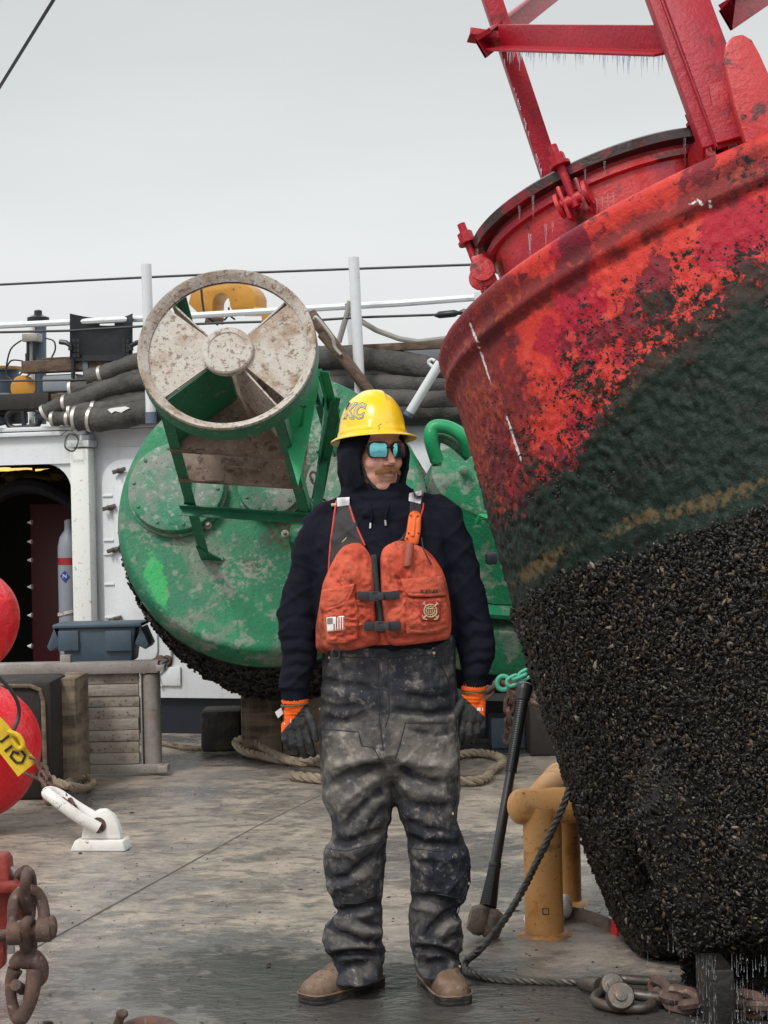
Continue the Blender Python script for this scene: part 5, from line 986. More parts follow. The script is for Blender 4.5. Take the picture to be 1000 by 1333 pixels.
g = ht([(20, 1262, 0), (14, 1280, 0), (16, 1305, 0), (22, 1322, 0), (28, 1324, -.01), (38, 1306, -.02), (43, 1285, -.02), (46, 1262, -.01)], [.022, .016, .015, .02, .022, .020, .022, .024], 'b')
g2 = ht([(16, 1258, 0), (26, 1250, 0), (42, 1249, 0), (52, 1258, 0), (53, 1272, .01), (45, 1283, .01)], [.014, .026, .03, .024, .02, .014], 't'); g.add(g2.v, g2.f)
obj('hook_body', g, m_rust, hk); g = Geo(); g.tube([P(20, 1282, YN - .16), P(29, 1288, YN - .10)], .016, 10); obj('hook_pin', g, m_rust, hk)
# shackle half in frame at the bottom
c = G(200, 1345, .03); o = thing('deck_shackle', c, 'dark rusty shackle lying on deck at the bottom edge', 'shackle')
g = Geo(); g.tube(spline([G(x, y, z) for x, y, z in ((150, 1352, .03), (170, 1338, .04), (195, 1332, .045), (222, 1338, .04), (236, 1352, .03), (225, 1366, .03))], 6), .022, 12); obj('bow', g, m_rust, o)
g = Geo(); g.tube([G(148, 1345, .03), G(158, 1322, .085)], .013, 12); g.ell(tuple(G(159, 1320, .09)), (.018, .018, .014), None, 10, 8); obj('pin', g, m_rust, o)
# ================================================================ THE WORKER
from mathutils.bvhtree import BVHTree
YP0 = 5.76; SC = YP0 / F
pm_o = Vector((P(503, 1300, YP0).x, YP0, 0)); man = thing('person', pm_o, 'worker in yellow hard hat, mirrored sunglasses, navy hoodie and orange life vest standing on deck', 'person')
def sring(px0, px1, py, yo, ry, n=32, e=2.4, Y=YP0):
    c = P((px0 + px1) / 2, py, Y); rx = (px1 - px0) / 2 * Y / F; out = []
    for j in range(n):
        t = 2 * PI * j / n; cs, sn = math.cos(t), math.sin(t); out.append((c.x + rx * math.copysign(abs(cs) ** (2 / e), cs), c.y + yo + ry * math.copysign(abs(sn) ** (2 / e), sn), c.z))
    return out
def sil(rows, e=2.4, g=None):
    """smooth loft through silhouette rows (py, xl, xr, depth offset, depth radius)"""
    A = np.array(rows, float); ys = [A[0, 0]]
    for a, b in zip(A[:-1, 0], A[1:, 0]): k = max(1, int(abs(b - a) / 6)); ys += list(np.linspace(a, b, k + 1)[1:])
    g = g or Geo(); return g.rings([sring(np.interp(y, A[:, 0], A[:, 1]), np.interp(y, A[:, 0], A[:, 2]), y, np.interp(y, A[:, 0], A[:, 3]), np.interp(y, A[:, 0], A[:, 4]), 32, e) for y in ys])
m_navycloth = mat('navy_hoodie', (.0085, .009, .0155), .88, lay=[(4, .5, .75, (.014, .014, .021), .7), (60, .68, .74, (.07, .065, .06), .4)], bump=[(9, .004), (700, .0006)], spec=.08)
m_trouser = mat('muddy_trousers', (.022, .025, .034), .8, lay=[((7, 7, 3.5), .45, .66, (.060, .058, .058), .8), (13, .52, .66, (.14, .128, .115), .7), (38, .57, .66, (.25, .225, .20), .55), (75, .655, .70, (.42, .39, .35), .8), (6, .6, .7, (.010, .010, .013), .6)], bump=[(10, .006), (34, .004), (500, .0008)], spec=.15)
m_vest = mat('faded_orange_vest', (.54, .105, .060), .85, lay=[(9, .46, .62, (.37, .050, .028), .8), (7, .54, .66, (.19, .055, .032), .75), (20, .58, .67, (.09, .038, .028), .75), (34, .56, .66, (.58, .17, .10), .5)], bump=[(18, .008), (50, .003), (600, .0007)], spec=.15)
m_mesh = mat('black_mesh_fabric', (.030, .026, .028), .7, bump=[(420, .002)])
m_pipe = mat('red_piping', (.50, .045, .035), .6)
m_refl = mat('reflective_tape', (.62, .63, .64), .35, lay=[(30, .5, .7, (.4, .4, .4), .6)])
m_strap = mat('black_webbing', (.02, .02, .024), .6, bump=[(300, .001)])
m_buckle = mat('grey_buckle', (.035, .036, .04), .4)
m_knife = mat('orange_plastic', (.75, .13, .025), .45, lay=[(20, .6, .7, (.3, .06, .02), .6)])
m_wornred = mat('worn_red_grip', (.30, .075, .05), .6, lay=[(25, .5, .65, (.14, .05, .035), .8)])
m_gold = mat('gold_thread', (.52, .40, .22), .7)
m_patch = mat('dark_red_patch', (.30, .025, .025), .8)
m_skin = mat('skin', (.68, .37, .28), .45, lay=[(14, .45, .7, (.56, .235, .17), .7), (80, .5, .7, (.50, .23, .17), .45), (300, .6, .7, (.38, .19, .13), .5)], bump=[(250, .0008), (90, .0006)], sss=.12)
m_lip = mat('lip', (.45, .17, .14), .42)
m_hair = mat('ginger_hair', (.30, .15, .06), .55)
m_hat = mat('yellow_hard_hat', (.80, .52, .012), .28, lay=[(5, .55, .8, (.72, .44, .01), .6), (45, .68, .72, (.15, .1, .02), .8)], bump=[(60, .0003)], coat=.35)
m_orange_knit = mat('glove', (.80, .11, .008), .8, bump=[(500, .001)])
m_boot = mat('brown_leather', (.125, .078, .050), .68, lay=[(12, .46, .62, (.21, .145, .10), .8), (30, .56, .66, (.06, .04, .03), .8), (70, .6, .7, (.33, .27, .21), .5)], bump=[(25, .003), (180, .001)])
m_sole = mat('black_sole', (.018, .017, .016), .5, lay=[(20, .5, .65, (.10, .085, .07), .6)], bump=[(60, .003)])
# silhouette rows
torso = [(652, 458, 537, .0, .085), (664, 432, 562, .0, .10), (676, 412, 583, .0, .115), (690, 403, 592, .0, .125), (710, 399, 596, .0, .135), (750, 405, 592, -.005, .148), (800, 412, 590, -.01, .152), (836, 416, 591, -.01, .142), (842, 420, 590, -.01, .135)]
armL = [(672, 408, 445, .0, .06), (682, 396, 442, .0, .07), (700, 385, 438, .0, .075), (730, 379, 430, .0, .072), (760, 371, 424, .0, .07), (785, 363, 418, -.005, .068), (800, 360, 416, -.01, .068), (825, 364, 414, -.02, .066), (850, 367, 412, -.03, .062), (870, 364, 409, -.035, .06), (888, 360, 406, -.04, .056), (893, 363, 404, -.04, .052), (897, 366, 402, -.04, .045), (912, 368, 401, -.04, .042)]
armR = [(658, 560, 598, .0, .06), (668, 558, 604, .0, .07), (690, 562, 611, .0, .075), (720, 570, 619, .0, .072), (750, 576, 627, .0, .07), (780, 581, 635, -.005, .068), (808, 587, 642, -.01, .068), (832, 592, 646, -.02, .066), (850, 596, 645, -.03, .062), (866, 598, 639, -.035, .058), (876, 600, 634, -.04, .052), (881, 602, 631, -.04, .045), (894, 603, 632, -.04, .042)]
hips = [(822, 424, 590, -.005, .13), (832, 417, 596, -.0, .150), (870, 417, 595, -.0, .15), (910, 414, 599, .0, .155), (950, 412, 602, .0, .155), (975, 412, 601, .0, .15), (992, 416, 600, .0, .135), (1006, 440, 575, .0, .10), (1016, 470, 545, .0, .06)]
legL = [(950, 412, 508, .0, .14), (1000, 414, 511, .0, .13), (1040, 420, 514, -.005, .12), (1065, 431, 511, -.01, .115), (1082, 433, 506, -.015, .112), (1100, 423, 504, -.015, .11), (1120, 420, 503, -.015, .108), (1145, 422, 501, -.01, .105), (1165, 430, 500, -.0, .1), (1185, 438, 499, .0, .098), (1193, 434, 499, .0, .1), (1203, 421, 500, .0, .108), (1222, 417, 499, .0, .11), (1238, 421, 504, .0, .108), (1248, 430, 502, .0, .098), (1258, 429, 499, -.005, .1), (1266, 427, 499, -.01, .108), (1273, 427, 498, -.012, .11)]
legR = [(950, 506, 602, .0, .14), (1000, 509, 601, .0, .13), (1040, 513, 599, -.005, .12), (1065, 520, 595, -.01, .115), (1080, 526, 600, -.015, .112), (1100, 530, 609, -.015, .11), (1120, 531, 614, -.015, .108), (1150, 533, 615, -.01, .105), (1172, 534, 608, -.0, .1), (1188, 532, 599, .0, .1), (1200, 531, 601, .0, .106), (1218, 531, 606, .0, .11), (1234, 532, 604, .0, .108), (1244, 537, 600, .0, .098), (1254, 539, 602, -.005, .1), (1262, 542, 604, -.01, .108), (1267, 543, 605, -.012, .11)]
# ---- head frame
yaw = R(27); HC = P(489, 586.5, YP0 - .02)
fwd = Vector((math.sin(yaw), -math.cos(yaw), -.02)).normalized(); upv = Vector((.01, 0, 1)); lat = fwd.cross(upv).normalized(); lat = -lat if lat.x > 0 else lat; upv = lat.cross(fwd); upv = upv if upv.z > 0 else -upv
HM = Matrix((lat, fwd, upv)).transposed().to_4x4(); HM.translation = HC; HM = HM @ Matrix.Scale(1.03, 4)
def shrink(rows, d): return [(a, b + d, c - d, e, max(.02, f - d * SC)) for a, b, c, e, f in rows]
# ---- body: one continuous mesh (head, neck, trunk, limbs, hands) under the clothes
g = Geo()
for c, r in (((0, -.02, .03), (.075, .095, .098)), ((0, .022, -.03), (.065, .065, .075)), ((0, .020, -.078), (.056, .058, .048)), ((0, .052, -.106), (.030, .022, .020)), ((.034, .05, -.036), (.027, .028, .028)), ((-.034, .05, -.036), (.027, .028, .028)),
             ((0, .066, .024), (.054, .020, .016)), ((0, .062, .05), (.05, .022, .03)), ((0, .064, -.072), (.032, .022, .024)), ((.011, .093, -.041), (.010, .012, .008)), ((-.011, .093, -.041), (.010, .012, .008)),
             ((.076, -.01, -.02), (.008, .018, .03)), ((-.076, -.01, -.02), (.008, .018, .03)), ((0, .0855, -.0665), (.022, .006, .0045)), ((0, .084, -.0765), (.019, .0075, .0055))):
    g.ell(c, r, HM, 24, 16)
g.tube([HM @ Vector(v) for v in ((0, .078, .012), (0, .090, -.008), (0, .104, -.026), (0, .111, -.036), (0, .101, -.043))], [.0075, .0085, .0105, .0125, .007], 14)
g.tube([HM @ Vector((0, -.02, -.05)), P(493, 650, YP0 + .01), P(496, 676, YP0 + .03)], [.055, .056, .06], 20)
sil(shrink([t for t in torso if t[0] > 670], 12), g=g); sil(shrink(armL, 12), g=g); sil(shrink(armR, 12), g=g); sil(shrink(hips[:-2], 14), g=g); sil(shrink(legL, 20)[:-3], g=g); sil(shrink(legR, 20)[:-3], g=g)
def caps(lst, k=1.0, g=None):
    g = g or Geo()
    for pts in lst:
        V_ = [P(x, y, YP0 - .045 + dy) for x, y, r, dy in pts]; rr = [r * SC * k * (.78 if len(pts) > 2 else 1) for x, y, r, dy in pts]
        g.ell(tuple(V_[0]), (rr[0],) * 3, None, 12, 8); g.ell(tuple(V_[-1]), (rr[-1],) * 3, None, 12, 8); g.tube(V_, rr, 14)
    return g
handL = [[(384, 905, 15, .0), (386, 922, 15.5, 0)], [(380, 926, 12, 0), (379, 944, 9.5, 0)], [(391, 924, 12, -.002), (395, 942, 10, 0)], [(386, 922, 13, -.0), (387, 944, 10.5, 0)],
         [(371, 944, 7, .002), (371, 962, 6.5, .0), (376, 973, 6, .015), (382, 975, 5.5, .03)], [(379.5, 947, 7.5, -.004), (381, 968, 7, -.006), (386, 980, 6.2, .01), (391, 980, 5.8, .03)],
         [(389, 948, 7.8, -.008), (392, 970, 7.2, -.012), (397, 984, 6.4, .004), (400, 983, 6, .025)], [(398, 944, 7.8, -.006), (403, 966, 7, -.014), (407, 980, 6.3, -.004), (408, 982, 6, .016)],
         [(397, 922, 8.5, -.006), (404, 936, 8, -.022), (409, 951, 7.2, -.03), (411, 962, 6, -.03)]]
handR = [[(617, 888, 14.5, .0), (616, 908, 15, 0)], [(607, 915, 11, 0), (606, 934, 10.5, 0)], [(624, 914, 9.5, 0), (623, 934, 9.5, 0)], [(615, 912, 12.5, 0), (614, 934, 11.5, 0)],
         [(604, 935, 7.8, -.006), (601, 952, 7.2, -.01), (597, 964, 6.4, .0), (597, 965, 6, .02)], [(612, 937, 7.8, -.008), (611, 956, 7.2, -.01), (607, 967, 6.4, .008), (605, 965, 6, .028)],
         [(620, 936, 7.4, -.004), (621, 953, 6.8, -.004), (617, 964, 6, .014), (614, 962, 5.6, .032)], [(627, 932, 6.6, .002), (629, 946, 6.2, .0), (626, 956, 5.6, .018), (623, 955, 5.2, .03)],
         [(605, 908, 8.5, -.008), (597, 922, 8, -.022), (591, 935, 7.2, -.028), (589, 944, 6, -.026)]]
caps(handL, .6, g); caps(handR, .6, g)
bme = remesh(g, .0034, 3, .5)
v, nn = getv(bme); hl = (v - np.array(HC)) @ np.array(HM)[:3, :3]
def gs(c, s): return np.exp(-(((hl - np.array(c)) / np.array(s)) ** 2).sum(1))
disp = -.004 * gs((.03, .085, .0), (.018, .03, .012)) - .004 * gs((-.03, .085, .0), (.018, .03, .012)) - .0022 * gs((0, .088, -.0715), (.028, .03, .0022)) - .0015 * gs((.03, .06, -.06), (.006, .03, .016)) - .0015 * gs((-.03, .06, -.06), (.006, .03, .016))
disp += .0015 * gs((0, .08, -.092), (.014, .03, .008)) - .0022 * gs((0, .08, -.088), (.02, .03, .004))
v += nn * disp[:, None]; setv(bme, v); lipm = np.clip(gs((0, .088, -.0715), (.024, .03, .008)) * 1.6 - .4, 0, 1); beard = np.clip(gs((0, .06, -.095), (.055, .05, .03)), 0, 1)
body = finish('body', bme, m_skin, man); setattr_(bme, 'lip', lipm); setattr_(bme, 'beard', beard); overlay(m_skin, attr_fac('lip', 60, .1, .3, .9, .8), (.42, .14, .115), .4); overlay(m_skin, attr_fac('beard', 320, .5, .3, 1.2, .45), (.28, .15, .10), .5)
for s in (-1, 1):
    g = Geo(); g.ell((.031 * s, .066, .0), (.012, .012, .012), HM, 14, 10); e_ = obj('eye', g, mat('eye_white', (.7, .68, .66), .2), man); g = Geo(); g.ell((.031 * s, .0768, .0), (.0055, .002, .0055), HM, 12, 6); obj('iris', g, m_ink, e_)
# moustache of single hairs
g = Geo(); rr = random.Random(2)
for k in range(2600):
    s = rr.choice((-1, 1)); u = rr.random() ** .8; x = s * u * .034; z = -.046 - .013 * u ** 1.6 - rr.uniform(0, .013); y = .0955 - .017 * (abs(x) / .031) ** 2 - (.050 + z) * -.06 + rr.uniform(-.001, .0055)
    d = Vector((s * (.25 + .9 * u) + rr.uniform(-.25, .25), .35, -1 + .45 * u)).normalized() * rr.uniform(.006, .012); a = Vector((x, y, z)); g.tube([HM @ a, HM @ (a + d * .5 + Vector((0, .0015, 0))), HM @ (a + d)], [.0007, .0006, .0002], 4, cap=False)
obj('moustache', g, m_hair, man, label='bushy ginger moustache')
# ---- boots
def boot(px, py, dirx, diry, sc=1.0):
    c = G(px, py); d = Vector((dirx, diry, 0)).normalized(); m = Matrix((d, Vector((-d.y, d.x, 0)), Vector((0, 0, 1)))).transposed().to_4x4(); m.translation = (c.x, c.y, 0)
    rw = [(-.103, .012, .05), (-.10, .028, .075), (-.085, .037, .10), (-.04, .041, .135), (.01, .043, .145), (.045, .045, .128), (.08, .049, .106), (.12, .052, .092), (.16, .0525, .080), (.19, .047, .069), (.208, .036, .056), (.217, .02, .042), (.219, .006, .035)]
    A = np.array(rw); xs = np.concatenate([np.linspace(A[k, 0], A[k + 1, 0], 5, endpoint=False) for k in range(len(A) - 1)] + [A[-1:, 0]]); g = Geo(); rs = []
    for x in xs:
        w, h = np.interp(x, A[:, 0], A[:, 1]), np.interp(x, A[:, 0], A[:, 2]); rs.append([(x, w * math.copysign(abs(math.cos(t)) ** .8, math.cos(t)), .024 + (h - .024) * max(0, math.sin(t)) ** .75 - .004 * (math.sin(t) < 0)) for t in [2 * PI * j / 28 for j in range(28)]])
    g.rings(rs, True, m); g.tube([m @ Vector((-.045, 0, .1)), m @ Vector((-.035, 0, .24))], .052, 20)
    me = remesh(g, .005, 3); v, nn = getv(me); v += nn * (.0015 * fbm(v * 30, 3) + .001 * fbm(v * 90, 2))[:, None]; setv(me, v); b = finish('boot', me, m_boot, man)
    g = Geo(); ow = [(x, w + .006) for x, w in zip(A[:, 0], A[:, 1])]; poly = ow[1:-1] + [(x, -w) for x, w in reversed(ow[1:-1])]; n = len(poly)
    g.rings([[(x, y, z) for x, y in poly] for z in (.012, .027)], True, m)
    pf_ = [p for p in poly if p[0] > .055]; g.rings([[(x, y, z) for x, y in pf_] for z in (.0005, .0125)], True, m); ph = [p for p in poly if p[0] < -.01]; g.rings([[(x, y, z) for x, y in ph] for z in (.0005, .0125)], True, m)
    obj('sole', g, m_sole, b, bevel=.002)
    for x_ in (.118, .126):
        w, h = np.interp(x_, A[:, 0], A[:, 1]), np.interp(x_, A[:, 0], A[:, 2]); g = Geo(); g.tube([m @ Vector((x_ - .02 * abs(math.cos(t)) ** 2, w * 1.0 * math.copysign(abs(math.cos(t)) ** .8, math.cos(t)), .024 + (h - .0245) * max(0, math.sin(t)) ** .75)) for t in [.12 + (PI - .24) * k / 20 for k in range(21)]], .0016, 5); obj('toe_seam', g, m_sole, b)
    for s in (1,): g = Geo(); g.tube([m @ Vector((x, (w + .001), .029)) for x, w in ow[1:-1]] + [m @ Vector((x, -(w + .001), .029)) for x, w in reversed(ow[1:-1])], .0035, 6, close=True); obj('welt', g, m_boot, b)
boot(463, 1289, -.64, -.66); boot(570, 1287, .26, -.97)
# ---- trousers
g = Geo(); sil(hips, g=g); sil(legL, g=g, e=2.2); sil(legR, g=g, e=2.2)
tme = remesh(g, .0050, 3)
v, nn = getv(tme); px, py = proj(v); fr = np.clip(.55 - nn[:, 1] * 1.5, 0, 1)
ss = [(-.0022, 1.3, [(491, 843), (492, 880), (494, 935), (500, 985)]), (-.0016, 1.2, [(505, 843), (506, 890), (507, 935)]), (-.0018, 1.2, [(428, 848), (421, 880), (417, 905)]), (-.0018, 1.2, [(566, 846), (575, 865), (586, 890), (588, 910)]),
      (-.0018, 1.3, [(418, 949), (467, 952), (471, 971), (486, 973), (497, 992)]), (-.0018, 1.3, [(584, 941), (528, 941), (520, 972), (514, 990)]), (-.002, 1.3, [(420, 848), (500, 851), (592, 846)]), (-.0018, 1.3, [(594, 930), (597, 1000), (592, 1060)]),
      (-.008, 5, [(415, 884), (440, 890), (470, 893), (486, 900)]), (.006, 5, [(418, 899), (445, 903), (478, 911)]), (-.007, 4, [(414, 915), (440, 921), (470, 918)]), (-.009, 5, [(416, 934), (445, 940), (480, 927)]),
      (-.007, 4, [(590, 905), (560, 909), (520, 903)]), (.006, 5, [(592, 890), (550, 896), (515, 890)]), (-.008, 5, [(598, 923), (560, 930), (512, 925)]), (.006, 5, [(598, 933), (560, 938), (520, 934)]), (-.006, 4, [(596, 950), (570, 956), (530, 950)]),
      (-.013, 7, [(508, 1000), (480, 1000), (450, 1010), (425, 1022)]), (.009, 7, [(500, 985), (465, 990), (425, 1000)]), (-.012, 6, [(508, 1022), (488, 1036), (465, 1056), (445, 1078)]), (.009, 6, [(505, 1008), (480, 1020), (452, 1040), (438, 1058)]), (-.010, 5, [(504, 1050), (490, 1062), (478, 1080)]),
      (-.011, 6, [(512, 995), (535, 1010), (565, 1018), (592, 1016)]), (.008, 6, [(516, 985), (545, 994), (590, 997)]), (-.010, 6, [(516, 1035), (540, 1048), (568, 1052), (592, 1048)]), (.008, 6, [(518, 1020), (545, 1032), (580, 1036)]), (-.010, 5, [(524, 1065), (550, 1080), (590, 1082)]),
      (-.015, 6, [(426, 1092), (450, 1098), (480, 1088), (506, 1078)]), (.010, 7, [(422, 1112), (455, 1112), (485, 1100)]), (-.012, 5, [(424, 1146), (450, 1143), (470, 1126), (500, 1106)]), (.008, 6, [(428, 1158), (460, 1150), (498, 1128)]), (-.016, 5, [(436, 1187), (460, 1184), (480, 1178), (500, 1174)]), (.010, 6, [(430, 1197), (465, 1194), (500, 1185)]),
      (-.012, 5, [(420, 1196), (440, 1212), (468, 1224), (500, 1228)]), (.009, 5, [(440, 1203), (470, 1212), (498, 1215)]), (-.010, 4, [(450, 1190), (480, 1203), (500, 1205)]), (-.017, 4.5, [(428, 1249), (445, 1242), (475, 1240), (503, 1242)]), (.008, 4, [(424, 1236), (460, 1232), (500, 1234)]), (-.007, 4, [(435, 1270), (455, 1256), (480, 1254)]),
      (-.014, 6, [(524, 1090), (550, 1099), (585, 1100), (610, 1094)]), (.010, 7, [(530, 1112), (570, 1116), (612, 1116)]), (-.006, 3, [(560, 1105), (566, 1130), (560, 1158)]), (-.015, 5, [(534, 1168), (560, 1170), (580, 1176), (604, 1184)]), (.010, 5, [(534, 1180), (560, 1184), (575, 1190)]), (-.014, 5, [(602, 1186), (580, 1192), (562, 1206), (550, 1222)]),
      (.010, 5, [(604, 1198), (584, 1206), (570, 1222)]), (-.010, 4, [(606, 1214), (590, 1220), (575, 1232)]), (-.017, 4.5, [(534, 1236), (555, 1236), (580, 1240), (603, 1250)]), (.008, 4, [(535, 1226), (565, 1228), (590, 1234)]), (-.007, 4, [(548, 1262), (565, 1252), (585, 1256)])]
hh = strokes(px, py, ss); q = v * np.array([1, 1, .75]); wrp = np.stack([fbm(v * 5 + 3, 2), fbm(v * 5 + 8, 2), fbm(v * 5 + 13, 2)], 1)
cr = 1 - np.abs(fbm((q + wrp * .05) * 9, 3)) * 2.4
def ridge(p, k): return np.clip(1 - np.abs(fbm(p, 2)) * 3.2, 0, 1) ** k
rotA = np.array([[.8, 0, .6], [0, 1, 0], [-.6, 0, .8]]); rotB = np.array([[.85, 0, -.5], [0, 1, 0], [.5, 0, .85]])
below = np.clip((py - 930) / 80, .35, 1)
nf = .35 + .65 * np.clip((fr - .5) / .9, 0, 1)
hh = 1.1 * hh * fr + .0040 * (cr - .5) * below + .005 * fbm(q * 7, 2) + nf * .0060 * ridge((v @ rotA.T + wrp * .03) * np.array([5, 6, 15]), 1.6) * below + nf * .0045 * ridge((v @ rotB.T + wrp * .04 + 4) * np.array([6, 7, 19]), 1.8) * below + nf * .0028 * ridge(v * 24 + wrp, 1.5) + .001 * fbm(v * 60, 2) - .006
v += nn * hh[:, None]; setv(tme, v)
px, py = proj(v)
# where mud has rubbed in: thighs and shins, thinner at the hips and in the deep creases
dirt = np.clip(.42 * np.exp(-((py - 985) / 70) ** 2) + .30 * np.exp(-((py - 1225) / 45) ** 2) + .22 * np.exp(-((px - 450) / 30) ** 2) * (py > 940) * (py < 1100) + .2 * np.exp(-((px - 585) / 30) ** 2) * (py > 930) * (py < 1080) + .10 + np.clip(hh * 14, -.12, .16), 0, 1)
trs = finish('trousers', tme, m_trouser, man); setattr_(tme, 'dirt', dirt); setattr_(tme, 'crease_shade', np.clip(.5 - hh * 55, 0, 1.2))
overlay(m_trouser, attr_fac('dirt', 9, .75, .24, .80, .9), (.19, .172, .150), .85); overlay(m_trouser, attr_fac('dirt', 30, .9, .60, .85, .8), (.29, .265, .235), .9); overlay(m_trouser, attr_fac('crease_shade', 40, .4, .75, 1.1, .7), (.012, .012, .015), .85)  # last overlay paints shade into the fold hollows, darker than the cloth
for x, y in ((427, 852.5), (565, 843.5), (415.5, 923), (590, 1059), (601.5, 1261), (614, 1150)):
    pass
TB = BVHTree.FromPolygons([tuple(a) for a in v], [tuple(p.vertices) for p in tme.polygons])
def hit(bvh, px_, py_):
    h = bvh.ray_cast(CO, ray(px_, py_).normalized()); return h[0]
m_seam = mat('seam_thread', (.028, .028, .032), .9)
for pl in ([(491, 842), (492, 880), (494, 935), (500, 985)], [(505, 842), (506, 890), (507, 930), (500, 950)], [(428, 856), (421, 880), (417, 905)], [(566, 850), (575, 867), (586, 890), (588, 912)], [(418, 949), (445, 951), (467, 953), (471, 971), (486, 973), (497, 992)], [(584, 941), (550, 941), (528, 941), (520, 972), (514, 990)],
           [(420, 853), (460, 856), (500, 855), (550, 853), (592, 850)], [(594, 930), (597, 1000), (592, 1060)], [(598, 1110), (604, 1160), (596, 1190), (599, 1240)], [(424, 1104), (450, 1108), (480, 1100), (504, 1094)], [(534, 1104), (570, 1108), (606, 1104)], [(436, 1176), (465, 1176), (498, 1168)], [(536, 1160), (570, 1164), (606, 1170)]):
    q_ = []
    for k in range(len(pl) - 1):
        for j in range(6):
            h = hit(TB, pl[k][0] + (pl[k + 1][0] - pl[k][0]) * j / 6, pl[k][1] + (pl[k + 1][1] - pl[k][1]) * j / 6)
            if h: q_.append(h + Vector((0, -.0006, 0)))
    g = Geo(); g.tube(q_, .0016, 5); obj('seam', g, m_seam, trs)
for x, y in ((429, 856), (565, 850), (417, 923), (589, 1059), (598, 1258), (610, 1150)):
    h = hit(TB, x, y)
    if h: g = Geo(); g.lathe([(.0045, 0), (.0045, .002), (.003, .003)], 10, Matrix.Translation(h + Vector((0, -.001, 0))) @ RX); obj('rivet', g, m_gold, trs)
# ---- hoodie
g = Geo(); sil(torso, g=g); sil(armL, g=g, e=2.15); sil(armR, g=g, e=2.15)
def bag(rows, g, thick=.010):
    outer = [[tuple(HM @ Vector((rx * math.copysign(abs(math.cos(t)) ** .9, math.cos(t)), y + .012 * math.sin(t) * 0 + (-.01 if False else 0), zc + (rz if math.sin(t) > 0 else rb_) * math.sin(t)))) for t in [2 * PI * j / 40 for j in range(40)]] for y, rx, zc, rz, rb_ in rows]
    g.rings(outer, False, None, True)
rowsO = [(.050, .072, -.035, .075, .094), (.060, .080, -.035, .09, .102), (.054, .089, -.035, .098, .110), (.03, .102, -.038, .118, .118), (-.01, .110, -.042, .132, .130), (-.05, .108, -.04, .135, .13), (-.09, .09, -.02, .12, .105), (-.12, .06, -.01, .08, .08), (-.13, .01, -.01, .01, .01),
         (-.115, .01, -.01, .01, .01), (-.105, .05, -.01, .07, .07), (-.07, .078, -.02, .105, .09), (-.02, .085, -.03, .11, .10), (.02, .080, -.035, .10, .095), (.043, .070, -.035, .074, .092)]
bag(rowsO, g)
for cx, cy, rx, ry, r, dz in ((497, 660, .106, .088, .028, .016), (498, 670, .124, .098, .025, .010), (492, 651, .104, .076, .022, -.004), (492, 642, .098, .066, .020, -.014)):
    c = P(cx, cy, YP0 - .005); g.tube([c + Vector((rx * math.cos(t), ry * math.sin(t), dz * math.sin(t) - .0 + .004 * math.sin(3 * t))) for t in [2 * PI * k / 36 for k in range(36)]], r, 12, close=True)
g.tube([P(452, 664, YP0 + .0), P(424, 676, YP0), P(406, 692, YP0)], [.05, .052, .05], 16); g.tube([P(545, 656, YP0 + .0), P(568, 663, YP0), P(588, 678, YP0)], [.05, .052, .05], 16)
hme = remesh(g, .0052, 5)
v, nn = getv(hme); px, py = proj(v); fr = np.clip(.55 - nn[:, 1] * 1.5, 0, 1)
ss = [(-.012, 4, [(364, 806), (385, 800), (412, 806)]), (.008, 5, [(362, 820), (388, 812), (412, 820)]), (-.012, 4, [(366, 833), (390, 828), (412, 838)]), (-.012, 4, [(366, 856), (385, 846), (408, 856)]), (.008, 4, [(368, 845), (385, 838), (408, 847)]), (-.012, 4, [(364, 872), (385, 864), (405, 870)]), (.008, 4, [(362, 880), (382, 874), (404, 878)]), (-.010, 3.5, [(362, 890), (383, 886), (402, 888)]), (-.012, 5, [(400, 700), (402, 735), (410, 770)]), (.008, 6, [(388, 715), (388, 750), (380, 780)]), (-.008, 5, [(425, 705), (412, 745), (396, 775)]), (-.008, 5, [(375, 765), (392, 778), (412, 784)]),
      (-.012, 4, [(592, 818), (612, 808), (640, 812)]), (-.013, 4, [(597, 838), (618, 828), (645, 832)]), (.009, 4, [(594, 828), (615, 818), (643, 822)]), (-.012, 4, [(600, 856), (620, 846), (645, 850)]), (.009, 4, [(598, 847), (618, 838), (645, 842)]), (-.012, 3.5, [(601, 872), (618, 864), (640, 864)]), (.007, 3.5, [(602, 864), (620, 856), (642, 858)]), (-.012, 6, [(583, 690), (584, 730), (592, 770)]), (.008, 7, [(600, 700), (606, 745), (616, 790)]), (-.008, 5, [(594, 735), (608, 765), (618, 800)]), (-.006, 5, [(560, 670), (578, 690), (585, 720)]),
      (-.009, 4, [(470, 668), (482, 684), (480, 710)]), (-.009, 4, [(520, 668), (512, 684), (508, 710)]), (.007, 5, [(496, 672), (496, 705)]), (-.010, 4, [(455, 668), (475, 676), (500, 678), (525, 670), (540, 660)]), (-.010, 3.5, [(447, 600), (449, 630), (462, 650), (482, 660)]), (.006, 4, [(455, 592), (456, 625), (470, 646)]), (-.008, 3, [(465, 650), (485, 656), (510, 655), (530, 645)]), (-.006, 3, [(536, 600), (538, 625), (530, 642)]), (-.007, 4, [(440, 690), (455, 712)])]
hh = strokes(px + 5 * vn(v * 14), py + 5 * vn(v * 14 + 9), ss) * fr * .42; wrp = np.stack([fbm(v * 5 + 33, 2), fbm(v * 5 + 38, 2), fbm(v * 5 + 23, 2)], 1); cr = 1 - np.abs(fbm((v + wrp * .05) * 7.5, 2)) * 2.2
hh += .005 * (cr - .5) + .005 * fbm(v * 9 + 4, 2) + .005 * ridge((v @ rotA.T + wrp * .04) * np.array([5, 6, 14]), 1.6) + .004 * ridge((v @ rotB.T + wrp * .04 + 4) * np.array([6, 7, 17]), 1.8) - .004
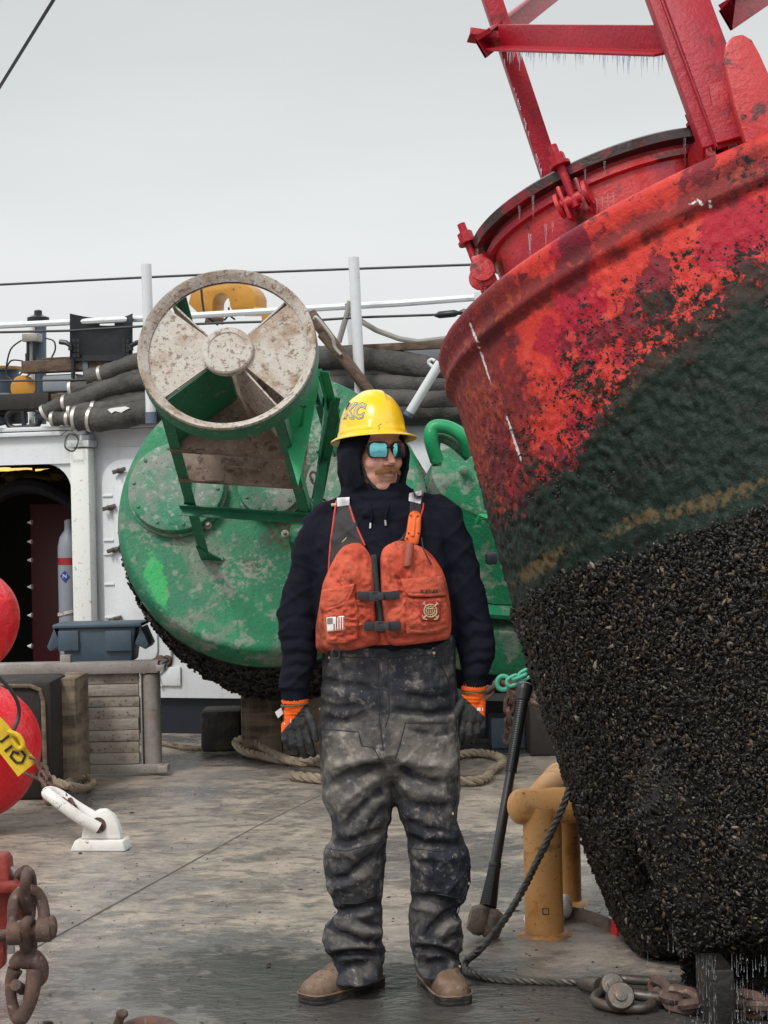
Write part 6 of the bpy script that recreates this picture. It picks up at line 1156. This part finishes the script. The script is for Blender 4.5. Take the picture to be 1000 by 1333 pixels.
# ribbed cuffs
for x0, x1, y0, y1 in ((360, 405, 894, 915), (598, 636, 879, 897)):
    mk = (px > x0) & (px < x1) & (py > y0) & (py < y1); hh[mk] = .0016 * np.sin((px[mk] - x0) * 2.1)
v += nn * hh[:, None]; setv(hme, v); hood = finish('hoodie', hme, m_navycloth, man)
HB = BVHTree.FromPolygons([tuple(a) for a in v], [tuple(p.vertices) for p in hme.polygons])
# smooth proxy of the trunk for the things worn over it
g = Geo(); sil([(y, xl - 10, xr + 10, yo - .006, ry + .002) for y, xl, xr, yo, ry in torso], g=g); PB = BVHTree.FromPolygons([Vector(a) for a in g.v], g.f)
def onb(px_, py_, off, bvh=None):
    d = ray(px_, py_).normalized(); h = (bvh or PB).ray_cast(CO, d)
    if h[0] is None: h = (bvh or PB).find_nearest(P(px_, py_, YP0 - .05)); p = P(px_, py_, h[0].y)
    else: p = h[0]
    return p - d * off
def resamp(poly, n):
    A = np.array(poly + [poly[0]], float); L_ = np.concatenate([[0], np.cumsum(np.hypot(*np.diff(A, axis=0).T))]); s = np.linspace(0, L_[-1], n, endpoint=False); return np.stack([np.interp(s, L_, A[:, 0]), np.interp(s, L_, A[:, 1])], 1)
def puff(name, poly, m, par, off0=.004, thick=.02, n=96, M=22, p=3.0, ss=(), nz=.0, cen=None, bvh=None, smooth_poly=2, **k):
    B = resamp(poly, n)
    for _ in range(smooth_poly): B = (np.roll(B, 1, 0) + B * 2 + np.roll(B, -1, 0)) / 4
    c = np.array(cen) if cen else B.mean(0); ts = [1, 1] + list(1 - (np.linspace(0, 1, M)[1:-1]) ** 1.5) + [.02]; Q = np.concatenate([c + (B - c) * t for t in ts]); T2 = np.repeat(ts, n); h = off0 + thick * np.sqrt(np.clip(1 - T2 ** p, 0, 1)); h[:n] = -.012
    if len(ss): h += strokes(Q[:, 0], Q[:, 1], ss) * (T2 < .995)
    if nz: W = np.stack([Q[:, 0] * .06, Q[:, 1] * .09, Q[:, 0] * 0 + 3.3], 1); h += nz * (fbm(W, 3) + .6 * (1 - np.abs(fbm(W * 1.7 + 5, 2)) * 3)) * np.clip((1 - T2) * 6, 0, 1) * (T2 < .995)
    V_ = [tuple(onb(x, y, o, bvh)) for (x, y), o in zip(Q, h)]; K = len(ts); g = Geo(); g.rings([V_[i * n:(i + 1) * n] for i in range(K)], False); g.f.append(tuple(range((K - 1) * n, K * n)))
    return obj(name, g, m, par, ang=70, **k)
# ---- life vest
vest_g = Geo(); sil([(y, xl - 1, xr + 1, -.012, ry + .012) for y, xl, xr, yo, ry in [(756, 409, 589, 0, .145), (800, 410, 589, 0, .152), (845, 413, 588, 0, .152)]], g=vest_g)
vest_g = Geo(); rs = []
for y, a0 in ((786, 0), (795, 0), (815, 0), (828, 0), (835, 0)):
    i0 = [r for r in torso]; A = np.array(torso); xl, xr, yo, ry = (np.interp(y, A[:, 0], A[:, c]) for c in (1, 2, 3, 4)); rs.append([p for p in sring(xl + 1, xr - 5, y, yo + .004, ry + .006, 48)])
vest_g.rings(rs, False); vest = obj('life_vest', vest_g, m_vest, man, label='faded orange life vest buckled over the hoodie')
LP = [(418, 851), (411, 846), (411, 815), (415, 792), (420, 760), (430, 737), (438, 722), (446, 711), (458, 707), (470, 706), (478, 716), (485, 728), (487, 745), (489, 780), (490, 815), (494, 828), (494, 838), (480, 842), (450, 848)]
RP = [(495, 726), (498, 714), (508, 707), (520, 703), (535, 706), (549, 712), (562, 726), (577, 743), (583, 765), (587, 792), (588, 815), (586, 832), (560, 836), (530, 840), (510, 841), (502, 832), (499, 815), (496, 780)]
puff('front_panel', LP, m_vest, vest, .006, .030, ss=[(-.006, 3, [(425, 790), (440, 782), (470, 760)]), (-.005, 3, [(470, 725), (475, 760), (478, 800)]), (-.004, 2, [(415, 838), (450, 843), (490, 832)]), (-.006, 3, [(450, 715), (462, 735), (480, 745)]), (-.005, 3, [(430, 745), (450, 742), (465, 750)])], nz=.013)
puff('front_panel', RP, m_vest, vest, .006, .030, ss=[(-.006, 3, [(545, 715), (550, 735), (565, 752)]), (-.006, 3, [(535, 712), (532, 735), (525, 752)]), (-.004, 3, [(510, 720), (512, 745), (508, 765)]), (-.006, 2.5, [(500, 828), (530, 831), (586, 823)]), (-.005, 3, [(560, 725), (562, 740), (575, 750)])], nz=.013)
puff('pocket', [(421, 791), (440, 783), (460, 768), (466, 790), (467, 815), (466, 833), (450, 838), (426, 838), (422, 815)], m_vest, vest, .034, .016, ss=[(-.003, 2, [(425, 826), (445, 830), (464, 824)]), (-.004, 3, [(440, 790), (446, 810)])], nz=.008, p=5)
puff('pocket_flap', [(419, 768), (461.5, 759.5), (461, 765), (456, 778), (449, 788), (436, 793), (424, 797), (416, 791), (417, 780)], m_vest, vest, .050, .005, ss=[(-.0025, 1.2, [(424, 792), (440, 788), (450, 782), (457, 768)]), (.003, 3, [(430, 778), (440, 782)])], nz=.002, p=8, smooth_poly=1)
puff('pocket', [(528, 776), (555, 778), (580, 775), (585, 795), (586, 816), (570, 824), (548, 827), (529, 826), (527, 800)], m_vest, vest, .034, .018, ss=[(-.003, 2, [(530, 818), (555, 821), (584, 812)]), (-.003, 3, [(575, 780), (578, 800)])], nz=.008, p=5)
puff('pocket_flap', [(522, 754), (550, 751.5), (577, 750), (580, 762), (581.5, 775.5), (560, 777), (534, 776.5), (527, 772), (524, 764)], m_vest, vest, .052, .005, ss=[(-.0025, 1.2, [(530, 772), (558, 773), (579, 771)])], nz=.002, p=8, smooth_poly=1)
# zip
g = Geo(); g.beam(onb(486.5, 722, .022), onb(497, 824, .026), Bprof(.016, .006), (1, 0, 0)); zp = obj('zip', g, m_strap, vest, bevel=.002)
g = Geo()
for k in range(44): t = k / 43; a = onb(486.5 + 10.5 * t, 725 + 97 * t, .0295 ); g.box(tuple(a), (.007, .003, .0035))
obj('zip_teeth', g, m_buckle, zp, smooth=False)
def pxpoly(name, pts, m, par, off, t=.003, bvh=None, **k):
    return puff(name, pts, m, par, off, t, 40, 5, 10, bvh=bvh, smooth_poly=0, **k)
def strapline(name, pts, wpx, m, par, off, t=.003, bevel=.001, dirv=(0, 0, 1), bvh=None):
    q = [onb(x, y, off, bvh) for x, y in pts]; return obj(name, ribbon(q, wpx * SC, t, dirv), m, par, bevel=bevel)
for y0, y1, x0, x1, bx, by in ((775, 776, 466, 520, 490, 776), (815, 816, 474, 522, 497, 815)):
    st_ = strapline('belt_strap', [(x0, y0), ((x0 + bx) / 2, (y0 + by) / 2 + .5), (bx - 8, by)], 11, m_strap, vest, .047, .004); strapline('belt_strap', [(bx + 8, by), ((x1 + bx) / 2, by), (x1, y1 - 2)], 11, m_strap, vest, .047, .004)
    c = onb(bx, by, .052); g = Geo()
    m = Matrix.Translation(c) @ RX; g.prism(rrect(-.022, .010, -.015, .015, .005, 3), -.004, .007, m); g.prism(rrect(-.006, .022, -.011, .011, .004, 3), -.006, .010, m); bk = obj('buckle', g, m_buckle, vest, bevel=.0015)
    for s in (-1, 1): g = Geo(); g.prism(rrect(-.012, .004, s * .011 - .003, s * .011 + .003, .0015, 2), .0075, .010, m); obj('prong', g, m_strap, bk)
g = Geo(); c = onb(437, 845, .03); g.tube([c + Vector((.012 * math.cos(t), -.004, -.014 + .016 * math.sin(t))) for t in [2 * PI * k / 16 for k in range(16)]], .0025, 6, close=True); obj('ring', g, m_buckle, vest)
g = Geo(); c = onb(417, 815, .01); g.box(tuple(c), (.016, .012, .034)); obj('side_buckle', g, m_buckle, vest, bevel=.003)
# shoulder straps of mesh with red piping and reflective tape
def hp(x, y, off): return onb(x, y, off, HB)
sL = [(438, 652), (455, 651), (459, 665), (468, 690), (476, 707), (460, 716), (448, 718), (436, 732), (428, 742), (429, 715), (433, 680)]
puff('shoulder_panel', sL, m_mesh, vest, .004, .006, 80, 12, 6, bvh=HB, smooth_poly=0, cen=(449, 690))
sR = [(533, 645), (549, 642), (551, 660), (546, 690), (552, 705), (566, 720), (573, 738), (555, 716), (540, 708), (522, 708), (527, 690), (532, 668)]
puff('shoulder_panel', [(534, 652), (550, 648), (548, 665), (544, 690), (545, 708), (530, 708), (518, 706), (528, 692), (533, 672)], m_mesh, vest, .004, .006, 80, 12, 6, bvh=HB, smooth_poly=0, cen=(538, 683))
def piping(pts, off=.007, r=.0030): g = Geo(); g.tube(spline([hp(x, y, off) for x, y in pts], 6), r, 8); obj('piping', g, m_pipe, vest)
piping([(438, 652), (434, 680), (430, 712), (428, 744)]); piping([(455, 658), (461, 678), (467, 692), (475, 710)]); piping([(551, 645), (551, 660), (547, 675), (546, 690)]); piping([(547, 712), (560, 722), (572, 738), (577, 748)])
pxpoly('reflective_tape', [(438.5, 648), (455, 647), (455, 658), (439, 660)], m_refl, vest, .012, .002, HB); pxpoly('reflective_tape', [(533, 642), (549, 638), (548, 656), (532, 652)], m_refl, vest, .012, .002, HB)
g = Geo(); g.tube([hp(431.5, 657.5, .01), hp(438, 657, .012)], .005, 8); obj('strap_ring', g, m_gold, vest)
g = Geo(); g.tube(spline([hp(x, y, .008) for x, y in ((436, 708), (440, 703), (446, 704), (452, 699), (444, 707), (438, 710))], 4), .0016, 5); obj('frayed_thread', g, m_gold, vest)
# markings on the vest
def textpx(name, txt, cx, cy, hpx, m, par, off, bvh=None, wsc=1.0, bold=0, shear=0):
    c = bpy.data.curves.new('t', 'FONT'); c.body = txt; c.size = 1; c.align_x = 'CENTER'; c.align_y = 'CENTER'; c.resolution_u = 2; c.offset = bold; c.shear = shear
    o = bpy.data.objects.new('t', c); COL.objects.link(o); dg = bpy.context.evaluated_depsgraph_get(); dg.update(); mm = bpy.data.meshes.new_from_object(o.evaluated_get(dg)); bpy.data.objects.remove(o)
    import bmesh
    bm = bmesh.new(); bm.from_mesh(mm); bmesh.ops.subdivide_edges(bm, edges=[e for e in bm.edges if e.calc_length() > .25], cuts=2); g = Geo()
    bm.verts.ensure_lookup_table(); V_ = [tuple(onb(cx + q.co.x * hpx * 1.4 * wsc, cy - q.co.y * hpx * 1.4, off, bvh)) for q in bm.verts]; g.add(V_, [tuple(x.index for x in f.verts) for f in bm.faces]); bm.free(); return obj(name, g, m, par)
textpx('lettering', 'KENT', 559.5, 770.3, 5.0, m_ink, vest, .0625, wsc=1.35, bold=.02)
pxpoly('flag_patch', [(425, 804), (448.5, 801.5), (449, 820), (426, 822.5)], m_labelw, vest, .0545, .002); pp = bpy.data.objects.new
fp = [o for o in man.children_recursive if o.name.startswith('flag_patch')][0]
for k in range(5):
    x = 434.2 + 3.15 * k; q = [(x, 803.3 - .1 * k), (x + 1.5, 803.2 - .1 * k), (x + 1.6, 821.2 - .2 * k), (x + .1, 821.4 - .2 * k)]
    if k == 0: q = [(x, 812), (x + 1.5, 812), (x + 1.6, 821), (x, 821)]
    g = Geo(); g.add([tuple(onb(a, b, .0576)) for a, b in q], [(0, 1, 2, 3)]); obj('flag_stripe', g, m_vest, fp)
g = Geo(); g.add([tuple(onb(a, b, .0576)) for a, b in ((425.8, 804.8), (433, 804), (433, 812), (426, 812.5))], [(0, 1, 2, 3)]); obj('flag_canton', g, mat('faded_canton', (.22, .19, .17), .8), fp)
em = pxpoly('emblem_patch', [(547, 783), (549, 781.5), (571, 781), (573.5, 783), (574, 806), (572, 808.5), (549, 809), (547, 807)], m_patch, vest, .0575, .002)
def emt(pts, r, close=False, m=m_gold): g = Geo(); g.tube([onb(x, y, .0605) for x, y in pts], r * SC, 5, close=close); obj('emblem_mark', g, m, em)
ec = (560.5, 795); emt([(ec[0] + 8.3 * math.cos(t), ec[1] + 8.3 * math.sin(t)) for t in [2 * PI * k / 28 for k in range(28)]], .75, True); emt([(ec[0] + 5.2 * math.cos(t), ec[1] + 5.2 * math.sin(t)) for t in [2 * PI * k / 22 for k in range(22)]], .55, True)
g = Geo(); g.add([tuple(onb(ec[0] + 8.3 * math.cos(t), ec[1] + 8.3 * math.sin(t), .0598)) for t in [2 * PI * k / 28 for k in range(28)]], [tuple(range(28))]); obj('emblem_disc', g, mat('emblem_dark', (.10, .06, .045), .8), em)
for s in (-1, 1):
    emt([(ec[0] - s * 9.5, ec[1] - 10), (ec[0] - s * 5.5, ec[1] - 6)], .9); emt([(ec[0] + s * 5, ec[1] + 5.5), (ec[0] + s * 9, ec[1] + 10)], .9)
    emt([(ec[0] + s * 4.5, ec[1] + 11.5), (ec[0] + s * 9, ec[1] + 10.5), (ec[0] + s * 10.5, ec[1] + 6)], .8); emt([(ec[0] - s * 10.5, ec[1] - 8), (ec[0] - s * 7, ec[1] - 11.5)], .6)
for k in range(5): emt([(ec[0] - 2.6 + 1.3 * k, ec[1] - 1.5), (ec[0] - 2.0 + 1.0 * k, ec[1] + 3.2)], .42, m=m_gold if k % 2 == 0 else m_patch)
emt([(ec[0] - 3, ec[1] - 2.6), (ec[0] + 3, ec[1] - 2.6)], .8)
for k in range(12): t = 2 * PI * k / 12; emt([(ec[0] + 6.5 * math.cos(t), ec[1] + 6.5 * math.sin(t)), (ec[0] + 7.2 * math.cos(t + .12), ec[1] + 7.2 * math.sin(t + .12))], .5)
# orange sheath knife clipped to the right strap
kf = puff('knife_sheath', [(532, 672), (534, 667), (539, 664.5), (545, 666), (548.5, 671), (548, 690), (545, 708), (540, 711), (530, 708), (526, 703), (529, 695), (530, 685)], m_knife, vest, .020, .012, 60, 8, 8, bvh=HB, smooth_poly=1, label='orange plastic knife sheath clipped on the strap')
for x, y in ((535, 671), (544, 672), (532, 694), (545, 694), (530, 701)): g = Geo(); c = onb(x, y, .033, HB); g.lathe([(.003, 0), (.003, .002)], 8, Matrix.Translation(c) @ RX); obj('sheath_hole', g, m_ink, kf)
g = Geo(); g.tube([hp(540, 672, .030), hp(537, 698, .032)], .0065, 8); obj('sheath_rib', g, m_knife, kf)
g = Geo(); g.tube([onb(534, 707, .045), onb(533, 715, .045), onb(530.5, 736, .042)], [.0125, .0135, .0125], 16); g.ell(tuple(onb(530.3, 736, .042)), (.0125, .0125, .006), None, 12, 8); obj('knife_grip', g, m_wornred, kf)
g = Geo(); g.tube(spline([onb(549, 700, .035, HB), onb(552, 716, .038), onb(562, 735, .036)], 5), .002, 6); g.tube([hp(526, 700, .018), hp(517, 706, .015), hp(508, 709, .015)], .004, 6); obj('lanyard', g, m_strap, vest)
# drawstrings
for pts in ([(481, 655), (482.5, 662), (484.5, 672), (482.5, 681)], [(508, 653), (505, 662), (502, 672), (501.5, 677)]):
    g = Geo(); g.tube(spline([hp(x, y, .004) for x, y in pts], 6), .0034, 8); ds = obj('drawstring', g, m_navycloth, hood); a, b = pts[-1], (pts[-1][0] - .5 + (1.2 if pts[0][0] > 500 else 0), pts[-1][1] + 7); g = Geo(); g.tube([hp(*a, .0055), hp(*b, .0055)], .0034, 8); obj('metal_tip', g, m_band, ds)
g = Geo(); g.tube([HM @ Vector(v) for v in ((.075, .03, .03), (.072, .034, -.02), (.058, .045, -.075), (.035, .056, -.112), (0, .062, -.124), (-.04, .05, -.11), (-.066, .035, -.07))], .0045, 8); obj('chin_strap', g, m_strap, man)
# ---- gloves
for hd, line, cuff, tagp in ((handL, ((401, 913), (367, 953)), [(367, 915, 401, 912)], (364, 928)), (handR, ((599, 903), (634, 936)), [(601, 897.5, 633, 895)], None)):
    me = remesh(caps(hd, .92), .0022, 2); v, nn = getv(me); px, py = proj(v); (ax, ay), (bx_, by_) = line
    sd_ = ((px - ax) * (by_ - ay) - (py - ay) * (bx_ - ax)) / math.hypot(bx_ - ax, by_ - ay); top = hd is handL
    kn = np.clip(.5 + (sd_ if not top else -sd_ * -1) * .0, 0, 1); s_ = sd_ * (-1 if True else 1)
    # orange knit lies above the dipped edge
    ymid = ay + (px - ax) / (bx_ - ax) * (by_ - ay); kn = np.clip(.5 + (ymid - py) * .5, 0, 1)
    wr = strokes(px, py, [(-.0012, 1.0, [(cx_, yy), (cx_ + 40, yy + 2)]) for cx_, yy in ([(364, a) for a in (917, 922, 927, 932)] if top else [(598, a) for a in (901, 906, 911, 916)])]) + .0010 * fbm(v * 90, 2)
    v += nn * wr[:, None]; setv(me, v); gv = finish('glove', me, m_orange_knit, man); setattr_(me, 'dip', 1 - kn)
    x0, y0, x1, y1 = cuff[0]; c0 = P((x0 + x1) / 2, (y0 + y1) / 2, YP0 - .045); g = Geo(); rx = (x1 - x0) / 2 * SC; g.lathe([(1.0, -.004), (1.04, .004), (1.0, .008), (.9, .009)], 32, Matrix.Translation(c0) @ Matrix.Diagonal((rx, .036, 1, 1)), False); obj('cuff', g, mat('orange_cuff', (.72, .10, .008), .8), gv)
    g = Geo(); g.tube([c0 + Vector((rx * 1.03 * math.cos(t), .039 * math.sin(t), -.008 + .003 * math.cos(t))) for t in [2 * PI * k / 30 for k in range(30)]], .0028, 6, close=True); obj('cuff_band', g, mat('cuff_band', (.10, .09, .04), .7), gv)
    GB = BVHTree.FromPolygons([tuple(a) for a in v], [tuple(p.vertices) for p in me.polygons]); lp_ = [(370, 938), (379, 936), (379, 941), (370, 943)] if top else [(621, 921), (629, 921.5), (629, 925.5), (621, 925)]
    g = Geo(); g.add([tuple(onb(x, y, .0015, GB)) for x, y in lp_], [(0, 1, 2, 3)]); obj('glove_label', g, m_labelw, gv)
    if tagp: g = Geo(); q = P(364, 928, YP0 - .06); g.add([tuple(P(x, y, YP0 - .06 + dy)) for x, y, dy in ((358, 927, 0), (366, 921, .01), (369, 929, .01), (362, 935, 0))], [(0, 1, 2, 3)]); g.tube([P(367, 922, YP0 - .05), P(372, 912, YP0 - .07)], .001, 4); obj('care_tag', g, m_refl, gv)
overlay(m_orange_knit, attr_fac('dip', 20, .02, .45, .55, 1), (.022, .023, .025), .6); overlay(m_orange_knit, attr_fac('dip', 45, .9, 1.02, 1.2, .5), (.09, .08, .07), .7)
# ---- hard hat
tl = R(7); HF2 = Matrix.Translation(P(484.5, 568.5, YP0 - .02)) @ HM.to_3x3().to_4x4() @ Matrix.Rotation(tl, 4, 'X') @ Matrix.Rotation(R(-2), 4, 'Y')
a_h, b_h, c_h = .096, .121, .134; rs = []; N_ = 120
def dome(ph, th_):
    x = a_h * math.cos(th_) ** .74 * math.cos(ph); y = b_h * math.cos(th_) ** .74 * math.sin(ph); z = c_h * math.sin(th_) ** 1.0
    u = abs(x) / .030; fy = np.interp(y, [-.12, -.09, .055, .10], [.2, 1, 1, 0]); w_ = .030 * (1 if y < .0 else max(.0, 1 - y / .12)) + 1e-4
    k = .0065 / (1 + (abs(x) / w_) ** 8) * fy * (th_ > .25) * min(1, (th_ - .25) * 3)
    side = .004 * math.exp(-((th_ - .75) / .25) ** 2) * math.exp(-((abs(math.cos(ph)) - .85) / .2) ** 2) * 0
    n = Vector((x / a_h ** 2, y / b_h ** 2, z / c_h ** 2)).normalized(); k += .0035 * (1 / (1 + math.exp((th_ - .11) * 90)))
    for pc_, pw in ((PI / 2 + .62, .10), (PI / 2 - .62, .10), (0.0, .12), (PI, .12)): k += .0035 * math.exp(-((((ph - pc_ + PI) % (2 * PI)) - PI) / pw) ** 6) * math.exp(-((th_ - .12) / .10) ** 4)
    return Vector((x, y, z)) + n * k
for i in range(46):
    th_ = PI / 2 * (1 - (i / 45)) * .995 + .004; rs.append([tuple(dome(2 * PI * j / N_, th_)) for j in range(N_)])
def brim(t, ph):
    w_ = .018 + .030 * max(0, math.sin(ph)) ** 2 + .010 * max(0, -math.sin(ph)) ** 2; r = 1 + 0; x = (a_h + .0035 + w_ * t) * math.cos(ph); y = (b_h + .0035 + w_ * t) * math.sin(ph); return (x, y, -.010 * t ** 1.3 - .004 * max(0, math.sin(ph)) * t)
for t in (.05, .3, .6, .9, 1.0): rs.append([brim(t, 2 * PI * j / N_) for j in range(N_)])
for t, dz in ((1.01, -.002), (1.0, -.004)): rs.append([(lambda p: (p[0], p[1], p[2] + dz))(brim(t, 2 * PI * j / N_)) for j in range(N_)])
for t in (.6, .05): rs.append([(lambda p: (p[0], p[1], p[2] - .003))(brim(t, 2 * PI * j / N_)) for j in range(N_)])
for i in (42, 30, 15, 2): rs.append([tuple(Vector(p) * .965 + Vector((0, 0, -.002))) for p in [rs[i][j] for j in range(N_)]])
g = Geo(); g.rings(rs, True); g.v = [tuple(HF2 @ Vector(p)) for p in g.v]; hat = obj('hard_hat', g, m_hat, man, ang=75, label='yellow full brim hard hat with grey team letters')
HTB = BVHTree.FromPolygons([Vector(p) for p in g.v], g.f)
m_lg = mat('logo_white', (.55, .57, .50), .4); m_ld = mat('logo_navy', (.03, .05, .06), .4)
for off, bold, m in ((.0008, .085, m_ld), (.0014, .05, m_lg), (.0020, .012, m_ld), (.0026, -.012, m_hat)):
    textpx('logo_letters', 'KC', 459.5, 536, 18.5, m, hat, off, HTB, .72, bold, .35)
g = Geo(); g.tube([onb(x, y, .0006, HTB) for x, y in ((491, 556), (494, 553), (497, 551.5))], .0008, 5); g.tube([onb(x, y, .0006, HTB) for x, y in ((493, 559), (495, 555.5))], .0009, 5); obj('scuff_mark', g, m_ink, hat)
g = Geo(); g.tube([HM @ Vector(v) for v in ((-.070, .056, .016), (-.073, .05, -.0), (-.068, .056, .004), (-.070, .056, .016))], .002, 6); obj('brim_clip', g, m_ink, hat)
# ---- sunglasses
sg = obj('sunglasses', Geo().tube([HM @ Vector(v) for v in ((.012, .0965, .006), (.0, .100, .0085), (-.012, .0965, .006))], .0026, 8), m_black, man, label='black framed sunglasses with teal mirror lenses')
m_lens = mat('teal_mirror_lens', (.20, .62, .66), .06, 1.0)
for s in (-1, 1):
    def lp(t, k, dy): 
        cx = .0350 * s; x = .0262 * k * math.copysign(abs(math.cos(t)) ** .62, math.cos(t)); z = .0222 * k * math.copysign(abs(math.sin(t)) ** .62, math.sin(t)) - (.003 if math.sin(t) < 0 else 0) * abs(math.cos(t)) * k
        xx = cx + x; return HM @ Vector((xx, .096 - 5.2 * xx * xx - .06 * abs(z) * 0 + dy, z + .001 - .02 * (s * x) * .0 - .0015 * k * (abs(xx) < .02) * (z < 0)))
    N2 = 36; g = Geo(); g.rings([[tuple(lp(2 * PI * j / N2, k, dy)) for j in range(N2)] for k, dy in ((1, -.002), (1.0, .0015), (.7, .003), (.35, .0038), (.03, .004))], True); obj('lens', g, m_lens, sg, label='teal mirrored lens')
    g = Geo(); g.rings([[tuple(lp(2 * PI * j / N2, k, dy)) for j in range(N2)] for k, dy in ((.97, -.003), (1.10, -.003), (1.12, .001), (1.07, .0035), (.98, .0035))], False, close=True); obj('frame', g, m_black, sg)
    g = Geo(); g.beam(HM @ Vector((.061 * s, .078, .010)), HM @ Vector((.077 * s, -.01, .006)), Bprof(.004, .010), (1, 0, 0)); obj('temple_arm', g, m_black, sg)
c = HM @ Vector((.080, .035, -.005)); g = Geo(); g.ell(tuple(c), (.006, .006, .006), None, 10, 8); obj('ear_plug', g, mat('pink_foam', (.7, .2, .2), .8), man)
